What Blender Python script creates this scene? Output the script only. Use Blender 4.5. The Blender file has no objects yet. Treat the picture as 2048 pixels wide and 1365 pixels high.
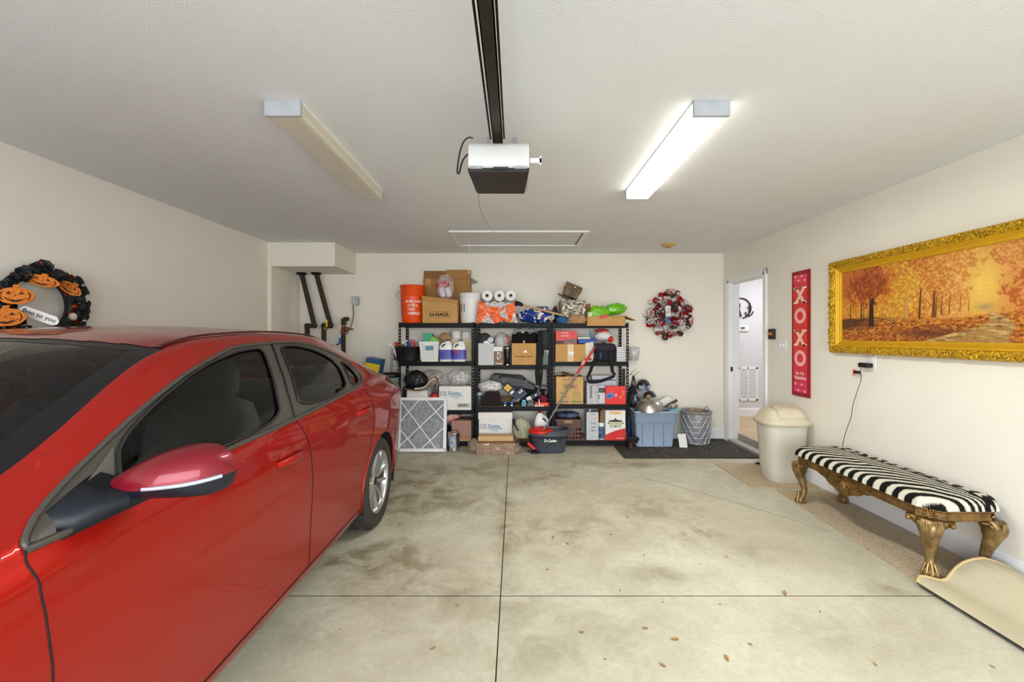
import bpy, bmesh, math, random
import numpy as np
from mathutils import Vector, Matrix, noise as mnoise

# ---------------------------------------------------------------- camera, world, light, exposure
SC = bpy.context.scene
COL = SC.collection
F = 850.0                 # focal length in pixels of the 2048 px wide frame
EYE = 1.36
cam = bpy.data.cameras.new('camera'); cam.sensor_width = 36; cam.lens = F / 2048 * 36
cam.shift_x = -7 / 2048; cam.shift_y = -10.5 / 2048; cam.clip_start = 0.02
camo = bpy.data.objects.new('camera', cam); COL.objects.link(camo)
camo.location = (0, 0, EYE); camo.rotation_euler = (math.pi / 2, 0, 0)
SC.camera = camo
SC.view_settings.view_transform = 'Standard'; SC.view_settings.look = 'None'
SC.view_settings.exposure = 1.0; SC.view_settings.gamma = 1.0
SC.view_settings.use_curve_mapping = False
SC.cycles.max_bounces = 10; SC.cycles.diffuse_bounces = 6; SC.cycles.glossy_bounces = 4
SC.cycles.transparent_max_bounces = 16; SC.cycles.transmission_bounces = 6
SC.cycles.caustics_reflective = False; SC.cycles.caustics_refractive = False
SC.cycles.use_denoising = True

world = bpy.data.worlds.new('daylight'); SC.world = world; world.use_nodes = True
wn = world.node_tree.nodes; wl = world.node_tree.links
wbg = wn['Background']; wbg.inputs['Strength'].default_value = 5.0
wtc = wn.new('ShaderNodeTexCoord'); wsep = wn.new('ShaderNodeSeparateXYZ'); wramp = wn.new('ShaderNodeValToRGB')
wl.new(wtc.outputs['Generated'], wsep.inputs[0]); wl.new(wsep.outputs[2], wramp.inputs[0])
wramp.color_ramp.elements[0].position = 0.0; wramp.color_ramp.elements[0].color = (0.95, 0.97, 1.0, 1)
wramp.color_ramp.elements[1].position = 0.6; wramp.color_ramp.elements[1].color = (0.70, 0.83, 1.0, 1)
wl.new(wramp.outputs[0], wbg.inputs['Color'])

def area_light(name, loc, rot, sx, sy, energy, color=(1, 1, 1), portal=False):
    l = bpy.data.lights.new(name, 'AREA'); l.shape = 'RECTANGLE'; l.size = sx; l.size_y = sy
    l.energy = energy; l.color = color
    o = bpy.data.objects.new(name, l); COL.objects.link(o); o.location = loc; o.rotation_euler = rot
    if portal: l.cycles.is_portal = True
    return o
# daylight comes in through the open garage door behind the camera
area_light('garage_opening_portal', (0, -1.58, 1.1), (math.pi / 2, 0, 0), 5.0, 2.2, 1, portal=True)
# unseen light added to brighten the hall beyond the side door
area_light('hall_fill_light', (3.9, 5.6, 2.5), (0, 0, 0), 0.5, 0.5, 16, (0.96, 0.98, 1.0))

# ---------------------------------------------------------------- pixel helpers
def X(px, z): return (px - 1031) * z / F
def H(py, z): return EYE - (py - 672) * z / F
def P(px, py, z): return Vector((X(px, z), z, H(py, z)))
def wallx(px, xw): return xw * F / (px - 1031)       # depth where a pixel column meets a side wall

def lin(c):
    def f(v):
        v /= 255.0
        return v / 12.92 if v <= 0.04045 else ((v + 0.055) / 1.055) ** 2.4
    return (f(c[0]), f(c[1]), f(c[2]), 1.0)

# ---------------------------------------------------------------- materials (all procedural)
MATS = {}
def mk(name, rgb, rough=0.6, metal=0.0, var=0.06, scale=12, bump=0.0, bscale=80, coat=0.0, alpha=1.0,
       emit=None, trans=0.0, spec=0.5, attr=None, rgb2=None, detail=4, ior=1.45, vary='noise', sheen=0.0):
    if name in MATS: return MATS[name]
    m = bpy.data.materials.new(name); m.use_nodes = True; MATS[name] = m
    nt = m.node_tree; N = nt.nodes; L = nt.links; b = N['Principled BSDF']
    tc = N.new('ShaderNodeTexCoord')
    c = lin(rgb)
    if attr:
        a = N.new('ShaderNodeAttribute'); a.attribute_name = attr
        L.new(a.outputs['Color'], b.inputs['Base Color'])
    else:
        nz = N.new('ShaderNodeTexNoise'); nz.inputs['Scale'].default_value = scale; nz.inputs['Detail'].default_value = detail
        L.new(tc.outputs['Object'], nz.inputs['Vector'])
        r = N.new('ShaderNodeValToRGB')
        c2 = lin(rgb2) if rgb2 else tuple(min(1, v * (1 + var)) for v in c[:3]) + (1,)
        c1 = c if rgb2 else tuple(v * (1 - var) for v in c[:3]) + (1,)
        r.color_ramp.elements[0].position = 0.35; r.color_ramp.elements[1].position = 0.65
        r.color_ramp.elements[0].color = c1; r.color_ramp.elements[1].color = c2
        L.new(nz.outputs['Fac'], r.inputs[0]); L.new(r.outputs[0], b.inputs['Base Color'])
    b.inputs['Roughness'].default_value = rough; b.inputs['Metallic'].default_value = metal
    b.inputs['Specular IOR Level'].default_value = spec; b.inputs['IOR'].default_value = ior
    b.inputs['Coat Weight'].default_value = coat; b.inputs['Coat Roughness'].default_value = 0.03
    b.inputs['Alpha'].default_value = alpha; b.inputs['Transmission Weight'].default_value = trans
    if sheen: b.inputs['Sheen Weight'].default_value = sheen
    if emit:
        b.inputs['Emission Color'].default_value = lin(rgb); b.inputs['Emission Strength'].default_value = emit
    if bump:
        n2 = N.new('ShaderNodeTexNoise'); n2.inputs['Scale'].default_value = bscale; n2.inputs['Detail'].default_value = 3
        L.new(tc.outputs['Object'], n2.inputs['Vector'])
        bp = N.new('ShaderNodeBump'); bp.inputs['Strength'].default_value = bump; bp.inputs['Distance'].default_value = 0.01
        L.new(n2.outputs['Fac'], bp.inputs['Height']); L.new(bp.outputs[0], b.inputs['Normal'])
    return m

M_WALL = mk('wall_paint', (236, 231, 219), 0.85, var=0.012, scale=3, bump=0.08, bscale=160)
M_CEIL = mk('ceiling_paint', (228, 229, 231), 0.9, var=0.01, scale=3, bump=0.3, bscale=150)
M_TRIM = mk('white_trim', (236, 237, 238), 0.45, var=0.01)
M_WHITE = mk('white_plastic', (232, 232, 230), 0.4, var=0.02)
M_WPAPER = mk('white_paper', (228, 226, 222), 0.8, var=0.03)
M_CREAM = mk('cream_paper', (214, 203, 172), 0.8, var=0.04)
M_BLACK = mk('black_plastic', (24, 24, 26), 0.45, var=0.1)
M_BLACKCLOTH = mk('black_cloth', (26, 26, 30), 0.9, var=0.2, bump=0.3, bscale=200)
M_CARD = mk('cardboard', (190, 146, 88), 0.85, var=0.05, scale=18, bump=0.05)
M_CARD2 = mk('brown_cardboard', (166, 122, 72), 0.85, var=0.05, scale=18)
M_CARDIN = mk('cardboard_inside', (150, 112, 66), 0.9, var=0.05)
M_KRAFT = mk('kraft_paper', (168, 130, 92), 0.8, var=0.12, scale=14, bump=0.3, bscale=30)
M_STEELBLK = mk('black_steel', (13, 14, 18), 0.5, metal=0.0, spec=.2, var=0.1)
M_STEEL = mk('galvanised_steel', (176, 180, 184), 0.35, metal=0.9, var=0.12, scale=30)
M_CHROME = mk('chrome', (210, 212, 214), 0.15, metal=1.0, var=0.03)
M_SILVER = mk('silver_alloy', (190, 190, 186), 0.3, metal=0.85, var=0.04)
M_DGREY = mk('dark_grey_plastic', (62, 66, 72), 0.4, var=0.05)
M_GREY = mk('grey_plastic', (120, 124, 130), 0.5, var=0.05)
M_RED = mk('red_plastic', (206, 36, 28), 0.4, var=0.06)
M_ORANGE = mk('orange_plastic', (232, 78, 20), 0.38, var=0.03)
M_BLUE = mk('blue_plastic', (34, 84, 170), 0.45, var=0.08)
M_NAVY = mk('navy_card', (36, 40, 74), 0.5, var=0.08)
M_GREEN = mk('green_plastic', (120, 190, 40), 0.3, var=0.15, scale=25)
M_YELLOW = mk('yellow_card', (232, 200, 30), 0.5, var=0.05)
M_INK = mk('black_ink', (40, 32, 26), 0.7)
M_WINK = mk('white_ink', (240, 238, 234), 0.6)
M_BINK = mk('blue_ink', (32, 120, 170), 0.6)
M_DBINK = mk('dark_blue_ink', (50, 70, 120), 0.6)
M_GINK = mk('green_ink', (70, 130, 60), 0.6)
M_GOLDINK = mk('gold_ink', (226, 170, 50), 0.5)
M_WOODH = mk('pale_wood', (186, 148, 100), 0.5, var=0.1, scale=30)
M_BROWN = mk('dark_brown', (64, 44, 32), 0.7, var=0.15)

def clearplastic(name, tint, fac_t, rough=0.15):
    if name in MATS: return MATS[name]
    m = bpy.data.materials.new(name); m.use_nodes = True; MATS[name] = m
    nt = m.node_tree; N = nt.nodes; L = nt.links
    out = N['Material Output']; b = N['Principled BSDF']
    b.inputs['Base Color'].default_value = lin(tint); b.inputs['Roughness'].default_value = rough
    b.inputs['Specular IOR Level'].default_value = 0.9
    t = N.new('ShaderNodeBsdfTransparent'); mx = N.new('ShaderNodeMixShader')
    tc = N.new('ShaderNodeTexCoord'); nz = N.new('ShaderNodeTexNoise'); nz.inputs['Scale'].default_value = 28; nz.inputs['Detail'].default_value = 5
    L.new(tc.outputs['Object'], nz.inputs['Vector'])
    mr = N.new('ShaderNodeMapRange'); mr.inputs['From Min'].default_value = 0.35; mr.inputs['From Max'].default_value = 0.65
    mr.inputs['To Min'].default_value = max(0, fac_t - 0.25); mr.inputs['To Max'].default_value = min(1, fac_t + 0.2)
    L.new(nz.outputs['Fac'], mr.inputs[0]); L.new(mr.outputs[0], mx.inputs[0])
    L.new(b.outputs[0], mx.inputs[1]); L.new(t.outputs[0], mx.inputs[2]); L.new(mx.outputs[0], out.inputs[0])
    return m
M_CLEAR = clearplastic('clear_plastic_film', (225, 225, 225), 0.62)
M_CLEARD = clearplastic('cloudy_plastic_film', (215, 215, 215), 0.4)

# ---------------------------------------------------------------- mesh building
BASE = {}
class MB:
    def __init__(s): s.v = []; s.f = []; s.m = []; s.sm = []
    def add(s, vs, fs, m=0, smooth=False, M=None):
        o = len(s.v)
        for p in vs:
            p = Vector(p)
            s.v.append(M @ p if M is not None else p)
        for f in fs: s.f.append([i + o for i in f]); s.m.append(m); s.sm.append(smooth)
        return s
    def box(s, x0, x1, y0, y1, z0, z1, m=0, M=None):
        v = [(x, y, z) for x in (x0, x1) for y in (y0, y1) for z in (z0, z1)]
        return s.add(v, [(0, 1, 3, 2), (4, 6, 7, 5), (0, 4, 5, 1), (2, 3, 7, 6), (0, 2, 6, 4), (1, 5, 7, 3)], m, False, M)
    def hexa(s, p8, m=0):      # bottom 4 ring then top 4 ring
        return s.add(p8, [(3, 2, 1, 0), (4, 5, 6, 7), (0, 1, 5, 4), (1, 2, 6, 5), (2, 3, 7, 6), (3, 0, 4, 7)], m)
    def loft(s, rings, m=0, smooth=True, cap=True, closed=True, M=None):
        n = len(rings[0]); vs = [p for r in rings for p in r]; fs = []
        for i in range(len(rings) - 1):
            for j in range(n if closed else n - 1):
                k = (j + 1) % n
                fs.append((i * n + j, i * n + k, (i + 1) * n + k, (i + 1) * n + j))
        s.add(vs, fs, m, smooth, M)
        if cap:
            s.add(rings[0], [tuple(range(n))[::-1]], m, False, M); s.add(rings[-1], [tuple(range(n))], m, False, M)
        return s
    def lathe(s, prof, n=32, c=(0, 0, 0), m=0, M=None, smooth=True, cap=True, a0=0, sx=1, sy=1):
        rings = [[(c[0] + r * sx * math.cos(a0 + 2 * math.pi * k / n), c[1] + r * sy * math.sin(a0 + 2 * math.pi * k / n), c[2] + z) for k in range(n)] for r, z in prof]
        return s.loft(rings, m, smooth, cap, True, M)
    def cyl(s, p0, p1, r, n=12, m=0, r1=None):
        return s.tube([p0, p1], r, n, m, r1=r1, smooth=True)
    def tube(s, pts, r, n=8, m=0, r1=None, smooth=True, closed=False, cap=True):
        pts = [Vector(p) for p in pts]; rings = []; up = None
        for i, p in enumerate(pts):
            a = pts[i - 1] if i > 0 else (pts[-1] if closed else p); b = pts[(i + 1) % len(pts)] if (i < len(pts) - 1 or closed) else p
            t = (b - a).normalized()
            if up is None: up = Vector((0, 0, 1)) if abs(t.z) < 0.9 else Vector((1, 0, 0))
            x = t.cross(up)
            if x.length < 1e-6: x = t.cross(Vector((0, 1, 0)))
            x.normalize(); y = x.cross(t).normalized(); up = y
            rr = r(i / (len(pts) - 1)) if callable(r) else (r if r1 is None else r + (r1 - r) * i / (len(pts) - 1))
            rings.append([p + x * (rr * math.cos(2 * math.pi * k / n)) + y * (rr * math.sin(2 * math.pi * k / n)) for k in range(n)])
        if closed: rings.append(rings[0])
        return s.loft(rings, m, smooth, cap and not closed)
    def strip(s, pts, w, wdir, t=0.003, m=0):      # flat ribbon along pts, width w along wdir
        pts = [Vector(p) for p in pts]; rings = []
        for i, p in enumerate(pts):
            a = pts[max(0, i - 1)]; b = pts[min(len(pts) - 1, i + 1)]; tn = (b - a).normalized()
            wd = Vector(wdir(i / (len(pts) - 1)) if callable(wdir) else wdir).normalized(); nn = tn.cross(wd).normalized() * t / 2
            h = wd * w / 2
            rings.append([p - h - nn, p + h - nn, p + h + nn, p - h + nn])
        return s.loft(rings, m, True, True)
    def prism(s, poly, y0, y1, m=0, M=None, axis='y'):   # polygon in (x,z), extruded along y
        n = len(poly)
        if axis == 'y': a = [(p[0], y0, p[1]) for p in poly]; b = [(p[0], y1, p[1]) for p in poly]
        elif axis == 'x': a = [(y0, p[0], p[1]) for p in poly]; b = [(y1, p[0], p[1]) for p in poly]
        else: a = [(p[0], p[1], y0) for p in poly]; b = [(p[0], p[1], y1) for p in poly]
        fs = [(j, (j + 1) % n, n + (j + 1) % n, n + j) for j in range(n)] + [tuple(range(n))[::-1], tuple(range(n, 2 * n))]
        return s.add(a + b, fs, m, False, M)
    def grid(s, fn, nu, nv, m=0, smooth=True):
        vs = [fn(i / nu, j / nv) for i in range(nu + 1) for j in range(nv + 1)]
        fs = [(i * (nv + 1) + j, (i + 1) * (nv + 1) + j, (i + 1) * (nv + 1) + j + 1, i * (nv + 1) + j + 1) for i in range(nu) for j in range(nv)]
        return s.add(vs, fs, m, smooth)
    def ell(s, c, r, n=16, m=0, M=None, fn=None):
        rings = []
        k = n // 2
        for i in range(k + 1):
            th = math.pi * i / k; th = min(max(th, 0.02), math.pi - 0.02)
            ring = []
            for j in range(n):
                ph = 2 * math.pi * j / n
                d = Vector((math.sin(th) * math.cos(ph), math.sin(th) * math.sin(ph), -math.cos(th)))
                q = fn(d) if fn else 1.0
                ring.append((c[0] + d.x * r[0] * q, c[1] + d.y * r[1] * q, c[2] + d.z * r[2] * q))
            rings.append(ring)
        return s.loft(rings, m, True, True, True, M)
    def xf(s, M):
        s.v = [M @ p for p in s.v]; return s
    def build(s, name, mats, parent=None, bevel=0, fixn=True, bseg=2, auto=None, base=None):
        if not isinstance(mats, (list, tuple)): mats = [mats]
        me = bpy.data.meshes.new(name)
        if parent is not None: b = Vector(BASE[parent.name])
        elif base is not None: b = Vector(base)
        else:
            xs = [p.x for p in s.v]; ys = [p.y for p in s.v]; zs = [p.z for p in s.v]
            b = Vector(((min(xs) + max(xs)) / 2, (min(ys) + max(ys)) / 2, min(zs)))
        me.from_pydata([tuple(p - b) for p in s.v], [], s.f)
        for mm in mats: me.materials.append(mm)
        me.polygons.foreach_set('material_index', s.m); me.polygons.foreach_set('use_smooth', s.sm)
        if fixn:
            bm = bmesh.new(); bm.from_mesh(me); bmesh.ops.recalc_face_normals(bm, faces=bm.faces); bm.to_mesh(me); bm.free()
        me.update()
        o = bpy.data.objects.new(name, me); COL.objects.link(o)
        if parent is not None: o.parent = parent
        else: o.location = b
        BASE[o.name] = tuple(b)
        if bevel:
            md = o.modifiers.new('bevel', 'BEVEL'); md.width = bevel; md.segments = bseg; md.limit_method = 'ANGLE'; md.angle_limit = math.radians(40)
            if bseg > 1: me.polygons.foreach_set('use_smooth', [True] * len(me.polygons)); md.harden_normals = True
        return o

def tag(o, label=None, cat=None, group=None, kind=None):
    if label: o['label'] = label
    if cat: o['category'] = cat
    if group: o['group'] = group
    if kind: o['kind'] = kind
    return o
def thing(name, label, cat, base, group=None):
    o = bpy.data.objects.new(name, None); COL.objects.link(o); o.location = base; o.empty_display_size = 0.05
    BASE[o.name] = tuple(base)
    return tag(o, label, cat, group)

def text_mesh(s, bold=0.0, spacing=1.0):
    c = bpy.data.curves.new('lettering_curve', 'FONT'); c.body = s; c.align_x = 'CENTER'; c.align_y = 'CENTER'
    c.resolution_u = 3; c.offset = bold; c.space_character = spacing
    o = bpy.data.objects.new('lettering_curve', c)
    me = bpy.data.meshes.new_from_object(o)
    vs = [Vector(v.co) for v in me.vertices]; fs = [tuple(p.vertices) for p in me.polygons]
    bpy.data.objects.remove(o); bpy.data.meshes.remove(me); bpy.data.curves.remove(c)
    x0 = min(v.x for v in vs); x1 = max(v.x for v in vs); y0 = min(v.y for v in vs); y1 = max(v.y for v in vs)
    vs = [Vector(((v.x - (x0 + x1) / 2) / (x1 - x0), (v.y - (y0 + y1) / 2) / (y1 - y0), 0)) for v in vs]
    return vs, fs
def text(s, c, w, h, mat, parent, name='lettering', facing='y', M=None, fn=None, bold=0.012, spacing=1.0, thick=0.0006):
    vs, fs = text_mesh(s, bold, spacing); n = len(vs); out = []
    for off in (0.0, thick):
        for v in vs:
            a = v.x * w; b = v.y * h
            if fn: p = fn(a, b, off)
            elif facing == 'y': p = Vector((c[0] + a, c[1] - off, c[2] + b))       # seen from -y
            elif facing == 'x': p = Vector((c[0] - off, c[1] - a, c[2] + b))       # on the right wall, seen from -x
            else: p = Vector((c[0] + a, c[1] + b, c[2] + off))
            out.append(M @ p if M is not None else p)
    mb = MB(); mb.add(out, [tuple(i + n for i in f) for f in fs] + [f[::-1] for f in fs])
    return mb.build(name, mat, parent, fixn=False)

def rotM(c, rx=0, ry=0, rz=0):
    c = Vector(c)
    return Matrix.Translation(c) @ Matrix.Rotation(rz, 4, 'Z') @ Matrix.Rotation(ry, 4, 'Y') @ Matrix.Rotation(rx, 4, 'X') @ Matrix.Translation(-c)

def fbm(x, y, z=0.0, oct=4):
    return mnoise.fractal(Vector((x, y, z)), 1.0, 2.0, oct)
# ================================================================ the room
XR, XL, ZB, CE, YF = 2.75, -2.89, 5.62, 2.451, -1.6
SO_Y, SO_X, SO_H = 4.96, -2.107, 2.171
def struct(name, mb, mats, **k):
    o = mb.build(name, mats, **k); o['kind'] = 'structure'; return o

# floor : four slabs parted by saw-cut joints
def floor_mat():
    m = bpy.data.materials.new('stained_concrete'); m.use_nodes = True
    nt = m.node_tree; N = nt.nodes; L = nt.links; b = N['Principled BSDF']
    tc = N.new('ShaderNodeTexCoord')
    def nz(sc, det=6, rough=0.6, dist=0.0):
        n = N.new('ShaderNodeTexNoise'); n.inputs['Scale'].default_value = sc; n.inputs['Detail'].default_value = det
        n.inputs['Roughness'].default_value = rough; n.inputs['Distortion'].default_value = dist
        L.new(tc.outputs['Object'], n.inputs['Vector']); return n.outputs['Fac']
    def ramp(src, p0, c0, p1, c1):
        r = N.new('ShaderNodeValToRGB'); e = r.color_ramp.elements
        e[0].position = p0; e[0].color = c0; e[1].position = p1; e[1].color = c1; L.new(src, r.inputs[0]); return r.outputs[0]
    def mix(fac, a, bb, mode='MIX'):
        x = N.new('ShaderNodeMix'); x.data_type = 'RGBA'; x.blend_type = mode
        if isinstance(fac, float): x.inputs[0].default_value = fac
        else: L.new(fac, x.inputs[0])
        L.new(a, x.inputs[6])
        if isinstance(bb, tuple): x.inputs[7].default_value = bb
        else: L.new(bb, x.inputs[7])
        return x.outputs[2]
    base = ramp(nz(1.3, 8, 0.65, 0.4), 0.3, lin((190, 184, 158)), 0.7, lin((216, 212, 192)))
    fine = ramp(nz(30, 8, 0.75), 0.3, (0.84, 0.84, 0.84, 1), 0.7, (1.06, 1.06, 1.06, 1))
    c = mix(1.0, base, fine, 'MULTIPLY')
    st = N.new('ShaderNodeAttribute'); st.attribute_name = 'stain'
    mt = N.new('ShaderNodeMath'); mt.operation = 'MULTIPLY'
    blot = ramp(nz(4.5, 9, 0.7, 0.6), 0.40, (0.25, 0.25, 0.25, 1), 0.60, (1, 1, 1, 1))
    L.new(st.outputs['Fac'], mt.inputs[0]); L.new(blot, mt.inputs[1])
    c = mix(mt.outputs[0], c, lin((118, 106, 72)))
    spk = ramp(nz(90, 2, 0.5), 0.70, (0, 0, 0, 1), 0.76, (1, 1, 1, 1))
    c = mix(spk, c, lin((220, 214, 198)))
    dk = ramp(nz(55, 3, 0.6), 0.24, (0.45, 0.42, 0.36, 1), 0.31, (1, 1, 1, 1))
    c = mix(1.0, c, dk, 'MULTIPLY')
    L.new(c, b.inputs['Base Color']); b.inputs['Roughness'].default_value = 0.55
    rr = ramp(nz(2.0, 5), 0.3, (0.38, 0.38, 0.38, 1), 0.7, (0.7, 0.7, 0.7, 1)); L.new(rr, b.inputs['Roughness'])
    bp = N.new('ShaderNodeBump'); bp.inputs['Strength'].default_value = 0.12; bp.inputs['Distance'].default_value = 0.01
    L.new(nz(60, 5), bp.inputs['Height']); L.new(bp.outputs[0], b.inputs['Normal'])
    return m
M_FLOOR = floor_mat()
JX, JY = -0.078, 2.219
fl = MB()
def patch(x0, x1, y0, y1, step=0.06):
    nu = max(2, int((x1 - x0) / step)); nv = max(2, int((y1 - y0) / step))
    fl.grid(lambda u, v: (x0 + (x1 - x0) * u, y0 + (y1 - y0) * v, 0.0), nu, nv, 0, False)
gj = 0.0026
for xa, xb in ((XL - 0.1, JX - gj), (JX + gj, XR + 0.12)):
    for ya, yb in ((-1.6, JY - gj), (JY + gj, ZB + 0.1)): patch(xa, xb, ya, yb)
fl.box(JX - gj, JX + gj, -1.6, ZB + 0.1, -0.02, -0.012, 1); fl.box(XL - 0.1, XR + 0.12, JY - gj, JY + gj, -0.021, -0.013, 1)
floor = struct('floor', fl, [M_FLOOR, mk('joint_dirt', (62, 56, 50), 0.95)], base=(0, 0, 0), fixn=False)
at = floor.data.attributes.new('stain', 'FLOAT', 'POINT')
blobs = [(1075, 965, .16, .11, .95), (1110, 950, .10, .07, .8), (800, 1000, .25, .4, .85), (770, 1100, .22, .12, .95), (800, 950, .3, .2, .6),
         (700, 1130, .25, .15, .8), (900, 1000, .35, .35, .5), (950, 940, .5, .15, .5), (1010, 1060, .05, .6, .6), (1110, 1070, .3, .25, .5),
         (1290, 1020, .5, .3, .4), (1400, 1070, .14, .07, .6), (1520, 1110, .16, .09, .4), (850, 1140, .35, .12, .45), (1780, 1180, .1, .06, .8), (1310, 1150, .2, .08, .5),
         (1700, 1270, .25, .12, .3), (1100, 1290, .4, .2, .3), (620, 1250, .3, .2, .35), (960, 1210, .6, .15, .25), (1250, 930, .6, .12, .45), (820, 1180, .5, .1, .3)]
bw = []
for px, py, sx, sy, a in blobs:
    z = EYE * F / (py - 672); bw.append((X(px, z), z, sx, sy, a))
vals = []
for v in floor.data.vertices:
    x, y = v.co.x, v.co.y; s = 0.10
    for cx, cy, sx, sy, a in bw:
        d = ((x - cx) / sx) ** 2 + ((y - cy) / sy) ** 2
        if d < 9: s += a * math.exp(-d * 0.8)
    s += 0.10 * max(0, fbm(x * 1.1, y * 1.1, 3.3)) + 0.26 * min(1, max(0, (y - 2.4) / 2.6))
    vals.append(min(0.85, s))
at.data.foreach_set('value', vals)
struct('trim_11', MB().box(XL - 0.3, XR + 1.5, -1.75, ZB + 0.1, -0.1, -0.03), mk('slab_base', (120, 114, 100), 0.9))['label'] = 'concrete sub-slab under the floor joints'
# hairline crack on the floor
ck = MB(); pts = []
random.seed(4)
for k in range(26):
    t = k / 25; px = 1290 + (1665 - 1290) * t; py = 958 + (1066 - 958) * t ** 1.1; z = EYE * F / (py - 672)
    pts.append((X(px, z) + random.uniform(-.006, .006), z + random.uniform(-.01, .01), 0.0012))
ck.tube(pts, 0.0016, 4); struct('trim_12', ck, mk('crack_dirt', (140, 130, 104), 0.95))

# walls
T = 0.12
DY0, DY1, DH = 4.71, 5.47, 2.035          # door opening in the right wall
wr = MB()
wr.box(XR, XR + T, YF, DY0, 0, CE); wr.box(XR, XR + T, DY1, ZB, 0, CE); wr.box(XR, XR + T, DY0, DY1, DH, CE)
struct('wall_right', wr, M_WALL)
wl_ = MB(); wl_.box(XL - T, XL, YF, SO_Y, 0, CE); wl_.box(XL - T, XL + 0.04, SO_Y, ZB, 0, CE)
struct('wall_left', wl_, M_WALL)
struct('wall_back', MB().box(XL - T, XR + T, ZB, ZB + T, 0, CE), M_WALL)
wf = MB(); OX, OH = 2.45, 2.15
wf.box(XL - T, -OX, YF - T, YF, 0, CE); wf.box(OX, XR + T, YF - T, YF, 0, CE); wf.box(-OX, OX, YF - T, YF, OH, CE)
struct('wall_front', wf, M_WALL)
struct('ceiling', MB().box(XL - T, XR + T, YF - T, ZB + T, CE, CE + 0.1), M_CEIL)
struct('trim_10', MB().box(XL + 0.04, SO_X, SO_Y, ZB, SO_H, CE), M_WALL, bevel=0.004)['label'] = 'boxed soffit in the back left corner'
# driveway outside
struct('ground', MB().box(-12, 12, -14, YF - T, -0.12, -0.02), mk('driveway_concrete', (190, 186, 176), 0.8))

# baseboards: board with a moulded cap
def bboard(name, p0, p1, nrm, h=0.135, t=0.014):
    p0 = Vector(p0); p1 = Vector(p1); n = Vector(nrm)
    prof = [(0, 0), (t, 0), (t, h - .028), (t - .004, h - .022), (t - .004, h - .012), (t - .009, h - .003), (0, h)]
    mb = MB(); mb.loft([[p + n * a + Vector((0, 0, b)) for a, b in prof] for p in (p0, p1)], 0, False)
    return struct(name, mb, M_TRIM)
bboard('baseboard_right', (XR, YF, 0), (XR, DY0 - 0.07, 0), (-1, 0, 0))
bboard('baseboard_back', (XL + .04, ZB, 0), (XR, ZB, 0), (0, -1, 0))
bboard('baseboard_left', (XL, YF, 0), (XL, SO_Y, 0), (1, 0, 0))
struct('trim_13', MB().box(XR - .0155, XR - .013, 2.22, 2.27, .118, .128).box(XR - .0155, XR - .013, 2.235, 2.255, .10, .12), mk('scuffed_wood', (140, 80, 60), 0.8))

# door opening : casing, jamb, stops, strike, threshold, far room
dr = bpy.data.objects.new('door_1', None); COL.objects.link(dr); dr.location = (XR, (DY0 + DY1) / 2, 0); BASE['door_1'] = tuple(dr.location); dr['kind'] = 'structure'
def casing(mb, y0, y1, z0, z1, vertical, inner):
    mb.box(XR - .012, XR, y0, y1, z0, z1)
    if vertical:
        yo = y0 if inner > 0 else y1
        mb.box(XR - .018, XR - .010, yo, yo + .018 * (1 if inner > 0 else -1), z0, z1)
        ym = (y0 + y1) / 2; mb.box(XR - .016, XR - .010, ym - .006, ym + .006, z0, z1)
    else:
        mb.box(XR - .018, XR - .010, y0, y1, z1 - .018, z1); mb.box(XR - .016, XR - .01, y0 + .03, y1 - .03, z0 + .03, z0 + .04)
cs = MB(); cw = 0.068
casing(cs, DY0 - cw, DY0, 0, DH + cw, True, 1); casing(cs, DY1, DY1 + cw, 0, DH + cw, True, -1); casing(cs, DY0 - cw, DY1 + cw, DH, DH + cw, False, 0)
cs.build('door_casing', M_TRIM, dr, bevel=.002)
jb = MB(); jb.box(XR - .002, XR + T + .01, DY0 - .012, DY0 + .002, 0, DH); jb.box(XR - .002, XR + T + .01, DY1 - .002, DY1 + .012, 0, DH); jb.box(XR - .002, XR + T + .01, DY0, DY1, DH - .002, DH + .012)
jb.box(XR + .05, XR + .085, DY1 - .014, DY1, 0, DH); jb.box(XR + .05, XR + .085, DY0, DY0 + .014, 0, DH); jb.box(XR + .05, XR + .085, DY0, DY1, DH - .014, DH)
jb.build('door_jamb', M_TRIM, dr, bevel=.001)
sp = MB(); sp.box(XR + .018, XR + .044, DY1 - .004, DY1 - .0015, .90, .96); sp.box(XR + .024, XR + .036, DY1 - .0055, DY1 - .003, .918, .942, 1)
sp.build('strike_plate', [mk('dark_bronze', (44, 40, 34), 0.4, metal=.6), M_BLACK], dr)
M_SILL = mk('worn_threshold', (164, 160, 150), 0.6, var=.2, scale=30)
MB().box(XR - .02, XR + T + .02, DY0, DY1, 0, .035).build('threshold', M_SILL, dr, bevel=.006)
# the hall beyond
FH = 0.10
M_HALL = mk('hall_wall_paint', (214, 213, 216), 0.85, var=.01, bump=.05, bscale=150)
def wood_mat():
    m = bpy.data.materials.new('hall_floor_wood'); m.use_nodes = True; nt = m.node_tree; N = nt.nodes; L = nt.links; b = N['Principled BSDF']
    tc = N.new('ShaderNodeTexCoord'); mp = N.new('ShaderNodeMapping'); mp.inputs['Rotation'].default_value = (0, 0, 0)
    L.new(tc.outputs['Object'], mp.inputs[0])
    br = N.new('ShaderNodeTexBrick'); br.inputs['Scale'].default_value = 1.0; br.inputs['Brick Width'].default_value = 1.1; br.inputs['Row Height'].default_value = .09
    br.inputs['Mortar Size'].default_value = .0015; br.inputs['Color1'].default_value = lin((196, 166, 128)); br.inputs['Color2'].default_value = lin((206, 180, 142)); br.inputs['Mortar'].default_value = lin((130, 96, 60))
    L.new(mp.outputs[0], br.inputs[0]); L.new(br.outputs[0], b.inputs['Base Color']); b.inputs['Roughness'].default_value = .35
    return m
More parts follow.
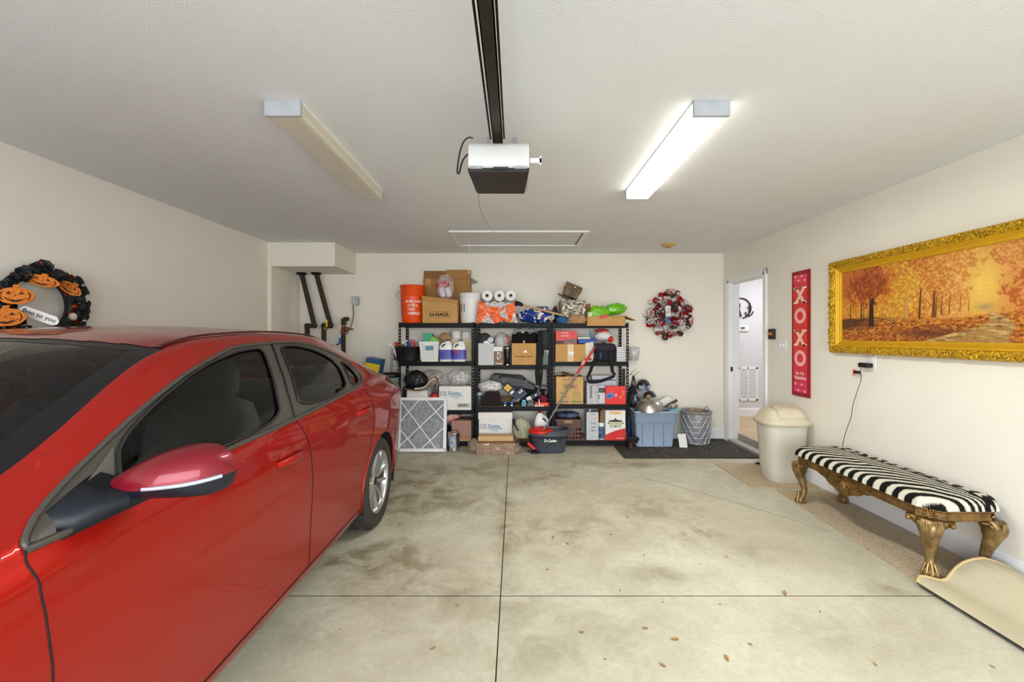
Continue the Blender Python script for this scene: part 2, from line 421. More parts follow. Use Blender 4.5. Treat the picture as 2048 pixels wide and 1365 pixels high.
struct('floor', MB().box(XR + T, XR + T + 2.2, 3.6, 6.85, -.02, FH), wood_mat())
struct('trim_1', MB().box(XR + T - .008, XR + T + .03, DY0, DY1, .0, FH + .004), M_SILL)
hw = MB(); HB = 6.65
hw.box(XR + T, XR + T + 2.2, HB, HB + .1, FH, 2.65); struct('wall_hall_far', hw, M_HALL)
struct('wall_hall_end', MB().box(XR + T + 2.2, XR + T + 2.3, 3.6, HB + .1, FH, 2.65), M_HALL)
struct('wall_hall_front', MB().box(XR + T, XR + T + 2.2, 3.5, 3.6, FH, 2.65), M_HALL)
struct('wall_hall_side', MB().box(XR + T - .0, XR + T + .012, 3.6, DY0 - .07, FH, 2.65).box(XR + T, XR + T + .012, DY1 + .07, HB, FH, 2.65).box(XR + T, XR + T + .012, DY0 - .07, DY1 + .07, DH + .07, 2.65), M_HALL)
struct('wall_hall_top', MB().box(XR, XR + T + .01, ZB + T, HB + .1, 0, 2.65), M_HALL)
struct('ceiling', MB().box(XR, XR + T + 2.3, 3.5, HB + .1, 2.65, 2.75), M_CEIL)
bboard('baseboard_hall', (XR + T + .012, HB, FH), (XR + T + 2.2, HB, FH), (0, -1, 0), .13)
# hall wall grille, thermostat, anchor ring
def PH(px, py): return P(px, py, HB)
g0 = PH(1476, 802); g1 = PH(1515, 735)
vt = thing('air_return_grille', 'white louvred air return grille low on the hall wall seen through the doorway', 'air vent', ((g0.x + g1.x) / 2, HB, g0.z))
fr = MB(); fr.box(g0.x, g1.x, HB - .012, HB, g0.z, g0.z + .03); fr.box(g0.x, g1.x, HB - .012, HB, g1.z - .03, g1.z)
fr.box(g0.x, g0.x + .03, HB - .012, HB, g0.z, g1.z); fr.box(g1.x - .03, g1.x, HB - .012, HB, g0.z, g1.z); cxm = (g0.x + g1.x) / 2; fr.box(cxm - .01, cxm + .01, HB - .012, HB, g0.z, g1.z)
fr.build('frame', M_TRIM, vt, bevel=.002)
lv = MB(); n = 24
for k in range(n):
    z = g0.z + .035 + (g1.z - g0.z - .07) * k / (n - 1)
    lv.add([(g0.x + .028, HB - .009, z - .004), (g1.x - .028, HB - .009, z - .004), (g1.x - .028, HB - .001, z + .009), (g0.x + .028, HB - .001, z + .009)], [(0, 1, 2, 3)])
lv.build('louvres', M_TRIM, vt, fixn=False)
MB().box(g0.x + .02, g1.x - .02, HB - .001, HB + .001, g0.z + .02, g1.z - .02).build('backing', M_GREY, vt)
t0 = PH(1477, 663); t1 = PH(1496, 652)
th = thing('thermostat', 'small white wall thermostat with grey screen beyond the doorway', 'thermostat', ((t0.x + t1.x) / 2, HB, t0.z))
MB().box(t0.x, t1.x, HB - .025, HB, t0.z, t1.z).build('housing', M_WHITE, th, bevel=.006)
MB().box(t0.x + .02, t0.x + .085, HB - .027, HB - .024, t0.z + .03, t1.z - .02).build('screen', mk('lcd', (112, 116, 112), .3), th)
# nautical ring : rope ring, penguin-like figure cut-out, anchor
ac = PH(1481, 617); MI = mk('wrought_iron', (44, 34, 28), .6)
an = thing('anchor_wall_decor', 'dark metal ring with standing figure and anchor hung on the hall wall', 'wall decor', (ac.x, HB, ac.z))
R = .155
ring = [(ac.x + R * math.cos(a), HB - .012, ac.z + R * math.sin(a)) for a in [math.radians(-78 + 8 * k) for k in range(0, 24)]]
MB().tube(ring, .010, 6).build('rope_ring', MI, an)
an2 = MB(); axx = ac.x + .13; az = ac.z - .03
an2.tube([(axx, HB - .02, az + .06), (axx - .01, HB - .02, az - .09)], .007, 6); an2.tube([(axx - .035, HB - .02, az + .045), (axx + .04, HB - .02, az + .045)], .006, 6)
an2.tube([(axx - .065, HB - .02, az - .03), (axx - .045, HB - .02, az - .075), (axx - .01, HB - .02, az - .09), (axx + .035, HB - .02, az - .07), (axx + .06, HB - .02, az - .02)], .009, 6)
an2.tube([(axx + .013 * math.cos(a), HB - .02, az + .073 + .013 * math.sin(a)) for a in [k * .7 for k in range(9)]], .004, 5)
an2.build('anchor', MI, an)
fg = MB(); fx = ac.x - .055
fg.prism([(fx - .04, ac.z - .13), (fx + .00, ac.z - .02), (fx + .01, ac.z - .12), (fx + .07, ac.z - .135), (fx + .035, ac.z - .02), (fx + .045, ac.z + .06), (fx + .02, ac.z + .10), (fx + .005, ac.z + .125), (fx - .02, ac.z + .10), (fx - .03, ac.z + .03)], HB - .02, HB - .012)
fg.build('figure', MI, an)
# ================================================================ the red sedan
CX = -1.855
def curve(pts):
    xs = [p[0] for p in pts]; ys = [p[1] for p in pts]; n = len(xs)
    d = [(ys[i + 1] - ys[i]) / (xs[i + 1] - xs[i]) for i in range(n - 1)]
    mm = [d[0]] + [0 if d[i - 1] * d[i] <= 0 else 2 * d[i - 1] * d[i] / (d[i - 1] + d[i]) for i in range(1, n - 1)] + [d[-1]]
    def f(x):
        if x <= xs[0]: return ys[0]
        if x >= xs[-1]: return ys[-1]
        i = 0
        while x > xs[i + 1]: i += 1
        h = xs[i + 1] - xs[i]; t = (x - xs[i]) / h
        return ((1 + 2 * t) * (1 - t) ** 2 * ys[i] + t * (1 - t) ** 2 * h * mm[i] + t * t * (3 - 2 * t) * ys[i + 1] + t * t * (t - 1) * h * mm[i + 1])
    return f
YN, YT = -0.54, 4.10
cHb = curve([(-.54, .62), (-.4, .74), (-.1, .82), (.3, .885), (.85, .935), (1.8, 1.005), (2.7, 1.045), (3.3, 1.045), (3.8, 1.00), (4.1, .95)])
cWb = curve([(-.54, .42), (-.4, .66), (-.1, .78), (.3, .835), (.85, .862), (1.8, .872), (2.7, .862), (3.3, .81), (3.8, .72), (4.1, .56)])
cWm = curve([(-.54, .50), (-.4, .72), (-.1, .86), (.3, .905), (.85, .897), (1.9, .90), (2.6, .905), (3.05, .915), (3.5, .895), (3.8, .82), (4.0, .72), (4.1, .60)])
cWs = curve([(-.54, .45), (-.4, .68), (-.1, .82), (.3, .86), (.85, .868), (1.9, .872), (2.6, .872), (3.05, .875), (3.5, .86), (3.8, .79), (4.1, .57)])
cHs = curve([(-.54, .24), (-.1, .20), (.6, .19), (2.8, .19), (3.6, .24), (4.1, .30)])
cWr = curve([(-.54, .38), (-.4, .60), (-.1, .71), (.3, .78), (.55, .79), (.9, .752), (1.5, .625), (1.9, .605), (2.5, .60), (3.0, .585), (3.35, .58), (3.6, .60), (3.8, .64), (4.1, .52)])
cHr = curve([(-.54, .66), (-.4, .76), (-.1, .845), (.3, .91), (.55, .93), (.9, 1.03), (1.5, 1.305), (1.75, 1.35), (2.2, 1.368), (2.6, 1.355), (2.95, 1.295), (3.25, 1.20), (3.55, 1.085), (3.75, 1.03), (3.9, 1.015), (4.1, .965)])
cHc = curve([(-.54, .68), (-.4, .80), (-.1, .90), (.3, .965), (.42, .99), (.9, 1.165), (1.42, 1.345), (1.75, 1.392), (2.1, 1.41), (2.5, 1.402), (2.8, 1.372), (3.05, 1.31), (3.3, 1.235), (3.55, 1.14), (3.68, 1.095), (3.85, 1.075), (4.0, 1.06), (4.1, 1.02)])
NS = 60
def side(y):
    """(w,h) polyline from sill up to the roof rail"""
    Hs, Hb, Wb, Wm, Ws, Wr, Hr = cHs(y), cHb(y), cWb(y), cWm(y), cWs(y), cWr(y), cHr(y)
    kn = [(Ws - .05, Hs), (Ws, Hs + .05), (Ws + (Wm - Ws) * .25, Hs + .16), (Ws + (Wm - Ws) * .8, .30 * Hs + .70 * (Hb - .2)), (Wm, Hb - .20), (Wm - .004, Hb - .12), (Wb + .010, Hb - .03), (Wb, Hb)]
    out = []
    for i in range(len(kn) - 1):
        p0 = kn[max(0, i - 1)]; p1 = kn[i]; p2 = kn[i + 1]; p3 = kn[min(len(kn) - 1, i + 2)]
        for k in range(6):
            t = k / 6
            q = [0.5 * ((2 * p1[a]) + (-p0[a] + p2[a]) * t + (2 * p0[a] - 5 * p1[a] + 4 * p2[a] - p3[a]) * t * t + (-p0[a] + 3 * p1[a] - 3 * p2[a] + p3[a]) * t ** 3) for a in (0, 1)]
            out.append(q)
    g = 16
    for k in range(g + 1):
        t = k / g; b = .035 * math.sin(math.pi * t) * min(1, max(0, (Hr - Hb) / .3))
        out.append([Wb + (Wr - Wb) * t + b, Hb + (Hr - Hb) * t])
    ck_ = min(1, max(0, (1.75 - y) / .9)) * min(1, max(0, (y + .4) / .4)) + .6 * min(1, max(0, (y - 2.3) / .5))
    for p_ in out: p_[0] += .010 * ck_ * max(0, 1 - abs(p_[1] - (Hb - .068)) / .045)
    for i in range(1, len(out)):
        if out[i][1] <= out[i - 1][1]: out[i][1] = out[i - 1][1] + 1e-5
    return out
_sc = {}
def sec(y):
    k = round(y, 4)
    if k not in _sc:
        s = side(y); _sc[k] = ([p[1] for p in s], [p[0] for p in s])
    return _sc[k]
def W(y, h):
    hs, ws = sec(min(max(y, YN), YT)); return float(np.interp(h, hs, ws))
def hit(px, py, z0=.3, z1=4.6):
    """where the sight line through a pixel meets the car's side: (y,h)"""
    prev = None; n = 220
    for k in range(n + 1):
        z = z0 + (z1 - z0) * k / n
        d = (X(px, z) - CX) - W(z, H(py, z))
        if prev is not None and prev[1] > 0 and d <= 0:
            a, b = prev[0], z
            for _ in range(18):
                mid = (a + b) / 2
                if (X(px, mid) - CX) - W(mid, H(py, mid)) > 0: a = mid
                else: b = mid
            return (a, H(py, a))
        prev = (z, d)
    return (z, H(py, z))
def cr(pts): return [hit(x * .5311, 640 + y * .5311) for x, y in pts]
def densify(poly, st=.012, closed=True):
    out = []; n = len(poly)
    for i in range(n if closed else n - 1):
        a = poly[i]; b = poly[(i + 1) % n]; L = math.hypot(b[0] - a[0], b[1] - a[1]); k = max(1, int(L / st))
        for j in range(k): out.append((a[0] + (b[0] - a[0]) * j / k, a[1] + (b[1] - a[1]) * j / k))
    if not closed: out.append(poly[-1])
    return out
def smoothpoly(poly, it=2, closed=True):
    for _ in range(it):
        n = len(poly); o = []
        rng = range(n) if closed else range(n - 1)
        if not closed: o.append(poly[0])
        for i in rng:
            a = poly[i]; b = poly[(i + 1) % n]
            o.append((a[0] * .75 + b[0] * .25, a[1] * .75 + b[1] * .25)); o.append((a[0] * .25 + b[0] * .75, a[1] * .25 + b[1] * .75))
        if not closed: o.append(poly[-1])
        poly = o
    return poly
FRAME = smoothpoly(cr([(88, 838), (104, 795), (130, 742), (200, 655), (330, 522), (500, 362), (620, 262), (720, 188), (850, 113), (940, 86), (1010, 79), (1100, 82), (1180, 95), (1240, 118), (1300, 150), (1340, 182), (1364, 215), (1362, 243), (1330, 263), (1115, 372), (800, 512), (500, 668), (300, 778), (94, 866)]), 1)
GF = smoothpoly(cr([(442, 470), (446, 560), (455, 660), (800, 497), (1058, 374), (1040, 280), (1010, 170), (985, 100), (900, 117), (800, 155), (700, 216), (560, 335)]), 2)
GR = smoothpoly(cr([(1050, 97), (1120, 97), (1200, 120), (1262, 157), (1292, 210), (1308, 262), (1130, 337), (1108, 250), (1078, 160)]), 2)
GQ = smoothpoly(cr([(1278, 152), (1312, 176), (1342, 208), (1352, 235), (1326, 246), (1306, 200)]), 1)
FRAME = [(y, min(h, cHr(y) - .042)) for y, h in FRAME]; GF, GR, GQ = [[(y, min(h, cHr(y) - .060)) for y, h in g] for g in (GF, GR, GQ)]
SEAM_F = cr([(93, 866), (97, 915), (118, 945), (145, 982), (160, 1060), (180, 1180), (203, 1340)])
SEAM_B = cr([(1112, 375), (1148, 425), (1170, 490), (1179, 600), (1172, 740), (1166, 860)])
SEAM_R = cr([(1364, 262), (1392, 285), (1408, 330), (1411, 390), (1400, 450)])
yF = SEAM_F[-1][0]; yB = SEAM_B[-1][0]
SEAM_F.append((yF + .01, .27)); SEAM_B.append((yB, .27))
ARC = (3.05, .325, .345)
SEAM_R += [(ARC[0] + (ARC[2] + .0) * math.cos(a), ARC[1] + (ARC[2] + .0) * math.sin(a)) for a in (math.radians(150), math.radians(165))] if False else []
SEAM_R.append((ARC[0] - ARC[2] * .80, ARC[1] + ARC[2] * .66))
lowR = [(ARC[0] - ARC[2] * .93, ARC[1] + ARC[2] * .38), (ARC[0] - ARC[2] - .02, .27)]
top = 1.25
DOORF = SEAM_F + SEAM_B[::-1] + [(SEAM_B[0][0] + .0, top), (1.2, top), (SEAM_F[0][0], SEAM_F[0][1] + .02)]
DOORR = SEAM_B + lowR[::-1] + SEAM_R[::-1] + [(SEAM_R[0][0], top), (SEAM_B[0][0], top)]
def circ(c, n=40): return [(c[0] + c[2] * math.cos(2 * math.pi * k / n), c[1] + c[2] * math.sin(2 * math.pi * k / n)) for k in range(n)]
AR = circ(ARC); AF = circ((.35, .325, .345))
GRP = [('glass_f', GF), ('glass_r', GR), ('glass_q', GQ), ('frame', FRAME), ('arch', AR), ('arch', AF), ('door_f', DOORF), ('door_r', DOORR)]
GNP = [(n, np.array(densify(p))) for n, p in GRP]
def inside(poly, y, h):
    c = False; n = len(poly); j = n - 1
    for i in range(n):
        a = poly[i]; b = poly[j]
        if (a[1] > h) != (b[1] > h) and y < (b[0] - a[0]) * (h - a[1]) / (b[1] - a[1] + 1e-12) + a[0]: c = not c
        j = i
    return c
def label(y, h):
    for n, p in GRP:
        if inside(p, y, h): return n
    return 'body'
ys = [YN + (YT - YN) * k / 340 for k in range(341)]
NR = 66                                  # rows over the side
VR = []
grid_side = []
for y in ys:
    hs, ws = sec(y)
    s = [0]
    for i in range(1, len(hs)): s.append(s[-1] + math.hypot(hs[i] - hs[i - 1], ws[i] - ws[i - 1]))
    tot = s[-1]
    # blend: rows equally spaced along the outline
    row = []
    for j in range(NR + 1):
        q = tot * j / NR; row.append([y, float(np.interp(q, s, hs))])
    grid_side.append(row)
lab = [['body' if j >= NR - 2 else label(*[(grid_side[i][j][a] + grid_side[i + 1][j + 1][a] + grid_side[i][j + 1][a] + grid_side[i + 1][j][a]) / 4 for a in (0, 1)]) for j in range(NR)] for i in range(340)]
# snap the vertices on label borders to the outlines
for i in range(1, 340):
    for j in range(1, NR):
        adj = {lab[i - 1][j - 1], lab[i][j - 1], lab[i - 1][j], lab[i][j]}
        if len(adj) > 1:
            y, h = grid_side[i][j]; best = (1e9, None)
            for n, arr in GNP:
                if n in adj:
                    d = (arr[:, 0] - y) ** 2 + (arr[:, 1] - h) ** 2; k = int(d.argmin())
                    if d[k] < best[0]: best = (d[k], arr[k])
            if best[0] < .024 ** 2: grid_side[i][j] = [float(best[1][0]), float(best[1][1])]
OFFS = {'frame': -.004, 'glass_f': -.008, 'glass_r': -.008, 'glass_q': -.008}
car = thing('car', 'shiny red four-door sedan parked along the left wall', 'car', (CX, 1.9, 0))
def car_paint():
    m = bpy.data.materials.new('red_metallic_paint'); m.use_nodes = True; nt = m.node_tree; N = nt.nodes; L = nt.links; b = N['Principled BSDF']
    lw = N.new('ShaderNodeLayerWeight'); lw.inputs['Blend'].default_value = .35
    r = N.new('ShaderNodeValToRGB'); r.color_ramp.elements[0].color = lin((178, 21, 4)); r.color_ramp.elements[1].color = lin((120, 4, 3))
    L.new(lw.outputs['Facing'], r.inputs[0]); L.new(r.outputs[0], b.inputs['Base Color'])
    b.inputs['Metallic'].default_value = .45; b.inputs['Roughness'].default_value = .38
    b.inputs['Coat Weight'].default_value = .75; b.inputs['Coat Roughness'].default_value = .03; b.inputs['Coat IOR'].default_value = 1.38; b.inputs['Specular IOR Level'].default_value = .25
    return m
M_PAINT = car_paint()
M_WFRAME = mk('satin_window_trim', (70, 66, 60), .35, var=.03)
def tinted(name, tint, f, rough=.02):
    m = bpy.data.materials.new(name); m.use_nodes = True; N = m.node_tree.nodes; L = m.node_tree.links; out = N['Material Output']; N.remove(N['Principled BSDF'])
    t = N.new('ShaderNodeBsdfTransparent'); t.inputs[0].default_value = tint + (1,)
    g = N.new('ShaderNodeBsdfGlossy'); g.inputs['Roughness'].default_value = rough
    fr = N.new('ShaderNodeFresnel'); fr.inputs[0].default_value = f; mx = N.new('ShaderNodeMixShader')
    L.new(fr.outputs[0], mx.inputs[0]); L.new(t.outputs[0], mx.inputs[1]); L.new(g.outputs[0], mx.inputs[2]); L.new(mx.outputs[0], out.inputs[0])
    return m
M_TINT = tinted('tinted_car_glass', (.78, .84, .80), 1.42)
M_WSG = tinted('windscreen_glass', (.92, .95, .97), 1.40)
def sgn_build(which, name, mat, parent, sides=(1,), thick=None):
    mb = MB()
    for sg in sides:
        vs = []; idx = {}; fs = []
        for i in range(340):
            for j in range(NR):
                if lab[i][j] in which:
                    f = []
                    for a, b in ((i, j), (i + 1, j), (i + 1, j + 1), (i, j + 1)):
                        if (a, b) not in idx:
                            y, h = grid_side[a][b]; w = W(y, h) + OFFS.get(lab[i][j], 0)
                            idx[(a, b)] = len(vs); vs.append((CX + sg * w, y, h))
                        f.append(idx[(a, b)])
                    fs.append(f if sg > 0 else f[::-1])
        mb.add(vs, fs, 0, True)
    return mb.build(name, mat, parent, fixn=False)
# upper surface: hood, windscreen, roof, back window, trunk lid
NT = 30
def topp(i, j, sg=1):
    y = ys[i]; Wr, Hr, Hc = cWr(y), cHr(y), cHc(y); t = j / NT
    x = Wr * (1 - t); q = 1 - (1 - t) ** 2.3 * (1.0)
    return (CX + sg * x, y, Hr + (Hc - Hr) * q)
def toplab(i, j):
    y = ys[i]; t = (j + .5) / NT
    yc0 = .44 + .30 * (1 - t) ** 2 ; yc1 = 1.46 + .06 * (1 - t) ** 2
    if yc0 < y < yc1 and t > .035: return 'ws' if (yc0 + .05 < y < yc1 - .05 and t > .12) else 'frit'
    yb0 = 2.86 + .05 * (1 - t); yb1 = 3.52
    if yb0 < y < yb1 and t > .12: return 'bg' if (yb0 + .05 < y < yb1 - .04 and t > .17) else 'fritb'
    return 'body'
def top_build(which, name, mat, parent, off=0.0):
    mb = MB()
    for sg in (1, -1):
        vs = []; idx = {}; fs = []
        for i in range(340):
            for j in range(NT):
                if toplab(i, j) in which:
                    f = []
                    for a, b in ((i, j), (i + 1, j), (i + 1, j + 1), (i, j + 1)):
                        if (a, b) not in idx:
                            p = topp(a, b, sg); idx[(a, b)] = len(vs); vs.append((p[0], p[1], p[2] + off))
                        f.append(idx[(a, b)])
                    fs.append(f if sg > 0 else f[::-1])
        mb.add(vs, fs, 0, True)
    return mb.build(name, mat, parent, fixn=False)
# body shell (roof + fenders in one mesh), doors apart
body = MB()
for sg in (1, -1):
    vs = []; idx = {}; fs = []
    def vid(key, p):
        if key not in idx: idx[key] = len(vs); vs.append(p)
        return idx[key]
    for i in range(340):
        for j in range(NR):
            L_ = lab[i][j]
            if L_ == 'body' or (sg < 0 and False):
                f = []
                for a, b in ((i, j), (i + 1, j), (i + 1, j + 1), (i, j + 1)):
                    y, h = grid_side[a][b]
                    f.append(vid((a, b), (CX + sg * W(y, h), y, h)))
                fs.append(f if sg > 0 else f[::-1])
        for j in range(NT):
            if toplab(i, j) == 'body':
                f = []
                for a, b in ((i, j), (i + 1, j), (i + 1, j + 1), (i, j + 1)):
                    f.append(vid((a, NR) if b == 0 else ('t', a, b), topp(a, b, sg)))
                fs.append(f if sg > 0 else f[::-1])
    # nose and tail closing fans
    for i, fl_ in ((0, 1), (340, -1)):
        y = ys[i]; cpt = len(vs); vs.append((CX, y - .03 * fl_, (cHs(y) + cHc(y)) / 2))
        keys = [(i, j) for j in range(NR + 1)]
        for a, b in zip(keys, keys[1:]):
            ya, ha = grid_side[a[0]][a[1]]; yb, hb = grid_side[b[0]][b[1]]
            va = vid(a, (CX + sg * W(ya, ha), ya, ha)); vb = vid(b, (CX + sg * W(yb, hb), yb, hb))
            fs.append([va, vb, cpt] if sg * fl_ < 0 else [vb, va, cpt])
        for j in range(NT):
            va = vid((i, NR) if j == 0 else ('t', i, j), topp(i, j, sg)); vb = vid(('t', i, j + 1), topp(i, j + 1, sg))
            fs.append([va, vb, cpt] if sg * fl_ < 0 else [vb, va, cpt])
        vb = vid((i, 0), (CX + sg * W(*grid_side[i][0]), y, grid_side[i][0][1])); vs.append((CX, y, cHs(y))); fs.append([len(vs) - 1, vb, cpt])
    body.add(vs, fs, 0, True)
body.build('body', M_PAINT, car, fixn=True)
df = sgn_build(('door_f',), 'front_door', M_PAINT, car); drr = sgn_build(('door_r',), 'rear_door', M_PAINT, car)
sgn_build(('door_f',), 'front_door', M_PAINT, car, (-1,)); sgn_build(('door_r',), 'rear_door', M_PAINT, car, (-1,))
for sg in (1, -1): sgn_build(('frame',), 'window_trim', M_WFRAME, car, (sg,))
o = sgn_build(('glass_f',), 'window_glass', M_TINT, car, (1,)); o['label'] = 'tinted front side window'
o = sgn_build(('glass_r',), 'window_glass', M_TINT, car, (1,)); o['label'] = 'tinted rear side window'
o = sgn_build(('glass_q',), 'window_glass', M_TINT, car, (1,)); o['label'] = 'small tinted quarter window'
for w_ in ('glass_f', 'glass_r', 'glass_q'): sgn_build((w_,), 'window_glass', M_TINT, car, (-1,))
top_build(('frit',), 'windscreen_border', mk('frit_black', (6, 7, 10), .4), car, -.002); top_build(('fritb',), 'rear_window_border', mk('frit_black', (6, 7, 10), .4), car, -.002); top_build(('ws',), 'windscreen', M_WSG, car, -.003); top_build(('bg',), 'rear_window', M_WSG, car, -.003)
# lines on the surface
def online(poly, off=.0015, st=.015):
    return [(CX + W(y, h) + off, y, h) for y, h in densify(poly, st, False)]
sm = MB()
for p in (smoothpoly(SEAM_F, 1, False), smoothpoly(SEAM_B, 1, False), smoothpoly(SEAM_R, 1, False)): sm.tube(online(p, .0), .0024, 6)
sm.tube(online([(yF + .01, .27), (yB, .27), (ARC[0] - ARC[2] - .02, .27)], .0005), .0032, 6)
sm.tube([(CX + cWr(.30 + k * .0) + .0, .30, cHr(.30)) for k in range(1)] + [(CX + W(.35 - .0, H_), .35, H_) for H_ in ()] + [(CX + cWb(y) + .004, y, cHb(y) + .001) for y in [-.4 + .045 * k for k in range(28)]], .0035, 6)
sm.build('panel_gaps', mk('panel_gap', (26, 6, 6), .8), car)
tr = MB()
for g, r in ((GF, .0055), (GR, .0055), (GQ, .005)):
    q = densify(g, .02); tr.tube([(CX + W(y, h) + .001, y, h) for y, h in q], r, 6, closed=True)
tr.build('window_seals', mk('window_rubber', (30, 30, 30), .4), car)
fo_ = MB(); fo_.tube([(CX + W(y, h) + .0005, y, h) for y, h in densify(FRAME, .02)], .0075, 6, closed=True); fo_.build('frame_edge', M_WFRAME, car)
bl = MB(); belt = cr([(94, 866), (300, 777), (500, 667), (800, 511), (1115, 372), (1330, 262)])
bl.tube(online(belt, .003, .03), .009, 8); bl.build('belt_moulding', M_WFRAME, car)
# B-pillar split and door-frame chrome line
bp_ = MB(); q = cr([(1018, 82), (1050, 170), (1080, 262), (1110, 368)]); bp_.tube(online(q, .002, .03), .0035, 6)
bp_.build('pillar_gap', M_BLACK, car)
# roof ditch line
for sg in (1, -1):
    rd = MB(); rd.tube([(CX + sg * (cWr(y) * .935), y, cHr(y) + .010 + .003) for y in [1.52 + .05 * k for k in range(29)]], .005, 6)
    rd.build('roof_ditch', mk('roof_seam', (70, 10, 12), .5), car)
# arches
for cy in (.35, 3.05):
    for sg in (1, -1):
        al = MB(); inn = MB()
        a_ = [math.radians(-20 + 220 * k / 40) for k in range(41)]
        al.tube([(CX + sg * (W(cy + .345 * math.cos(a), max(.2, .325 + .345 * math.sin(a))) - .001), cy + .345 * math.cos(a), .325 + .345 * math.sin(a)) for a in a_ if .325 + .345 * math.sin(a) > .2], .007, 8)
        rings = [[(CX + sg * w_, cy + .35 * math.cos(a), .325 + .35 * math.sin(a)) for a in a_] for w_ in (.885, .60)]
        inn.loft(rings, 0, True, False, False)
        inn.box(min(CX + sg * .6, CX + sg * .59), max(CX + sg * .6, CX + sg * .59), cy - .36, cy + .36, .15, .70)
        al.build('arch_lip', M_PAINT, car); inn.build('wheel_housing', mk('wheel_housing_black', (22, 24, 30), .9), car, fixn=False)
# underbody
MB().box(CX - .68, CX + .68, -.40, 3.80, .17, .21).build('underbody', M_BLACK, car)
# crease along the doors
# wheels
M_TYRE = mk('tyre_rubber', (48, 46, 42), .75, var=.1, scale=40); M_ALLOYD = mk('dark_alloy', (70, 70, 70), .35, metal=.7)
def wheel(cy, sg):
    R = .318; xo = CX + sg * .885     # outer face plane
    w = MB()
    Mx = Matrix.Translation((xo, cy, R)) @ Matrix.Rotation(math.radians(90) * sg, 4, 'Y')     # local z -> outward
    prof = [(.215, -.20), (.26, -.205), (.30, -.19), (R - .004, -.165), (R, -.10), (R, -.07), (R - .004, -.035), (.300, -.006), (.262, .003), (.225, -.002), (.213, -.010)]
    w.lathe(prof, 56, m=0, M=Mx, cap=False)
    for k in range(70):           # tread blocks across the shoulder
        a = 2 * math.pi * k / 70
        for z0, z1 in ((-.16, -.115), (-.08, -.035)):
            p = [(R * math.cos(a + d), R * math.sin(a + d), z) for d in (0, .06) for z in (z0, z1)]
            q = [((R + .004) * math.cos(a + d), (R + .004) * math.sin(a + d), z) for d in (.005, .055) for z in (z0 + .003, z1 - .003)]
            w.add([p[0], p[1], p[3], p[2], q[0], q[1], q[3], q[2]], [(4, 5, 6, 7), (0, 1, 5, 4), (1, 2, 6, 5), (2, 3, 7, 6), (3, 0, 4, 7)], 0, False, Mx)
    o = w.build('wheel', M_TYRE, car)
    rim = MB()
    rim.lathe([(.214, -.19), (.20, -.17), (.195, -.05), (.200, -.022), (.208, -.010), (.216, -.006), (.218, -.012)], 48, m=0, M=Mx, cap=False)
    rim.lathe([(.196, -.12), (.05, -.115), (.0, -.115)], 32, m=1, M=Mx, cap=False)
    for k in range(5):
        a = 2 * math.pi * k / 5 + math.radians(90)
        Mr = Mx @ Matrix.Rotation(a, 4, 'Z')
        for s in (-1, 1):
            b0, b1 = s * .012, s * .05
            rim.add([(.035, b0 - .013, -.045), (.035, b0 + .013, -.045), (.205, b1 + .010, -.018), (.205, b1 - .010, -.018), (.035, b0 - .018, -.085), (.035, b0 + .018, -.085), (.200, b1 + .018, -.075), (.200, b1 - .018, -.075)],
                    [(0, 1, 2, 3), (0, 3, 7, 4), (1, 5, 6, 2), (4, 7, 6, 5)], 0, False, Mr)
        rim.add([(.10, -.012, -.05), (.10, .012, -.05), (.200, .036, -.035), (.200, -.036, -.035)], [(0, 1, 2, 3)], 1, False, Mr)
    rim.lathe([(.055, -.09), (.055, -.048), (.035, -.036), (.0, -.034)], 24, m=0, M=Mx, cap=False)
    r = rim.build('rim', [M_SILVER, M_ALLOYD], o)
    MB().lathe([(.03, -.036), (.028, -.031), (0, -.030)], 20, M=Mx, cap=False).build('hub_cap', M_BLACK, o)
for cy in (.35, 3.05):
    for sg in (1, -1): wheel(cy, sg)
# door handles
def handle(px, py, par, L=.19):
    y, h = hit(px, py); 
    cup = MB()
    cup.ell((CX + W(y, h) - .012, y - .01, h), (.0155, L * .50, .050), 20)
    cup.build('handle_recess', mk('handle_recess_red', (150, 14, 8), .4, coat=.5), par)
    g = MB(); n = 10; rings = []
    for k in range(n + 1):
        t = k / n; yy = y - L / 2 + L * t; out = .014 + .022 * math.sin(math.pi * t) ** .6; rr = .010 + .006 * math.sin(math.pi * t)
        xx = CX + W(yy, h) + out - .012
        rings.append([(xx + rr * .7 * math.cos(a), yy, h + rr * 1.3 * math.sin(a)) for a in [2 * math.pi * q / 10 for q in range(10)]])
    g.loft(rings); g.build('handle', M_PAINT, par)
handle(579, 918, df); handle(728, 823, drr)
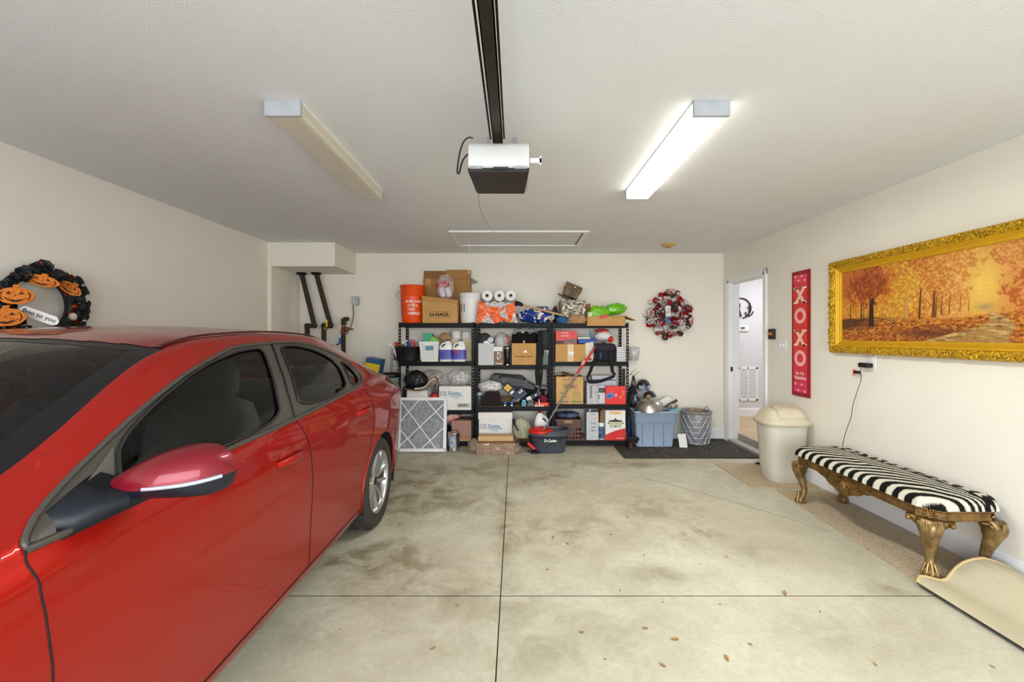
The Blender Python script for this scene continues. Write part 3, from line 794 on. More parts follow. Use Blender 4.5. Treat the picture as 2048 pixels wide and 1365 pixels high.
# mirror
mz = 1.06
def mir():
    root = MB(); Mc = Vector((-.895, 1.06, 1.005))
    # outline of the shell in x: local u from inner(0) to tip(1)
    rings = []; rings2 = []; n = 22; lamp = []
    for k in range(n + 1):
        u = k / n; x = -1.005 + .262 * u
        top = .024 + .054 * math.sin(math.pi * min(1, u * .80)) ** .9; bot = .036 + .02 * (u)
        if u > .8: s = math.sqrt(max(0.0, 1 - ((u - .8) / .2) ** 2)); top *= s * .98 + .02; bot *= s * .98 + .02
        cz = .985 + .018 * u; dep = (.075 + .03 * math.sin(math.pi * u)) * (math.sqrt(max(.0, 1 - ((u - .7) / .3) ** 2)) * .95 + .05 if u > .7 else 1)
        yb = 1.115 + .02 * u            # mirror glass plane
        ring = []; 
        for q in range(14):
            a = math.pi * q / 13 - math.pi / 2        # from bottom to top around the front
            ring.append((x, yb - dep * math.cos(a) ** .7 if math.cos(a) > 0 else yb, cz + (top if a > 0 else bot) * math.sin(a)))
        rings.append(ring)
        lamp.append((x, yb - dep * .97, cz - bot * .05))
    up = [r[6:] for r in rings]; lo = [r[:7] for r in rings]
    mo = MB(); mo.loft(lo, 0, True, False, False); mo.loft([[r[0], r[-1]] for r in rings], 0, False, False, False)
    # arm
    mo.loft([[(-1.07, .86, .905), (-1.07, 1.03, .93), (-1.07, 1.06, 1.03), (-1.06, .90, .975)], [(-.98, .92, .918), (-.98, 1.05, .925), (-.98, 1.07, 1.00), (-.98, .96, .975)],
             [(-.93, 1.02, .945), (-.93, 1.10, .945), (-.93, 1.11, .985), (-.93, 1.03, .985)]], 0, True)
    a = mo.build('mirror', mk('mirror_black', (12, 17, 28), .42), car)
    c = MB(); c.loft(up, 0, True, False, False); c.build('mirror_cap', mk('mirror_cap_red', (120, 3, 26), .36, metal=.3, coat=.4, var=.02), a)
    lm = MB(); lm.tube(lamp[9:22], .0055, 8); lm.build('signal_lamp', mk('clear_lamp', (190, 200, 214), .12, metal=.5), a)
mir()
# sail plate in front of the window
sl = cr([(425, 475), (430, 688), (310, 765), (225, 745)])
sp_ = MB(); sp_.add([(CX + W(y, h) + .002, y, h) for y, h in sl], [tuple(range(len(sl)))], 0); sp_.build('sail_plate', mk('sail_grey', (84, 78, 70), .5), car, fixn=False)
# aerial
MB().ell((CX, 2.98, cHc(2.98) + .012), (.022, .06, .028), 14).build('roof_aerial', M_BLACK, car)
# tail lamp
for sg in (1, -1):
    tl = MB(); tl.grid(lambda u, v: (CX + sg * (W(3.72 + .36 * u, .90 + .06 * u + .10 * (v - .5) * (1 - .3 * u)) + .004), 3.72 + .36 * u, .90 + .02 * u + .11 * (v - .5) * (.35 + .65 * u)), 14, 6)
    tl.build('tail_lamp', mk('tail_lamp_red', (120, 8, 12), .1, coat=1), car, fixn=False)
# cabin
M_SEAT = mk('dark_seat_fabric', (92, 94, 98), .9, var=.12, scale=60); M_CABIN = mk('cabin_dark', (96, 104, 112), .8)
def rbox(mb, c, s, r=.35, M=None, m=0):
    def fn(d):
        p = 5.0
        return 1.0 / (abs(d.x) ** p + abs(d.y) ** p + abs(d.z) ** p) ** (1 / p)
    mb.ell(c, (s[0] / 2, s[1] / 2, s[2] / 2), 24, m, M, fn)
for sx in (-.34, .36):
    s = MB(); c = (CX + sx, 1.85, .45)
    rbox(s, (CX + sx, 1.62, .50), (.52, .52, .16)); rbox(s, (CX + sx, 1.93, .78), (.50, .15, .60), M=rotM((CX + sx, 1.93, .5), rx=math.radians(-14)))
    so = s.build('seat', M_SEAT, car)
    h = MB(); rbox(h, (CX + sx, 2.06, 1.15), (.28, .11, .19)); h.build('headrest', M_SEAT, so)
    p = MB()
    for d in (-.06, .06): p.cyl((CX + sx + d, 2.02, 1.00), (CX + sx + d, 2.06, 1.10), .006)
    p.build('headrest_posts', M_CHROME, so)
s = MB(); rbox(s, (CX, 2.72, .50), (1.30, .50, .18)); rbox(s, (CX, 3.02, .80), (1.26, .16, .52), M=rotM((CX, 3.02, .6), rx=math.radians(-18)))
rs = s.build('rear_seat', M_SEAT, car)
for sx in (-.42, .42):
    h = MB(); rbox(h, (CX + sx, 3.10, 1.07), (.26, .10, .14)); h.build('headrest', M_SEAT, rs)
c = MB(); c.box(CX - .78, CX + .78, .75, 3.3, .21, .26); c.box(CX - .62, CX + .62, 3.12, 3.66, .93, .95); c.box(CX - .10, CX + .10, 1.0, 2.2, .26, .55)
for sg in (1, -1): c.box(CX + sg * .80 - .02, CX + sg * .80 + .02, .85, 3.2, .26, .86)
c.build('cabin_trim', M_CABIN, car)
d = MB(); d.loft([[(CX + x, .72 if 0 else y, z) for y, z in ((.62, .86), (1.05, .86), (1.13, .80), (1.16, .62), (.70, .60))] for x in (-.74, .74)], 0, True); d.build('dashboard', M_CABIN, car)
sw = MB(); Ms = Matrix.Translation((CX + .36, 1.32, .80)) @ Matrix.Rotation(math.radians(62), 4, 'X')
sw.add([], []); pts = [Ms @ Vector((.185 * math.cos(a), .185 * math.sin(a), 0)) for a in [2 * math.pi * k / 32 for k in range(32)]]
sw.tube(pts, .014, 8, closed=True); sw.lathe([(.06, .0), (.05, .025), (0, .03)], 16, M=Ms)
for a in (0, math.pi, -math.pi / 2): sw.tube([Ms @ Vector((.05 * math.cos(a), .05 * math.sin(a), .01)), Ms @ Vector((.18 * math.cos(a), .18 * math.sin(a), 0))], .012, 6)
sw.build('steering_wheel', M_BLACK, car)
hl = MB(); hl.grid(lambda u, v: (CX + cWr((1.5 + 1.4 * v)) * .92 * (1 - 2 * u), 1.5 + 1.4 * v, cHc(1.5 + 1.4 * v) - .025 - (cHc(1.5 + 1.4 * v) - cHr(1.5 + 1.4 * v)) * abs(1 - 2 * u) ** 2.3), 10, 14)
hl.build('headliner', mk('headliner_grey', (120, 120, 116), .9), car, fixn=False)
rm = MB(); rbox(rm, (CX, 1.40, 1.22), (.24, .03, .065)); rm.build('rear_view_mirror', M_BLACK, car)
# ================================================================ ceiling things
def strip_light(xa, label, lit):
    z0, z1, w, h = 1.965, 3.19, .168, .072
    t = thing('ceiling_light', label, 'ceiling light', (xa + w / 2, (z0 + z1) / 2, CE), 'strip lights on the ceiling')
    t.location.z = CE; 
    MB().box(xa, xa + w, z0, z0 + .02, CE - h, CE).build('end_cap', mk('lamp_end_white', (178, 181, 187), .5), t, bevel=.002)
    MB().box(xa, xa + w, z1 - .02, z1, CE - h, CE).build('end_cap', mk('lamp_end_white', (178, 181, 187), .5), t, bevel=.002)
    MB().box(xa + .012, xa + w - .012, z0 + .02, z1 - .02, CE - .02, CE).build('housing', M_WHITE, t)
    if lit:
        m = mk('lit_diffuser', (255, 252, 240), .5, emit=LAMP)
    else:
        m = mk('frosted_diffuser', (214, 206, 190), .35, var=.02)
    prof = [(.003, 0), (.001, -.055), (.006, -.066), (.02, -.071), (w - .02, -.071), (w - .006, -.066), (w - .001, -.055), (w - .003, 0)]
    d = MB(); d.loft([[(xa + a, y, CE + b) for a, b in prof] for y in (z0 + .02, z1 - .02)], 0, False, False)
    d.build('diffuser', m, t)
    if lit:
        al = area_light('ceiling_light_glow', (xa + w / 2, (z0 + z1) / 2, CE - h - .004), (0, 0, 0), w * .9, z1 - z0 - .06, 17, (1.0, .98, .93)); al.parent = t; al.location = (0, 0, -h - .004)
    MB().box(xa - .002, xa + .004, z0 + .02, z1 - .02, CE - .010, CE).box(xa + w - .004, xa + w + .002, z0 + .02, z1 - .02, CE - .010, CE).build('side_rail', M_WHITE, t)
LAMP = 2.2
strip_light(-1.163, 'unlit white wraparound strip light on the ceiling above the car', False)
strip_light(.826, 'lit white wraparound strip light glowing on the right of the ceiling', True)
# garage door opener: head, rail, chain, bracket, cords
M_RAIL = mk('dark_rail_steel', (58, 50, 40), .45, metal=.6, var=.1); M_CHAIN = mk('oiled_chain', (40, 36, 30), .5, metal=.7)
oz0, oz1 = 1.86, 2.18
op = thing('garage_door_opener', 'white and black garage door opener hanging from the middle of the ceiling', 'garage door opener', (-.075, 2.0, 2.0))
xl, xr = X(934, oz0), X(1060, oz0); ht = H(279, oz0); hm = H(338, oz0); hb = 1.985
cv = MB(); n = 10; rings = []
for k in range(n + 1):
    a = math.pi / 2 * k / n; rings.append((oz0 + .012 + .05 * (1 - math.sin(a)) , hm + .0 + (ht - hm) * math.sin(a) ** .0 * (k / n)))
prof = [(oz1, hm + .01), (oz0 + .05, hm + .01), (oz0 + .012, hm + .002), (oz0, hm + .02), (oz0 - .004, hm + .06), (oz0 + .004, ht - .03), (oz0 + .022, ht - .008), (oz0 + .05, ht), (oz1, ht)]
cv.loft([[(x + dx, y, h - dh * (1 if i_ > 6 else 0)) for i_, (y, h) in enumerate(prof)] for x, dx, dh in ((xl, .006, .008), (xl + .010, 0, 0), (xr - .018, 0, 0), (xr, -.004, .010))], 0, True)
cv.build('light_cover', mk('opener_cover_white', (206, 206, 205), .35, var=.01), op)
bd = MB()
bd.hexa([(xl + .004, oz0 + .004, hm - .012), (xr - .004, oz0 + .004, hm - .012), (.046, oz1, 2.088), (-.196, oz1, 2.088), (xl + .002, oz0 + .004, hm + .006), (xr - .002, oz0 + .004, hm + .006), (.052, oz1, ht - .03), (-.20, oz1, ht - .03)])
bd.box(xl + .02, xr - .02, oz0 + .03, oz1 - .01, hm + .006, ht - .004)
bd.build('motor_housing', mk('opener_black', (34, 32, 28), .4, var=.03), op, bevel=.003)
fc = MB()
fc.box(xl + .012, xl + .068, oz0 - .003, oz0 + .004, hm + .000, hm + .010); fc.box(xr - .068, xr - .012, oz0 - .003, oz0 + .004, hm + .0, hm + .010)
fc.build('cover_clips', M_STEEL, op)
MB().box(-.098, -.030, oz0 - .004, oz0 + .01, hm - .006, hm + .008).build('lens_catch', M_BLACK, op, bevel=.003)
tr_ = MB(); rh = ht + .018
tr_.box(JX - .022 - .002, JX + .022 - .002, -1.5, oz0 + .08, rh, rh + .004); tr_.box(JX - .024, JX - .020, -1.5, oz0 + .08, rh, rh + .03); tr_.box(JX + .016, JX + .020, -1.5, oz0 + .08, rh, rh + .03)
tr_.build('rail', M_RAIL, op)
ch = MB()
for sx in (-.034, .027):
    z = .55
    while z < oz0 + .04:
        ch.box(JX + sx - .0035, JX + sx + .0035, z, z + .009, rh + .004, rh + .013); z += .0127
    ch.box(JX + sx - .0018, JX + sx + .0018, -1.5, oz0 + .05, rh + .006, rh + .011)
chn = ch.build('drive_chain', M_CHAIN, op)
hg = MB()
for x in (xl + .07, xr - .07): hg.box(x - .012, x + .012, oz1 - .02, oz1 + .16, ht - .034, ht - .030); hg.box(x - .012, x + .012, oz1 + .157, oz1 + .16, ht - .034, CE)
hg.build('hanger_bracket', M_STEEL, op)
ab = MB(); b0 = P(1060, 321, 1.96); ab.box(b0.x, b0.x + .052, 1.958, 1.962, b0.z - .012, b0.z + .010); ab.box(b0.x + .044, b0.x + .052, 1.958, 1.966, b0.z - .020, b0.z + .018)
ab.build('antenna_bracket', M_WHITE, op)
cb = MB(); cp = [P(945, 277, 1.95), P(938, 275, 1.93), P(928, 283, 1.91), P(920, 303, 1.9), P(915, 335, 1.9), P(915, 346, 1.9), P(919, 345, 1.91), P(924, 325, 1.93), P(932, 312, 1.97), P(940, 308, 2.0)]
def spline(pts, n=6):
    pts = [Vector(p) for p in pts]; out = []
    for i in range(len(pts) - 1):
        p0 = pts[max(0, i - 1)]; p1 = pts[i]; p2 = pts[i + 1]; p3 = pts[min(len(pts) - 1, i + 2)]
        for k in range(n):
            t = k / n; out.append(.5 * ((2 * p1) + (p2 - p0) * t + (2 * p0 - 5 * p1 + 4 * p2 - p3) * t * t + (3 * p1 - p0 - 3 * p2 + p3) * t ** 3))
    out.append(pts[-1]); return out
cb.tube(spline(cp), .0038, 8); cb.build('power_cord', M_BLACK, op)
wr_ = MB(); wr_.tube(spline([P(957, 386, 2.0), P(958, 405, 2.3), P(965, 430, 3.0), P(978, 455, 4.0), Vector((X(990, 4.41), 4.41, CE - .022))]), .0015, 5); wr_.build('sensor_wire', mk('wire_grey', (120, 116, 108), .6), op)

# attic hatch
hx0, hx1, hy0, hy1 = -.695, .768, 4.40, 5.12
at_ = thing('attic_hatch', 'white framed attic access hatch in the ceiling near the back wall', 'attic hatch', ((hx0 + hx1) / 2, (hy0 + hy1) / 2, CE)); hm_ = .05
h_ = MB()
h_.box(hx0, hx1, hy0, hy0 + hm_, CE - .018, CE); h_.box(hx0, hx1, hy1 - hm_, hy1, CE - .018, CE); h_.box(hx0, hx0 + hm_, hy0 + hm_, hy1 - hm_, CE - .018, CE); h_.box(hx1 - hm_, hx1, hy0 + hm_, hy1 - hm_, CE - .018, CE)
h_.build('frame', M_TRIM, at_, bevel=.003)
MB().box(hx0 + hm_ + .006, hx1 - hm_ - .012, hy0 + hm_ + .008, hy1 - hm_ - .004, CE - .006, CE).build('panel', M_CEIL, at_)
MB().box(hx0 + hm_ - .0, hx0 + .62, hy0 + hm_ - .0, hy0 + hm_ + .010, CE - .004, CE + .001).box(hx1 - hm_ - .016, hx1 - hm_, hy0 + hm_, hy1 - hm_, CE - .004, CE).build('gap', mk('dark_gap', (60, 52, 48), .9), at_)
ey = MB(); ey.tube([P(911, 478, 4.75) + Vector((0, 0, .0)), Vector((X(912, 4.75), 4.75, CE - .03)), Vector((X(913, 4.75), 4.75, CE - .012))], .004, 6); ey.build('eye_bolt', M_STEEL, at_)
pc = MB(); px_ = X(938.5, 4.9); pc.tube([(px_, 4.9, CE - .006), (px_ + .002, 4.9, 2.2), (px_ - .004, 4.9, H(543, 4.9))], .0022, 6); pc.ell((px_ - .004, 4.9, H(545, 4.9)), (.006, .006, .014), 8)
pc.build('pull_cord', M_WHITE, at_)
# smoke alarm
sd = MB(); sx_, sy_ = X(1337, 5.04), 5.04
sd.lathe([(.078, 0), (.078, -.02), (.070, -.030), (.05, -.036)], 32, c=(sx_, sy_, CE), cap=True).lathe([(.030, -.034), (.030, -.048), (.012, -.052)], 24, c=(sx_, sy_, CE), m=1)
o = sd.build('smoke_alarm', [mk('aged_plastic', (196, 168, 96), .5), mk('aged_plastic_dark', (160, 128, 64), .5)]); tag(o, 'yellowed round smoke alarm on the ceiling near the back wall', 'smoke alarm')

# ================================================================ pipes behind the car
M_PIPE = mk('black_foam_pipe', (52, 42, 34), .75, var=.1, scale=30)
def pipe(pts, flange, label, extra=None):
    b = pts[-1]; t = thing('insulated_pipe', label, 'pipe', (pts[-1].x, pts[-1].y, 0), 'insulated pipes under the soffit')
    m = MB()
    for a_, b_ in zip(pts, pts[1:]): m.cyl(a_, b_, .030, 16)
    for p in pts[1:-1]: m.ell(p, (.037, .037, .037), 14)
    m.build('pipe', M_PIPE, t)
    MB().ell(flange, (.062, .06, .028), 20).build('ceiling_collar', mk('foam_black', (20, 18, 16), .9), t)
    return t
pz = 5.46
def PP(x, y): return P(500 + x / 4.266, 470 + y / 4.266, pz)
def pipeline(a, e1, e2, z=.05):
    A = PP(*a); A.z = SO_H - .01; E1 = PP(*e1); E2 = PP(*e2); return [A, E1, E2, Vector((E2.x, pz, .02))]
p1 = pipeline((440, 345), (550, 775), (488, 778)); pipe(p1, p1[0], 'left of two black insulated pipes running down from the soffit')
p2 = pipeline((565, 340), (688, 775), (630, 775)); tp = pipe(p2, p2[0], 'right of two black insulated pipes running down from the soffit, yellow valve lever')
v = MB(); q = PP(668, 760); v.box(q.x - .008, q.x + .008, pz - .05, pz - .035, q.z - .04, q.z + .05); v.build('valve_lever', M_YELLOW, tp)
vb = MB(); vb.cyl(PP(655, 800) + Vector((0, -.05, 0)), PP(655, 800) + Vector((0, .0, 0)), .018); vb.build('valve_body', mk('brass', (170, 120, 60), .4, metal=.8), tp)
ws = thing('water_valve', 'bronze pressure valve on a black water pipe behind the red car', 'water valve', (PP(795, 0).x, pz, 0))
MB().cyl(Vector((PP(795, 0).x, pz, .02)), PP(797, 850), .028).cyl(PP(800, 770), PP(800, 715), .032).cyl(PP(800, 718), PP(840, 718), .026).build('pipe', M_PIPE, ws)
BR = mk('aged_bronze', (128, 84, 52), .45, metal=.7, var=.2, scale=60)
v = MB(); v.cyl(PP(797, 850), PP(800, 770), .02); v.ell(PP(822, 805), (.035, .035, .03), 14); v.cyl(PP(822, 805), PP(882, 805), .018, r1=.006); v.cyl(PP(780, 830), PP(815, 830), .03); v.cyl(PP(785, 800), PP(815, 800), .026)
v.build('valve_body', BR, ws)
v = MB(); v.tube(spline([PP(805, 860), PP(835, 830), PP(868, 760), PP(882, 690), PP(880, 600)]), .010, 8); eb = v.build('conduit', M_GREY, ws)
v = MB(); v.tube(spline([PP(735, 940), PP(765, 925), PP(780, 880)]), .008, 8); v.build('hose', M_BLACK, ws)
MB().box(PP(770, 0).x, PP(788, 0).x, pz - .04, pz + .0, PP(0, 930).z, PP(0, 880).z).build('blue_label', M_BLUE, ws)
e = thing('outlet_box', 'small grey metal electrical box above the water valve', 'electrical box', (PP(875, 0).x, ZB - .03, PP(0, 592).z))
x0, x1, z0, z1 = PP(852, 0).x, PP(897, 0).x, PP(0, 594).z, PP(0, 520).z
MB().box(x0, x1, ZB - .09, ZB, z0, z1).build('box', M_STEEL, e, bevel=.004)
MB().box(x0 + .008, x1 - .02, ZB - .094, ZB - .088, z0 + .008, z1 - .008).build('cover', mk('cover_grey', (186, 188, 188), .5), e)

# ================================================================ right wall things
xw = XR
def RW(px, py): z = wallx(px, xw); return (z, H(py, z))      # (depth, height) on the right wall
# switch plate
z0 = wallx(1573, xw); z1 = wallx(1557, xw); h0 = H(703, z0); h1 = H(678, z0)
s = thing('light_switch', 'white double switch plate beside the doorway', 'light switch', (xw, (z0 + z1) / 2, h0))
MB().box(xw - .006, xw, z0, z1, h0, h1).build('plate', M_WHITE, s, bevel=.002)
for k in (.3, .7):
    zz = z0 + (z1 - z0) * k; MB().box(xw - .014, xw - .005, zz - .006, zz + .006, (h0 + h1) / 2 - .014, (h0 + h1) / 2 + .012).build('toggle', M_WHITE, s, bevel=.001)
# door opener button panel (black)
z0 = wallx(1552, xw); z1 = wallx(1541, xw); h0 = H(679, z0); h1 = H(658, z0)
s = thing('wall_button', 'small black wall-mounted opener button with orange light near the doorway', 'wall button', (xw, (z0 + z1) / 2, h0))
MB().box(xw - .03, xw, z0, z1, h0, h1).build('housing', mk('button_black', (40, 34, 28), .5), s, bevel=.008)
MB().box(xw - .036, xw - .028, z0 + .02, z1 - .01, (h0 + h1) / 2 - .012, (h0 + h1) / 2 + .018).build('button', mk('amber_button', (200, 130, 70), .4), s, bevel=.002)
# XOXO banner
zn = wallx(1622, xw); zf = wallx(1587, xw); ht_ = H(538, zn); hb_ = H(797, zn); zc = (zn + zf) / 2; wd = zf - zn; hh = ht_ - hb_
b = thing('valentine_sign', 'tall narrow red valentine sign reading XOXO on the right wall', 'sign', (xw, zc, hb_))
MB().box(xw - .016, xw - .002, zn, zf, hb_, ht_).build('board', mk('sign_dark_red', (150, 22, 22), .5), b, bevel=.001)
def grad(nm, c0, c1, z0, z1, wx):
    m = bpy.data.materials.new(nm); m.use_nodes = True; N = m.node_tree.nodes; L = m.node_tree.links; bb = N['Principled BSDF']
    tc = N.new('ShaderNodeTexCoord'); sx = N.new('ShaderNodeSeparateXYZ'); mr = N.new('ShaderNodeMapRange'); r = N.new('ShaderNodeValToRGB')
    L.new(tc.outputs['Generated'], sx.inputs[0]); L.new(sx.outputs[2], r.inputs[0])
    e = r.color_ramp.elements; e[0].position = 0; e[0].color = lin(c0); e[1].position = .38; e[1].color = lin(c1)
    e2 = e.new(.86); e2.color = lin(c1); e3 = e.new(.97); e3.color = lin((224, 52, 84))
    L.new(r.outputs[0], bb.inputs['Base Color']); bb.inputs['Roughness'].default_value = .5; return m
MB().box(xw - .018, xw - .0155, zn + .028, zf - .028, hb_ + .035, ht_ - .035).build('printed_panel', grad('valentine_print', (216, 40, 96), (222, 52, 44), 0, 1, 0), b)
M_PK = mk('pink_ink', (250, 176, 178), .6); M_PK2 = mk('faint_pink_ink', (232, 96, 110), .6); M_CRM = mk('cream_ink', (250, 226, 206), .6)
fx_ = xw - .0185
def letter_x(zc_, hc, w, h):
    vs_, fs_ = text_mesh('X', .02); o_ = MB()
    # striped : cut into bands by building the X of slanted bars
    n = 9
    for k in range(n):
        for sg in (1, -1):
            a0 = k / n; a1 = (k + .80) / n
            t = .27
            p = []
            for a in (a0, a1):
                c = (a - .5) * sg * (1 - t)
                p += [(c - t / 2, a), (c + t / 2, a)]
            pts = [(fx_ - .0004 * (1 + (sg > 0)), zc_ - q[0] * w, hc + (q[1] - .5) * h) for q in (p[0], p[1], p[3], p[2])]
            o_.add(pts, [(0, 1, 2, 3)], 0)
    for sg in (1, -1):
        for top in (1, -1):
            cx_ = .36 * sg * 1.0; zz = hc + top * (h / 2 - .008)
            o_.add([(fx_ - .0004, zc_ - (cx_ - .2) * w, zz - .008), (fx_ - .0004, zc_ - (cx_ + .2) * w, zz - .008), (fx_ - .0004, zc_ - (cx_ + .2) * w, zz + .008), (fx_ - .0004, zc_ - (cx_ - .2) * w, zz + .008)], [(0, 1, 2, 3)], 0)
    o_.build('lettering', M_CRM, b, fixn=False)
def letter_o(zc_, hc, w, h):
    o_ = MB(); n = 40; r0 = [(fx_ - .0004, zc_ + w / 2 * math.cos(2 * math.pi * k / n), hc + h / 2 * math.sin(2 * math.pi * k / n)) for k in range(n)]
    r1 = [(fx_ - .0004, zc_ + w * .26 * math.cos(2 * math.pi * k / n), hc + h * .27 * math.sin(2 * math.pi * k / n)) for k in range(n)]
    o_.loft([r0, r1], 0, False, False); o_.build('lettering', M_PK, b, fixn=False)
def hs_(py): return H(py, zc)
letter_x(zc, hs_(591), .165, .155); letter_o(zc, hs_(632), .165, .152); letter_x(zc, hs_(676), .165, .155); letter_o(zc, hs_(717), .165, .155)
text('Be My', (fx_, zc, hs_(748)), .115, .036, M_CRM, b, facing='x', bold=.02); text('Valentine', (fx_, zc, hs_(756)), .165, .034, M_CRM, b, facing='x', bold=.02)
def heart(zc_, hc, s_, mat, mb):
    pts = []
    for k in range(24):
        t = 2 * math.pi * k / 24; pts.append((fx_ - .0003, zc_ - s_ * .0625 * 16 * math.sin(t) ** 3 / 1.0, hc + s_ * .0625 * (13 * math.cos(t) - 5 * math.cos(2 * t) - 2 * math.cos(3 * t) - math.cos(4 * t))))
    mb.add([(fx_ - .0003, zc_, hc)] + pts, [(0, k + 1, (k + 1) % 24 + 1) for k in range(24)])
for i, py in enumerate((553, 561, 769, 781)):
    for k in range(4):
        m_ = MB(); heart(zc + .068 - .045 * k, hs_(py) - .002 * k, .017, None, m_); m_.build('heart', M_PK if (k + i) % 2 == 0 else M_PK2, b, fixn=False)
MB().lathe([(.004, 0), (.004, .002)], 10, M=Matrix.Translation((fx_ + .002, zc, ht_ - .018)) @ Matrix.Rotation(-math.pi / 2, 4, 'Y')).build('nail', M_STEEL, b)

# framed autumn landscape
pz1 = wallx(1657.5, xw - .05); ph1, ph0 = 1.990, 1.215; pz0 = pz1 - 1.86; fw = .105
pt = thing('framed_landscape', 'large gilt framed landscape of golden autumn woods and a stream', 'picture', (xw, (pz0 + pz1) / 2, ph0))
def gilt():
    m = bpy.data.materials.new('carved_gilt'); m.use_nodes = True; N = m.node_tree.nodes; L = m.node_tree.links; bb = N['Principled BSDF']
    tc = N.new('ShaderNodeTexCoord'); vo = N.new('ShaderNodeTexVoronoi'); vo.inputs['Scale'].default_value = 55; vo.feature = 'SMOOTH_F1'
    nz = N.new('ShaderNodeTexNoise'); nz.inputs['Scale'].default_value = 40; nz.inputs['Distortion'].default_value = 2.5; nz.inputs['Detail'].default_value = 2
    L.new(tc.outputs['Object'], vo.inputs[0]); L.new(tc.outputs['Object'], nz.inputs[0])
    r = N.new('ShaderNodeValToRGB'); e = r.color_ramp.elements; e[0].position = .38; e[0].color = lin((150, 104, 10)); e[1].position = .6; e[1].color = lin((240, 196, 40)); L.new(nz.outputs[0], r.inputs[0])
    L.new(r.outputs[0], bb.inputs['Base Color']); bb.inputs['Metallic'].default_value = .4; bb.inputs['Roughness'].default_value = .42
    bp = N.new('ShaderNodeBump'); bp.inputs['Strength'].default_value = 1; bp.inputs['Distance'].default_value = .012; L.new(nz.outputs[0], bp.inputs['Height']); L.new(bp.outputs[0], bb.inputs['Normal']); return m
M_GILT = gilt(); M_GOLD = mk('smooth_gilt', (214, 166, 28), .5, metal=.35, var=.05)
def frame_ring(mb, prof, m=0):       # prof: (inset from outer edge, proud of wall)
    c = [(pz1, ph1), (pz0, ph1), (pz0, ph0), (pz1, ph0)]; dirs = [(-1, -1), (1, -1), (1, 1), (-1, 1)]
    rings = [[(xw - d, cy + dy * a, ch + dh * a) for a, d in prof] for (cy, ch), (dy, dh) in zip(c, dirs)]
    for i in range(4): mb.loft([rings[i], rings[(i + 1) % 4]], m, False, False, False)
fr1 = MB(); frame_ring(fr1, [(0, 0), (0, .035), (.004, .045), (.016, .058), (.032, .060), (.050, .048), (.058, .040)])
fr1.build('carved_frame', M_GILT, pt, fixn=False)
fr2 = MB(); frame_ring(fr2, [(.058, .040), (.062, .044), (.070, .040), (.074, .032), (.082, .034), (.086, .027), (.094, .028), (fw, .020), (fw, .012)])
fr2.build('inner_slip', M_GOLD, pt, fixn=False)
# raised scroll ornaments around the frame
orn = MB(); random.seed(2)
def scroll(cy, ch, s, ang):
    p = []
    for k in range(9):
        t = k / 8; a = ang + t * 4.2; r = s * (1 - .75 * t); p.append((xw - .058 - .004 * math.sin(math.pi * t), cy + r * math.cos(a), ch + r * math.sin(a)))
    orn.tube(p, lambda u: .0042 * (1 - .6 * u) + .001, 5)
y = pz1 - .03
while y > pz0 + .02:
    for hc in (ph1 - .027, ph0 + .027): scroll(y, hc, .020, random.uniform(0, 6.3)); scroll(y - .014, hc + random.uniform(-.008, .008), .012, random.uniform(0, 6.3))
    y -= .03
h = ph0 + .05
while h < ph1 - .04:
    for cy in (pz1 - .027, pz0 + .027): scroll(cy, h, .020, random.uniform(0, 6.3)); scroll(cy + random.uniform(-.01, .01), h + .014, .012, random.uniform(0, 6.3))
    h += .03
orn.build('scrollwork', M_GILT, pt)
# the painting itself: coloured vertex by vertex as pigment on the canvas
NX, NY = 560, 240
cw_, chh = (pz1 - pz0 - 2 * fw), (ph1 - ph0 - 2 * fw)
rng = np.random.default_rng(5)
def vnoise(u, v, f, seed):
    r = np.random.default_rng(seed); G = r.random((512, 512))
    x = u * f; y_ = v * f; xi = np.floor(x).astype(int); yi = np.floor(y_).astype(int); fx = x - xi; fy = y_ - yi; fx = fx * fx * (3 - 2 * fx); fy = fy * fy * (3 - 2 * fy)
    g = lambda a, b: G[a % 512, b % 512]
    return (g(xi, yi) * (1 - fx) + g(xi + 1, yi) * fx) * (1 - fy) + (g(xi, yi + 1) * (1 - fx) + g(xi + 1, yi + 1) * fx) * fy
def fb(u, v, f, seed, o=5):
    s = 0; a = .5; t = 0
    for k in range(o): s = s + a * vnoise(u, v, f * 2 ** k, seed + k); t += a; a *= .62
    return s / t
U, V = np.meshgrid(np.linspace(0, 1, NX + 1), np.linspace(0, 1, NY + 1), indexing='ij')
asp = cw_ / chh; Ux = U * asp
def L3(c): return np.array(lin(c)[:3])
img = np.zeros(U.shape + (3,))
def lay(mask, c):
    global img
    mask = np.clip(mask, 0, 1)[..., None]; img = img * (1 - mask) + (c if isinstance(c, np.ndarray) and c.ndim == 3 else L3(c)) * mask
def ss(x, a, b): t = np.clip((x - a) / (b - a), 0, 1); return t * t * (3 - 2 * t)
glow = np.exp(-(((U - .64) / .10) ** 2 + ((V - .62) / .42) ** 2))
lay(np.ones_like(U), (206, 120, 46)); lay(glow, (250, 206, 96))
def foliage(cx, cy, rx, ry, c0, c1, seed, dens=.5):
    d = ((U - cx) / rx) ** 2 + ((V - cy) / ry) ** 2; n = fb(Ux, V, 14, seed, 6)
    lay(ss(n * 1.25 - d * .45, .30, .48) * dens * 1.7, c0); lay(ss(fb(Ux, V, 46, seed + 9, 4), .50, .62) * ss(1.25 - d, 0, .35) * .85, c1)
foliage(.34, .70, .22, .46, (196, 106, 30), (236, 172, 74), 11, .7); foliage(.50, .62, .12, .34, (206, 124, 44), (240, 184, 96), 17, .6)
foliage(.28, .62, .14, .40, (214, 150, 40), (244, 196, 70), 23); foliage(.06, .50, .10, .30, (214, 138, 40), (240, 180, 70), 29)
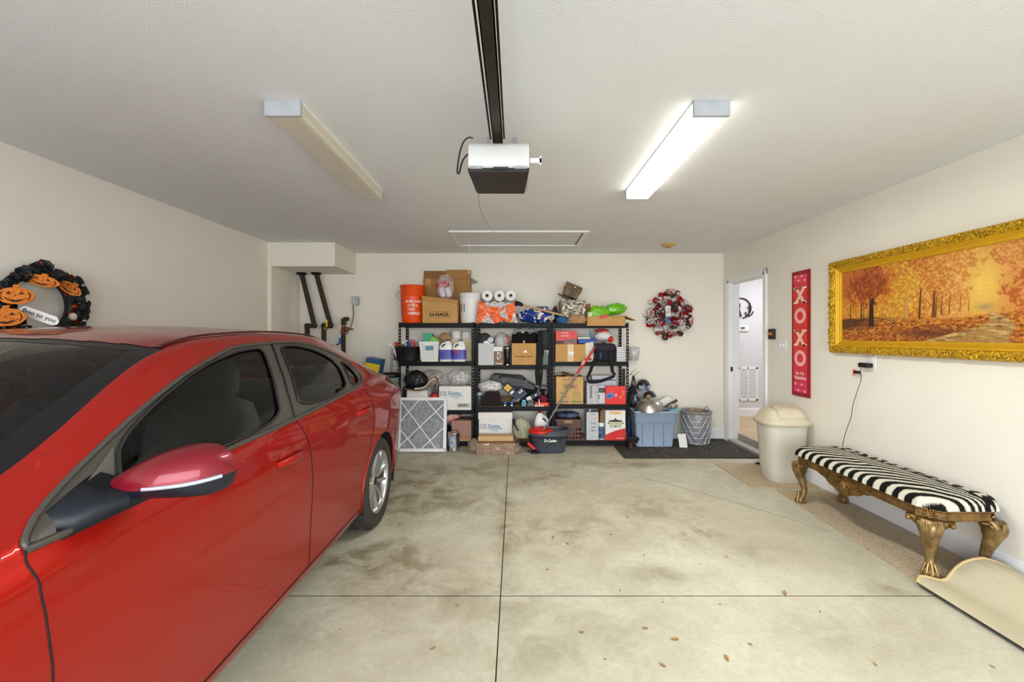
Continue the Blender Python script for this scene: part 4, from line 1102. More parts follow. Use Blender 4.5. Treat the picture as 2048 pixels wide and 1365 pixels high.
foliage(.56, .50, .05, .22, (222, 146, 62), (244, 190, 104), 41, .6); foliage(.84, .58, .14, .62, (190, 96, 34), (232, 156, 84), 31, .8); foliage(.15, .76, .16, .30, (160, 70, 24), (214, 112, 40), 37, .7)
foliage(.585, .86, .07, .22, (216, 140, 54), (244, 190, 100), 43, .6); foliage(.74, .88, .08, .16, (206, 120, 48), (240, 176, 96), 47, .6)
lay(np.exp(-(((U - .655) / .028) ** 2 + ((V - .37) / .035) ** 2)) * .7, (150, 140, 104))
# ground and bank
gl = .30 + .10 * ss(-np.abs(U - .45), -.45, 0) * 0 + .03 * np.sin(U * 9) + .05 * (fb(Ux, V * 0, 5, 51) - .5)
gm = ss(gl - V, -.01, .02)
lay(gm, (176, 96, 34)); lay(gm * ss(fb(Ux, V * 2, 26, 53, 6), .46, .6), (226, 150, 56)); lay(gm * ss(fb(Ux, V * 2.5, 30, 57, 5), .55, .68), (96, 40, 26))
lay(gm * ss(.24 - np.hypot((U - .0) * .9, (V - .30) * 1.1), 0, .16) * .85, (58, 34, 34)); lay(gm * np.exp(-(((U - .42) / .18) ** 2 + ((V - .31) / .035) ** 2)) * .8, (244, 190, 84))
lay(gm * np.exp(-(((U - .46) / .16) ** 2 + ((V - .10) / .07) ** 2)) * .85, (92, 46, 34)); lay(gm * ss(U, .80, .95) * ss(.26 - V, 0, .2) * .8, (78, 36, 30))
# stream
tS = np.clip((.32 - V) / .32, 0, 1); cS = .67 + .045 * np.sin(tS * 4.4) - .05 * tS; wS = .012 + .15 * tS ** 1.5
sm_ = ss(wS - np.abs(U - cS), -.004, .012) * ss(.325 - V, 0, .01)
lay(sm_, (176, 132, 74)); lay(sm_ * ss(fb(Ux * .6, V * 3, 16, 61, 5), .44, .66) * .8, (226, 190, 120)); lay(sm_ * ss(fb(Ux * .7, V * 3, 14, 67, 4), .55, .72) * .7, (104, 66, 42))
lay(np.exp(-((U - .80 - .1 * (V - .1)) / .01) ** 2) * ss(.16 - V, 0, .1), (240, 232, 214))
# trunks and branches
def trunk(u0, v0, v1, w, c, lean=0.0):
    cx = u0 + lean * (V - v0); m = ss(w * (1.15 - .5 * (V - v0) / (v1 - v0)) - np.abs(U - cx), -.0008, .0012) * ss(V, v0 - .01, v0) * (1 - ss(V, v1 - .15 * (v1 - v0), v1)); lay(m, c)
trunk(.175, .20, .70, .0135, (54, 28, 20)); trunk(.17, .5, .9, .006, (70, 34, 22), .04); trunk(.19, .5, .85, .005, (70, 34, 22), -.08)
for u_, v0_, v1_, w_, c_ in ((.05, .27, .62, .003, (90, 50, 30)), (.115, .26, .55, .005, (96, 52, 28)), (.13, .26, .5, .003, (96, 52, 28)), (.345, .30, .62, .004, (200, 150, 80)), (.352, .30, .6, .003, (214, 170, 100)), (.41, .28, .66, .005, (104, 60, 28)), (.468, .29, .62, .006, (112, 64, 30)), (.478, .29, .55, .003, (112, 64, 30)), (.50, .31, .58, .003, (140, 84, 40)), (.53, .32, .55, .003, (150, 90, 40)), (.57, .33, .52, .002, (160, 96, 44)), (.60, .34, .5, .002, (160, 96, 44))): trunk(u_, v0_, v1_, w_, c_, .02)
trunk(.862, .62, 1.1, .007, (110, 62, 40)); trunk(.878, .66, 1.1, .005, (120, 70, 44)); trunk(.905, .30, 1.2, .009, (222, 176, 96), -.06); trunk(.925, .42, .66, .007, (66, 40, 30)); trunk(.97, .4, 1.2, .012, (196, 140, 80), -.05)
# fence
fl_ = np.abs(V - (.275 + .015 * np.sin(U * 60))); lay(ss(.004 - fl_, 0, .002) * ss(.36 - U, 0, .02) * ss(U, .0, .02), (74, 48, 34)); lay(ss(.004 - np.abs(V - .30 - .01 * np.sin(U * 40)), 0, .002) * ss(.34 - U, 0, .02), (74, 48, 34))
foliage(.15, .80, .13, .22, (150, 64, 24), (206, 104, 40), 71, .75); foliage(.93, .30, .09, .14, (196, 96, 36), (232, 150, 70), 77, .6)
img *= (.72 + .24 * fb(Ux, V, 90, 83, 2))[..., None]
cv = MB(); cv.grid(lambda u, v: (xw - .013, pz1 - fw - cw_ * u, ph0 + fw + chh * v), NX, NY, 0, False)
co = cv.build('canvas', mk('oil_canvas', (200, 140, 60), .45, attr='pigment', coat=.1), pt, fixn=False)
ca = co.data.color_attributes.new('pigment', 'FLOAT_COLOR', 'POINT')
buf = np.ones((NX + 1, NY + 1, 4)); buf[..., :3] = np.clip(img, 0, 1); ca.data.foreach_set('color', buf.reshape(-1).tolist())
MB().box(xw - .011, xw - .001, pz0 + .02, pz1 - .02, ph0 + .02, ph1 - .02).build('backing_board', M_BROWN, pt)
pl = MB(); q = wallx(1850, xw - .03); pl.box(xw - .024, xw - .018, q - .03, q + .03, ph0 + .086, ph0 + .098); pl.build('brass_plaque', mk('plaque', (150, 130, 30), .4, metal=.6), pt)

# outlet with two plugs and the cord
z0 = wallx(1752, xw); z1 = wallx(1738, xw); h0 = H(740, z0); h1 = H(712, z0)
ol = thing('wall_outlet', 'white wall outlet just below the gilt picture frame', 'outlet', (xw, (z0 + z1) / 2, h0))
MB().box(xw - .006, xw, z0, z1, h0, h1).build('plate', M_WHITE, ol, bevel=.002); MB().box(xw - .008, xw - .005, z0 + .022, z1 - .022, h0 + .02, h1 - .02).build('sockets', M_WPAPER, ol, bevel=.003)
zz = wallx(1735, xw - .04); ca_ = thing('plug_adapter', 'black charger plugged into the outlet below the picture', 'charger', (xw - .04, zz, H(735, zz)))
MB().box(xw - .055, xw - .006, zz - .012, zz + .075, H(736, zz), H(727, zz)).build('body', M_BLACK, ca_, bevel=.004)
z2 = wallx(1716, xw - .03); MB().box(xw - .045, xw - .02, z2 - .012, z2 + .03, H(748, z2), H(742, z2)).build('plug', M_BLACK, ca_, bevel=.003)
cbp = MB(); pts = [P(1722, 733, zz), P(1721, 745, zz), P(1722, 760, zz), P(1714, 785, 3.39), P(1706, 810, 3.42), P(1702, 835, 3.44), P(1690, 870, 3.48), P(1685, 900, 3.5)]
pts = [Vector((min(p.x, xw - .008), p.y, p.z)) for p in pts] + [Vector((xw - .02, 3.52, .2)), Vector((xw - .03, 3.5, .012))]
cbp.tube(spline(pts), .0022, 6); cbp.build('cord', M_BLACK, ca_)
fr_ = MB(); q0 = P(1708, 751, z2 + .05); fr_.box(q0.x - .01, q0.x + .004, z2 + .04, z2 + .052, q0.z - .003, q0.z + .048); fo = fr_.build('air_freshener', mk('pink_plastic', (226, 120, 110), .4)); tag(fo, 'tiny pink plug-in tag hanging left of the black charger', 'tag')
# ================================================================ shelving units
SF = 5.20; SBK = 5.585
def shelf_unit(x0, x1, levels, label, back_r=True):
    """x0,x1: centre lines of the front posts; levels: heights of shelf tops"""
    t = thing('shelving_unit', label, 'shelving unit', ((x0 + x1) / 2, (SF + SBK) / 2, 0), 'black steel shelving units')
    top = max(levels) + .008
    for y, dy in ((SF, 1), (SBK, -1)):
        for x, sx in ((x0, 1), (x1, -1)):
            m = MB(); w = .030; xa = x - w / 2
            # slotted angle: two rails joined by rungs, and a side flange
            m.box(xa, xa + .009, y - .001, y + .0015, 0, top); m.box(xa + w - .009, xa + w, y - .001, y + .0015, 0, top)
            z = 0.0
            while z < top:
                m.box(xa + .009, xa + w - .009, y - .001, y + .0015, z, min(top, z + .024)); z += .0405
            xs = xa if sx > 0 else xa + w - .002
            m.box(xs, xs + .002, y, y + .030 * dy, 0, top)
            m.build('post', M_STEELBLK, t)
    for lv_ in levels:
        s = MB(); a, b = x0 - .012, x1 + .012; lip = .052
        s.box(a, b, SF + .003, SF + .006, lv_ - lip, lv_); s.box(a, b, SF + .006, SF + .030, lv_ - .004 - .012, lv_ - .010); s.box(a, b, SF + .004, SF + .022, lv_ - lip, lv_ - lip + .003)
        s.box(a, b, SBK - .006, SBK - .003, lv_ - lip, lv_); s.box(a, a + .003, SF + .003, SBK - .003, lv_ - lip, lv_); s.box(b - .003, b, SF + .003, SBK - .003, lv_ - lip, lv_)
        o = s.build('shelf', M_STEELBLK, t)
        MB().box(a + .004, b - .004, SF + .008, SBK - .007, lv_ - .012, lv_ - .001).build('board', mk('particle_board', (150, 122, 84), .85, var=.12, scale=60), o)
U1 = (-1.416, -.524, [1.517, 1.041, .448, .068]); U2 = (-.477, .426, [1.512, .998, .490, .060]); U3 = (.465, 1.370, [1.511, 1.040, .518, .078])
shelf_unit(*U1, 'leftmost black slotted steel shelving unit, behind the air filter'); shelf_unit(*U2, 'middle black slotted steel shelving unit, paper towels on top'); shelf_unit(*U3, 'rightmost black slotted steel shelving unit, paisley box on top')
L1, L2, L3_ = U1[2], U2[2], U3[2]

# ---------------------------------------------------------------- item makers
def ctr(px0, px1, z): return (X(px0, z) + X(px1, z)) / 2
def carton(name, label, cat, px0, px1, pyt, base, z, d, mat=None, lid=False, tape=False, opened=False, group=None, ry=0, bevel=.002, flaps=None, fold=True):
    mat = mat or M_CARD
    x0, x1, t = X(px0, z), X(px1, z), H(pyt, z)
    T_ = thing(name, label, cat, ((x0 + x1) / 2, z + d / 2, base), group)
    M = rotM(((x0 + x1) / 2, z + d / 2, base), rz=ry) if ry else None
    b = MB()
    if opened:
        w = .004
        for q in ((x0, x1, z, z + w), (x0, x1, z + d - w, z + d), (x0, x0 + w, z, z + d), (x1 - w, x1, z, z + d)): b.box(*q, base, t, 0, M)
        b.box(x0, x1, z, z + d, base, base + w, 0, M)
        b.build('body', mat, T_)
    else:
        b.box(x0, x1, z, z + d, base, t, 0, M); b.build('body', mat, T_, bevel=bevel)
    if tape: 
        cxm = (x0 + x1) / 2; MB().box(cxm - tape / 2, cxm + tape / 2, z - .0012, z, base + .002, t, 0, M).box(cxm - tape / 2, cxm + tape / 2, z, z + d, t - .0005, t + .0012, 0, M).build('tape', mk('packing_tape', (206, 170, 116), .3), T_)
    if lid:
        MB().box(x0 - .006, x1 + .006, z - .006, z + d + .006, t - lid, t + .003, 0, M).build('lid', mat, T_, bevel=bevel)
    return T_, x0, x1, base, t, z
def blob(mb, c, r, seed, amp=.22, freq=2.2, n=36, flat=True, m=0, sharp=1.0, lift=0.0):
    rnd = Vector((seed * 7.13, seed * 3.7, seed * 1.9))
    def fn(d):
        p = d * freq + rnd
        a = mnoise.fractal(p, .9, 2.1, 4); rdg = 1 - abs(mnoise.noise(p * 1.7)) * 2
        return 1 + amp * (a * .8 + .35 * rdg * sharp)
    o = len(mb.v); mb.ell(c, r, n, m, None, fn)
    if flat:
        zb = c[2] - r[2]
        for i in range(o, len(mb.v)):
            if mb.v[i].z < zb: mb.v[i].z = zb
    return mb
def bag(name, label, cat, px0, px1, pyt, base, z, ry_, mat, seed, amp=.25, freq=2.4, group=None, n=40, parent=None, **k):
    x0, x1, t = X(px0, z), X(px1, z), H(pyt, z); c = ((x0 + x1) / 2, z + ry_, (base + t) / 2)
    mb = blob(MB(), c, ((x1 - x0) / 2, ry_, (t - base) / 2), seed, amp, freq, n, **k)
    for v in mb.v:
        if v.z < base: v.z = base
    if parent is not None: return mb.build(name, mat, parent)
    o = mb.build(name, mat); tag(o, label, cat, group); return o
def bucket(name, label, px0, px1, pyt, base, z, mat, wt=1.0, ribs=3, rb=.86, nested=False):
    x0, x1, t = X(px0, z), X(px1, z), H(pyt, z); R_ = (x1 - x0) / 2; cx = (x0 + x1) / 2; cy = z + R_
    h = t - base
    T_ = thing(name, label, 'bucket', (cx, cy, base)); m = MB()
    prof = [(0, 0), (R_ * rb - .004, 0), (R_ * rb, .006)]
    def rr(q): return R_ * (rb + (.97 - rb) * q)
    q = .70 if nested else .80
    prof += [(rr(q) , h * q - .0)]
    n = ribs; hh_ = h * (1 - q)
    for k in range(n):
        z0 = h * q + hh_ * k / n; prof += [(rr(q), z0 + .002), (rr(1) + .006, z0 + .004), (rr(1) + .006, z0 + .010), (rr(q) + .002, z0 + .013)]
    prof += [(rr(1), h - .012), (R_ + .001, h - .010), (R_ + .001, h - .002), (R_ - .003, h), (R_ - .008, h), (R_ * rb - .012, .012), (0, .012)]
    m.lathe(prof, 48, c=(cx, cy, base), cap=False); o = m.build('body', mat, T_)
    return T_, cx, cy, R_, h, rr
def wrap(cx, cy, base, rf, a0, zc):      # map flat text onto a bucket's wall
    def f(a, b, off):
        z = zc + b; r = rf(z) + .0008 + off; th = -math.pi / 2 + a0 + a / r
        return Vector((cx + r * math.cos(th), cy + r * math.sin(th), base + z))
    return f
TOP = L1[0]
# ---- top of unit 1
T_, cx, cy, R_, h, rr = bucket('bucket', 'orange plastic bucket with white checklist lettering on the shelf end', 793.5, 844.5, 569, TOP, 5.19, M_ORANGE, ribs=5, nested=True)
rf = lambda z: rr(z / h)
for s_, zc_, w_, h_, a_ in (('MORE DOING', .265 * 1.0, .235, .026, .42), ('FILL', .218, .085, .028, .42), ('DO', .170, .055, .032, .24), ('REPEAT', .118, .130, .032, .50)):
    text(s_, None, w_, h_, M_WINK, T_, fn=wrap(cx, cy, TOP, rf, a_, zc_), bold=.02)
cbx = MB()
for zc_ in (.218, .170, .118):
    f = wrap(cx, cy, TOP, rf, -.10, zc_)
    for a, b in (((-.012, -.012), (.012, -.012)), ((.012, -.012), (.012, .012)), ((.012, .012), (-.012, .012)), ((-.012, .012), (-.012, -.012)), ((-.008, .004), (0, -.006)), ((0, -.006), (.018, .016))):
        cbx.cyl(f(a[0], a[1], .0), f(b[0], b[1], .0), .0016, 5)
cbx.build('check_boxes', M_WINK, T_)
lg = MB(); f = wrap(cx, cy, TOP, rf, -1.05, .2)
lg.add([f(a, b, .001) for a, b in ((-.03, -.10), (.03, -.10), (.03, .10), (-.03, .10))], [(0, 1, 2, 3)]); lg.build('logo_panel', mk('faded_logo', (120, 46, 24), .6), T_, fixn=False)
bh = MB(); bh.tube(spline([(cx - R_ - .004, cy, TOP + h - .07), (cx - R_ - .035, cy - .04, TOP + h - .11), (cx - R_ - .03, cy - .07, TOP + h - .14), (cx - R_ * .8, cy - .11, TOP + h - .20)]), .003, 6); bh.build('bail_handle', M_STEEL, T_)

T_, x0, x1, b0, t, z = carton('cardboard_box', 'large open brown box standing behind the moving box', 'box', 847, 942, 558.5, TOP, 5.53, .045, M_CARD2, opened=True)
fl1 = MB(); xm = X(892, z)
fl1.box(x0 + .004, xm, z - .001, z + .003, t, H(542, z), 0, rotM((0, z, t), rx=math.radians(-6))); fl1.build('flap', mk('box_flap_dark', (142, 100, 58), .85), T_)
fl2 = MB(); fl2.box(xm + .004, x1 - .002, z - .012, z - .008, t, H(540.5, z), 0, rotM((0, z, t), rx=math.radians(-3))); fl2.build('flap', M_CARD2, T_)
MB().box(X(851, z), X(861, z), z - .0015, z, H(571, z), H(558, z)).build('tape', M_CARD, T_)
gs = MB(); gs.add([P(942, 556, 5.5), P(957, 566, 5.5), P(944, 568, 5.5), P(942, 556, 5.52), P(957, 566, 5.505), P(944, 568, 5.52)], [(0, 1, 2), (3, 5, 4), (0, 3, 4, 1), (1, 4, 5, 2), (2, 5, 3, 0)]); o = gs.build('plastic_scrap', mk('smoky_plastic', (120, 114, 108), .3)); tag(o, 'grey pointed plastic scrap sticking out right of the large open box', 'plastic scrap')

T_, x0, x1, b0, t, z = carton('moving_box', 'brown moving box with black U-HAUL print on the left shelf top', 'box', 844.5, 914.5, 600, TOP, 5.205, .17, M_CARD)
ld = MB(); ld.hexa([(x0 - .004, z - .006, H(602, z)), (x1 + .004, z - .006, H(607.5, z)), (x1 + .004, z + .18, H(607.5, z)), (x0 - .004, z + .18, H(602, z)), (x0 - .006, z - .006, H(592, z)), (x1 + .002, z - .006, H(600.5, z)), (x1 + .002, z + .18, H(600.5, z)), (x0 - .006, z + .18, H(592, z))]); ld.build('lid', mk('cardboard_lid', (178, 134, 78), .85), T_, bevel=.002)
cx_ = (x0 + x1) / 2; hz = H(629.5, z)
text('U-HAUL', (cx_ + .00, z - .0012, hz), .235, .042, M_INK, T_, bold=.045)
bf = MB(); a, b, c, d = cx_ - .128, cx_ + .128, hz - .040, hz + .037
for q in ((a, b, c, c + .003), (a, b, d - .003, d), (a, a + .003, c, d), (b - .003, b, c, d)): bf.box(q[0], q[1], z - .0015, z - .0002, q[2], q[3])
bf.build('logo_border', M_INK, T_)

# bag of pink tumblers with red ribbon
zz = 5.27; tb = thing('party_bag', 'clear bag of pink cups with red tissue on the moving box lid', 'gift bag', (X(893, zz), zz, H(600, zz)))
def tilt(p): return p
c0 = P(893, 595.5, zz); Mt = Matrix.Translation(c0) @ Matrix.Rotation(math.radians(-14), 4, 'Y')
for dx, dz in ((-.035, .015), (.038, .0)):
    m = MB(); m.lathe([(.030, 0), (.034, .03), (.036, .115), (.030, .118), (0, .118)], 20, c=(dx, 0, dz), M=Mt, cap=False); m.lathe([(.031, -.001), (.028, .004), (.012, .006), (0, .006)], 20, c=(dx, 0, dz), M=Mt, cap=False, m=1)
    m.build('cup', [mk('pale_pink_cup', (222, 206, 222), .4), mk('mauve_rim', (190, 130, 160), .4)], tb)
for k, (dx, dz) in enumerate(((-.045, .16), (.035, .165))):
    m = blob(MB(), Mt @ Vector((dx, 0, dz)), (.042, .03, .038), 40 + k, .35, 3.0, 20, flat=False); m.build('tissue', mk('red_tissue', (196, 40, 50), .5), tb)
m = blob(MB(), Mt @ Vector((.02, 0, .13)), (.105, .055, .155), 44, .16, 2.6, 30, flat=False)
for v_ in m.v:
    v_.z = max(v_.z, H(598.5, zz))
m.build('bag_film', clearplastic('thin_clear_film', (235, 235, 235), .84, .1), tb)

T_, cx, cy, R_, h, rr = bucket('bucket', 'white plastic bucket between the moving box and paper towels', 915.5, 962, 585.5, TOP, 5.225, M_WHITE, ribs=3)
rf = lambda z: rr(z / h); f = wrap(cx, cy, TOP, rf, -.72, .19)
MBk = MB(); MBk.add([f(a, b, .001) for a, b in ((-.03, -.05), (.03, -.05), (.03, .05), (-.03, .05))], [(0, 1, 2, 3)]); MBk.build('label', M_BLACK, T_, fixn=False)
text('5 GAL', None, .035, .02, mk('pale_label_ink', (170, 190, 100), .6), T_, fn=wrap(cx, cy, TOP, rf, -.72, .205), bold=.02)
bh = MB(); bh.tube(spline([(cx + R_, cy - .02, TOP + h - .07), (cx + R_ + .01, cy - .05, TOP + h - .16), (cx + R_ * .9, cy - .09, TOP + h - .24)]), .0025, 6); bh.build('bail_handle', M_STEEL, T_)

# ---- top of unit 2
TOP = L2[0]
rolls = []
M_TOWEL = mk('paper_towel', (236, 236, 234), .95, bump=.25, bscale=120)
for k, pxc in enumerate((974, 998.5, 1021.5)):
    z = 5.22; r = .0665; c = P(pxc, 591.5, z)
    t_ = thing('paper_towel_roll', ('leftmost', 'middle', 'rightmost')[k] + ' of the three white paper towel rolls on the middle shelf top', 'paper towel', (c.x, z + .13, c.z - r), 'paper towel rolls on the middle shelf')
    Mx = Matrix.Translation(c) @ Matrix.Rotation(-math.pi / 2, 4, 'X')
    m = MB(); m.lathe([(.020, .28), (.020, .0), (r - .006, 0), (r, .006), (r, .274), (r - .006, .28), (.020, .28)], 32, M=Mx, cap=False); m.build('roll', M_TOWEL, t_)
    m = MB(); m.lathe([(.0205, .001), (.017, .001), (.017, .279), (.0205, .279)], 20, M=Mx, cap=False); m.build('core', mk('core_card', (150, 140, 130), .9), t_)
z = 5.205
tw = thing('torn_towel_package', 'orange and white torn plastic package under the three paper towel rolls', 'plastic package', (ctr(955, 1033, z), z + .15, TOP))
m = MB()
for k, pxc in enumerate((972, 986, 1002, 1017)): blob(m, (X(pxc, z), z + .15, (H(600, z) + TOP) / 2), (.058 if k == 0 else .082, .14, (H(600, z) - TOP) / 2), 60 + k, .10, 3, 24)
for v_ in m.v:
    v_.z = min(max(v_.z, TOP), H(602.5, z))
m.build('wrapped_towels', mk('film_white', (226, 224, 222), .4, var=.12, scale=22, bump=.8, bscale=35), tw)
random.seed(8)
m2 = MB(); m3 = MB()
def shard(mb, px0, py0, px1, py1, px2, py2, zf):
    A, B, C = P(px0, py0, zf), P(px1, py1, zf - .01), P(px2, py2, zf + .004)
    def g(u, v):
        p = A * (1 - u) + (B * (1 - v) + C * v) * u
        n_ = mnoise.noise(p * 28) * .02 + mnoise.noise(p * 70) * .007
        q = p + Vector((0, n_ - .012, 0)); return (q.x, min(q.y, z + .02), max(q.z, TOP + .001) if q.y > SF else q.z)
    mb.grid(g, 12, 12)
for s_ in ((953, 648, 958, 600, 985, 640), (958, 600, 953, 648, 975, 610), (983, 646, 984, 615, 1012, 640), (1012, 612, 983, 646, 1000, 618), (1012, 612, 1032, 602, 1030, 645), (1010, 645, 1014, 613, 1030, 645), (984, 615, 1012, 640, 990, 647), (960, 646, 978, 612, 985, 632), (1000, 625, 1033, 601, 1014, 614), (970, 613, 1000, 616, 984, 632)): shard(m2, *s_, z - .006)
m2.build('orange_film', mk('orange_film', (236, 100, 30), .3, var=.25, scale=20), tw, fixn=False)
for s_ in ((962, 645, 975, 625, 990, 648), (1020, 645, 1028, 625, 1036, 646), (1000, 634, 1010, 622, 1018, 640), (978, 612, 990, 603, 1010, 613)): shard(m3, *s_, z - .016)
m3.build('clear_film', M_CLEARD, tw, fixn=False)
# blue printed pet-food bag
def printed(name, c0, c1, c2, sc):
    m = bpy.data.materials.new(name); m.use_nodes = True; N = m.node_tree.nodes; L = m.node_tree.links; bb = N['Principled BSDF']
    tc = N.new('ShaderNodeTexCoord'); nz = N.new('ShaderNodeTexNoise'); nz.inputs['Scale'].default_value = sc; nz.inputs['Distortion'].default_value = 1.4; nz.inputs['Detail'].default_value = 1.5
    L.new(tc.outputs['Object'], nz.inputs[0]); r = N.new('ShaderNodeValToRGB'); r.color_ramp.interpolation = 'CONSTANT'; e = r.color_ramp.elements
    e[0].position = 0; e[0].color = lin(c0); e[1].position = .53; e[1].color = lin(c1); q = e.new(.62); q.color = lin(c2); q = e.new(.40); q.color = lin(tuple(v * .75 for v in c0)); q = e.new(.47); q.color = lin(c0)
    L.new(nz.outputs[0], r.inputs[0]); L.new(r.outputs[0], bb.inputs['Base Color']); bb.inputs['Roughness'].default_value = .3; return m
z = 5.21
bag('pet_food_bag', 'blue printed bag with white and orange pattern lying on the middle shelf', 'bag', 1036, 1113, 616, TOP, z, .11, printed('blue_printed_film', (22, 60, 140), (228, 232, 238), (232, 170, 110), 9), 5, .2, 2.0, n=56)
nb = MB(); nb.box(X(1073, 5.48), X(1096, 5.48), 5.48, 5.56, TOP, H(613.5, 5.48)); o = nb.build('navy_box', [M_NAVY], bevel=.002); tag(o, 'small navy box standing behind the blue printed bag', 'box')
z = 5.19
ax = thing('wooden_handled_tool', 'wooden pole with black grip lying slanted across the blue bag', 'tool', (X(1085, z), z, H(640, z)))
m = MB(); m.tube([P(1044, 610, 5.17), P(1090, 622, 5.18), P(1128, 632, 5.2)], .0125, 12); m.build('handle', mk('tan_wood', (190, 152, 100), .5, var=.1, scale=40), ax)
m = MB(); m.tube([P(1031, 607, 5.18), P(1039, 608, 5.17), P(1046, 611, 5.17)], lambda u: .034 - .016 * u, 14); m.build('grip', M_BLACKCLOTH, ax)
bag('blue_cloth_bundle', 'dark blue crumpled bundle between the blue bag and paisley box', 'bundle', 1114, 1136, 633, L3_[0], 5.2 - .03, .028, mk('blue_fabric', (34, 84, 130), .7, var=.3, scale=30), 9, .35, 3)
bag('brown_cloth_bundle', 'dark brown crumpled cloth left of the paisley box', 'cloth', 1106, 1116, 613, L3_[0], 5.45, .04, M_BROWN, 12, .3, 3)

# ---- top of unit 3
TOP = L3_[0]
def paisley():
    m = bpy.data.materials.new('paisley_print'); m.use_nodes = True; N = m.node_tree.nodes; L = m.node_tree.links; bb = N['Principled BSDF']
    tc = N.new('ShaderNodeTexCoord'); nz = N.new('ShaderNodeTexNoise'); nz.inputs['Scale'].default_value = 9; nz.inputs['Detail'].default_value = 1; nz.inputs['Distortion'].default_value = 1.5
    L.new(tc.outputs['Object'], nz.inputs[0]); mt = N.new('ShaderNodeMath'); mt.operation = 'MULTIPLY'; mt.inputs[1].default_value = 40; L.new(nz.outputs[0], mt.inputs[0])
    si = N.new('ShaderNodeMath'); si.operation = 'SINE'; L.new(mt.outputs[0], si.inputs[0]); r = N.new('ShaderNodeValToRGB'); e = r.color_ramp.elements
    e[0].position = .30; e[0].color = lin((96, 82, 66)); e[1].position = .48; e[1].color = lin((220, 214, 198)); L.new(si.outputs[0], r.inputs[0]); L.new(r.outputs[0], bb.inputs['Base Color']); bb.inputs['Roughness'].default_value = .6; return m
T_, x0, x1, b0, t, z = carton('paisley_box', 'white storage box with brown paisley pattern on the right shelf top', 'box', 1122, 1171, 604, TOP, 5.23, .28, paisley())
MB().box(x0 - .004, x1 + .004, z - .004, z + .284, t - .03, t + .022).build('lid', paisley(), T_, bevel=.003); PT = t + .022
# tilted brown chest on top
cc = P(1143, 583, 5.36); Mc = Matrix.Translation((cc.x, 5.40, PT + .108)) @ Matrix.Rotation(math.radians(23), 4, 'Y')
M_CHEST = mk('brown_leather', (98, 78, 46), .45, var=.15, scale=20, bump=.3, bscale=40)
ch_ = thing('brown_case', 'brown leather case tipped over on top of the paisley box', 'case', (cc.x, 5.4, PT))
m = MB(); m.box(-.095, .095, -.10, .08, -.07, .035, 0, Mc); m.build('body', M_CHEST, ch_, bevel=.012)
m = MB(); m.loft([[(x * 1.0, y, z_) for y, z_ in ((-.112, .02), (-.112, .055), (-.09, .090), (-.03, .108), (.05, .10), (.09, .06), (.09, .02))] for x in (-.106, .106)], 0, False, M=Mc); m.build('lid', mk('brown_leather_lid', (112, 88, 54), .45, var=.1, scale=20), ch_, bevel=.008)
m = MB(); m.box(-.015, .045, -.118, -.105, -.07, .05, 0, Mc); m.build('strap', mk('strap_brown', (76, 58, 36), .5), ch_, bevel=.004)
m = MB(); m.add([Mc @ Vector(p) for p in ((-.004, -.114, .060), (.03, -.114, .060), (.013, -.108, .078))], [(0, 1, 2)]); m.build('badge', M_WPAPER, ch_, fixn=False)
m = MB(); m.tube([P(1117, 588, 5.33), P(1128, 595, 5.28), P(1138, 600, 5.27)], .010, 8); o = m.build('brown_tube', mk('tube_brown', (90, 64, 40), .5)); tag(o, 'brown rod under the left side of the tipped leather case', 'rod')
bag('paper_bag', 'crumpled brown paper bag in front of the paisley box', 'paper bag', 1138, 1173, 630, TOP, 5.165, .026, M_KRAFT, 21, .35, 2.8)
MB_ = MB().box(X(1172, 5.535), X(1181, 5.535), 5.535, 5.58, TOP, H(608, 5.535)); o = MB_.build('small_cardboard_box', M_CARD2, bevel=.002); tag(o, 'narrow brown box edge between paisley box and green bags', 'box')
# flat open carton
z = 5.165; x0, x1 = X(1174, z), X(1250.5, z); t = H(632.5, z); d = .36
fc_ = thing('shallow_carton', 'shallow open cardboard carton holding green bags on the shelf top', 'box', ((x0 + x1) / 2, z + d / 2, TOP))
zb = TOP + .002
m = MB(); w = .004
m.box(x0, x1, z, z + w, TOP - .03, t); m.box(x0, x1, z + d - w, z + d, zb, t); m.box(x0, x0 + w, z, z + d, zb, t); m.box(x1 - w, x1, z, z + d, zb, t); m.box(x0, x1, z + .045, z + d, zb, zb + w); m.build('body', M_CARD, fc_)
m = MB(); m.hexa([(x1, z + .01, t - .0), (x1 + .13, z - .0, t - .055), (x1 + .135, z + .2, t - .05), (x1, z + .34, t), (x1, z + .01, t + .004), (x1 + .13, z - .0, t - .051), (x1 + .135, z + .2, t - .046), (x1, z + .34, t + .004)]); m.build('flap', M_CARD2, fc_)
m = MB(); m.box(x0 + .3, x1 + .01, z - .005, z + .03, t, t + .004, 0, rotM((x1, z, t), rx=math.radians(0), ry=math.radians(-5))); m.build('flap', mk('box_flap_dark', (142, 100, 58), .85), fc_)
z = 5.2; GT = TOP + .010
o = bag('green_bag', 'bright green glossy bag lying in the left of the shallow carton', 'bag', 1178, 1221, 613, GT, z + .012, .055, M_GREEN, 31, .28, 2.2)
b2 = MB(); blob(b2, (X(1234, z), z + .10, H(619, z)), (.128, .075, .070), 33, .22, 2.0, 36, flat=False)
for v_ in b2.v:
    dx = v_.x - X(1220, z); v_.z += dx * .10; v_.z = max(v_.z, t + .004)
o = b2.build('green_bag', mk('green_film', (104, 186, 30), .2, var=.2, scale=16, coat=.5)); tag(o, 'twisted glossy green bag on the right rim of the shallow carton', 'bag')
m = MB(); lz = H(618, 5.30); m.lathe([(0, 0), (.078, 0), (.085, .068), (.094, .072), (.094, .078), (0, .078)], 32, c=(X(1197, 5.36), 5.43, GT), cap=False)
for v_ in m.v: v_.z += .075
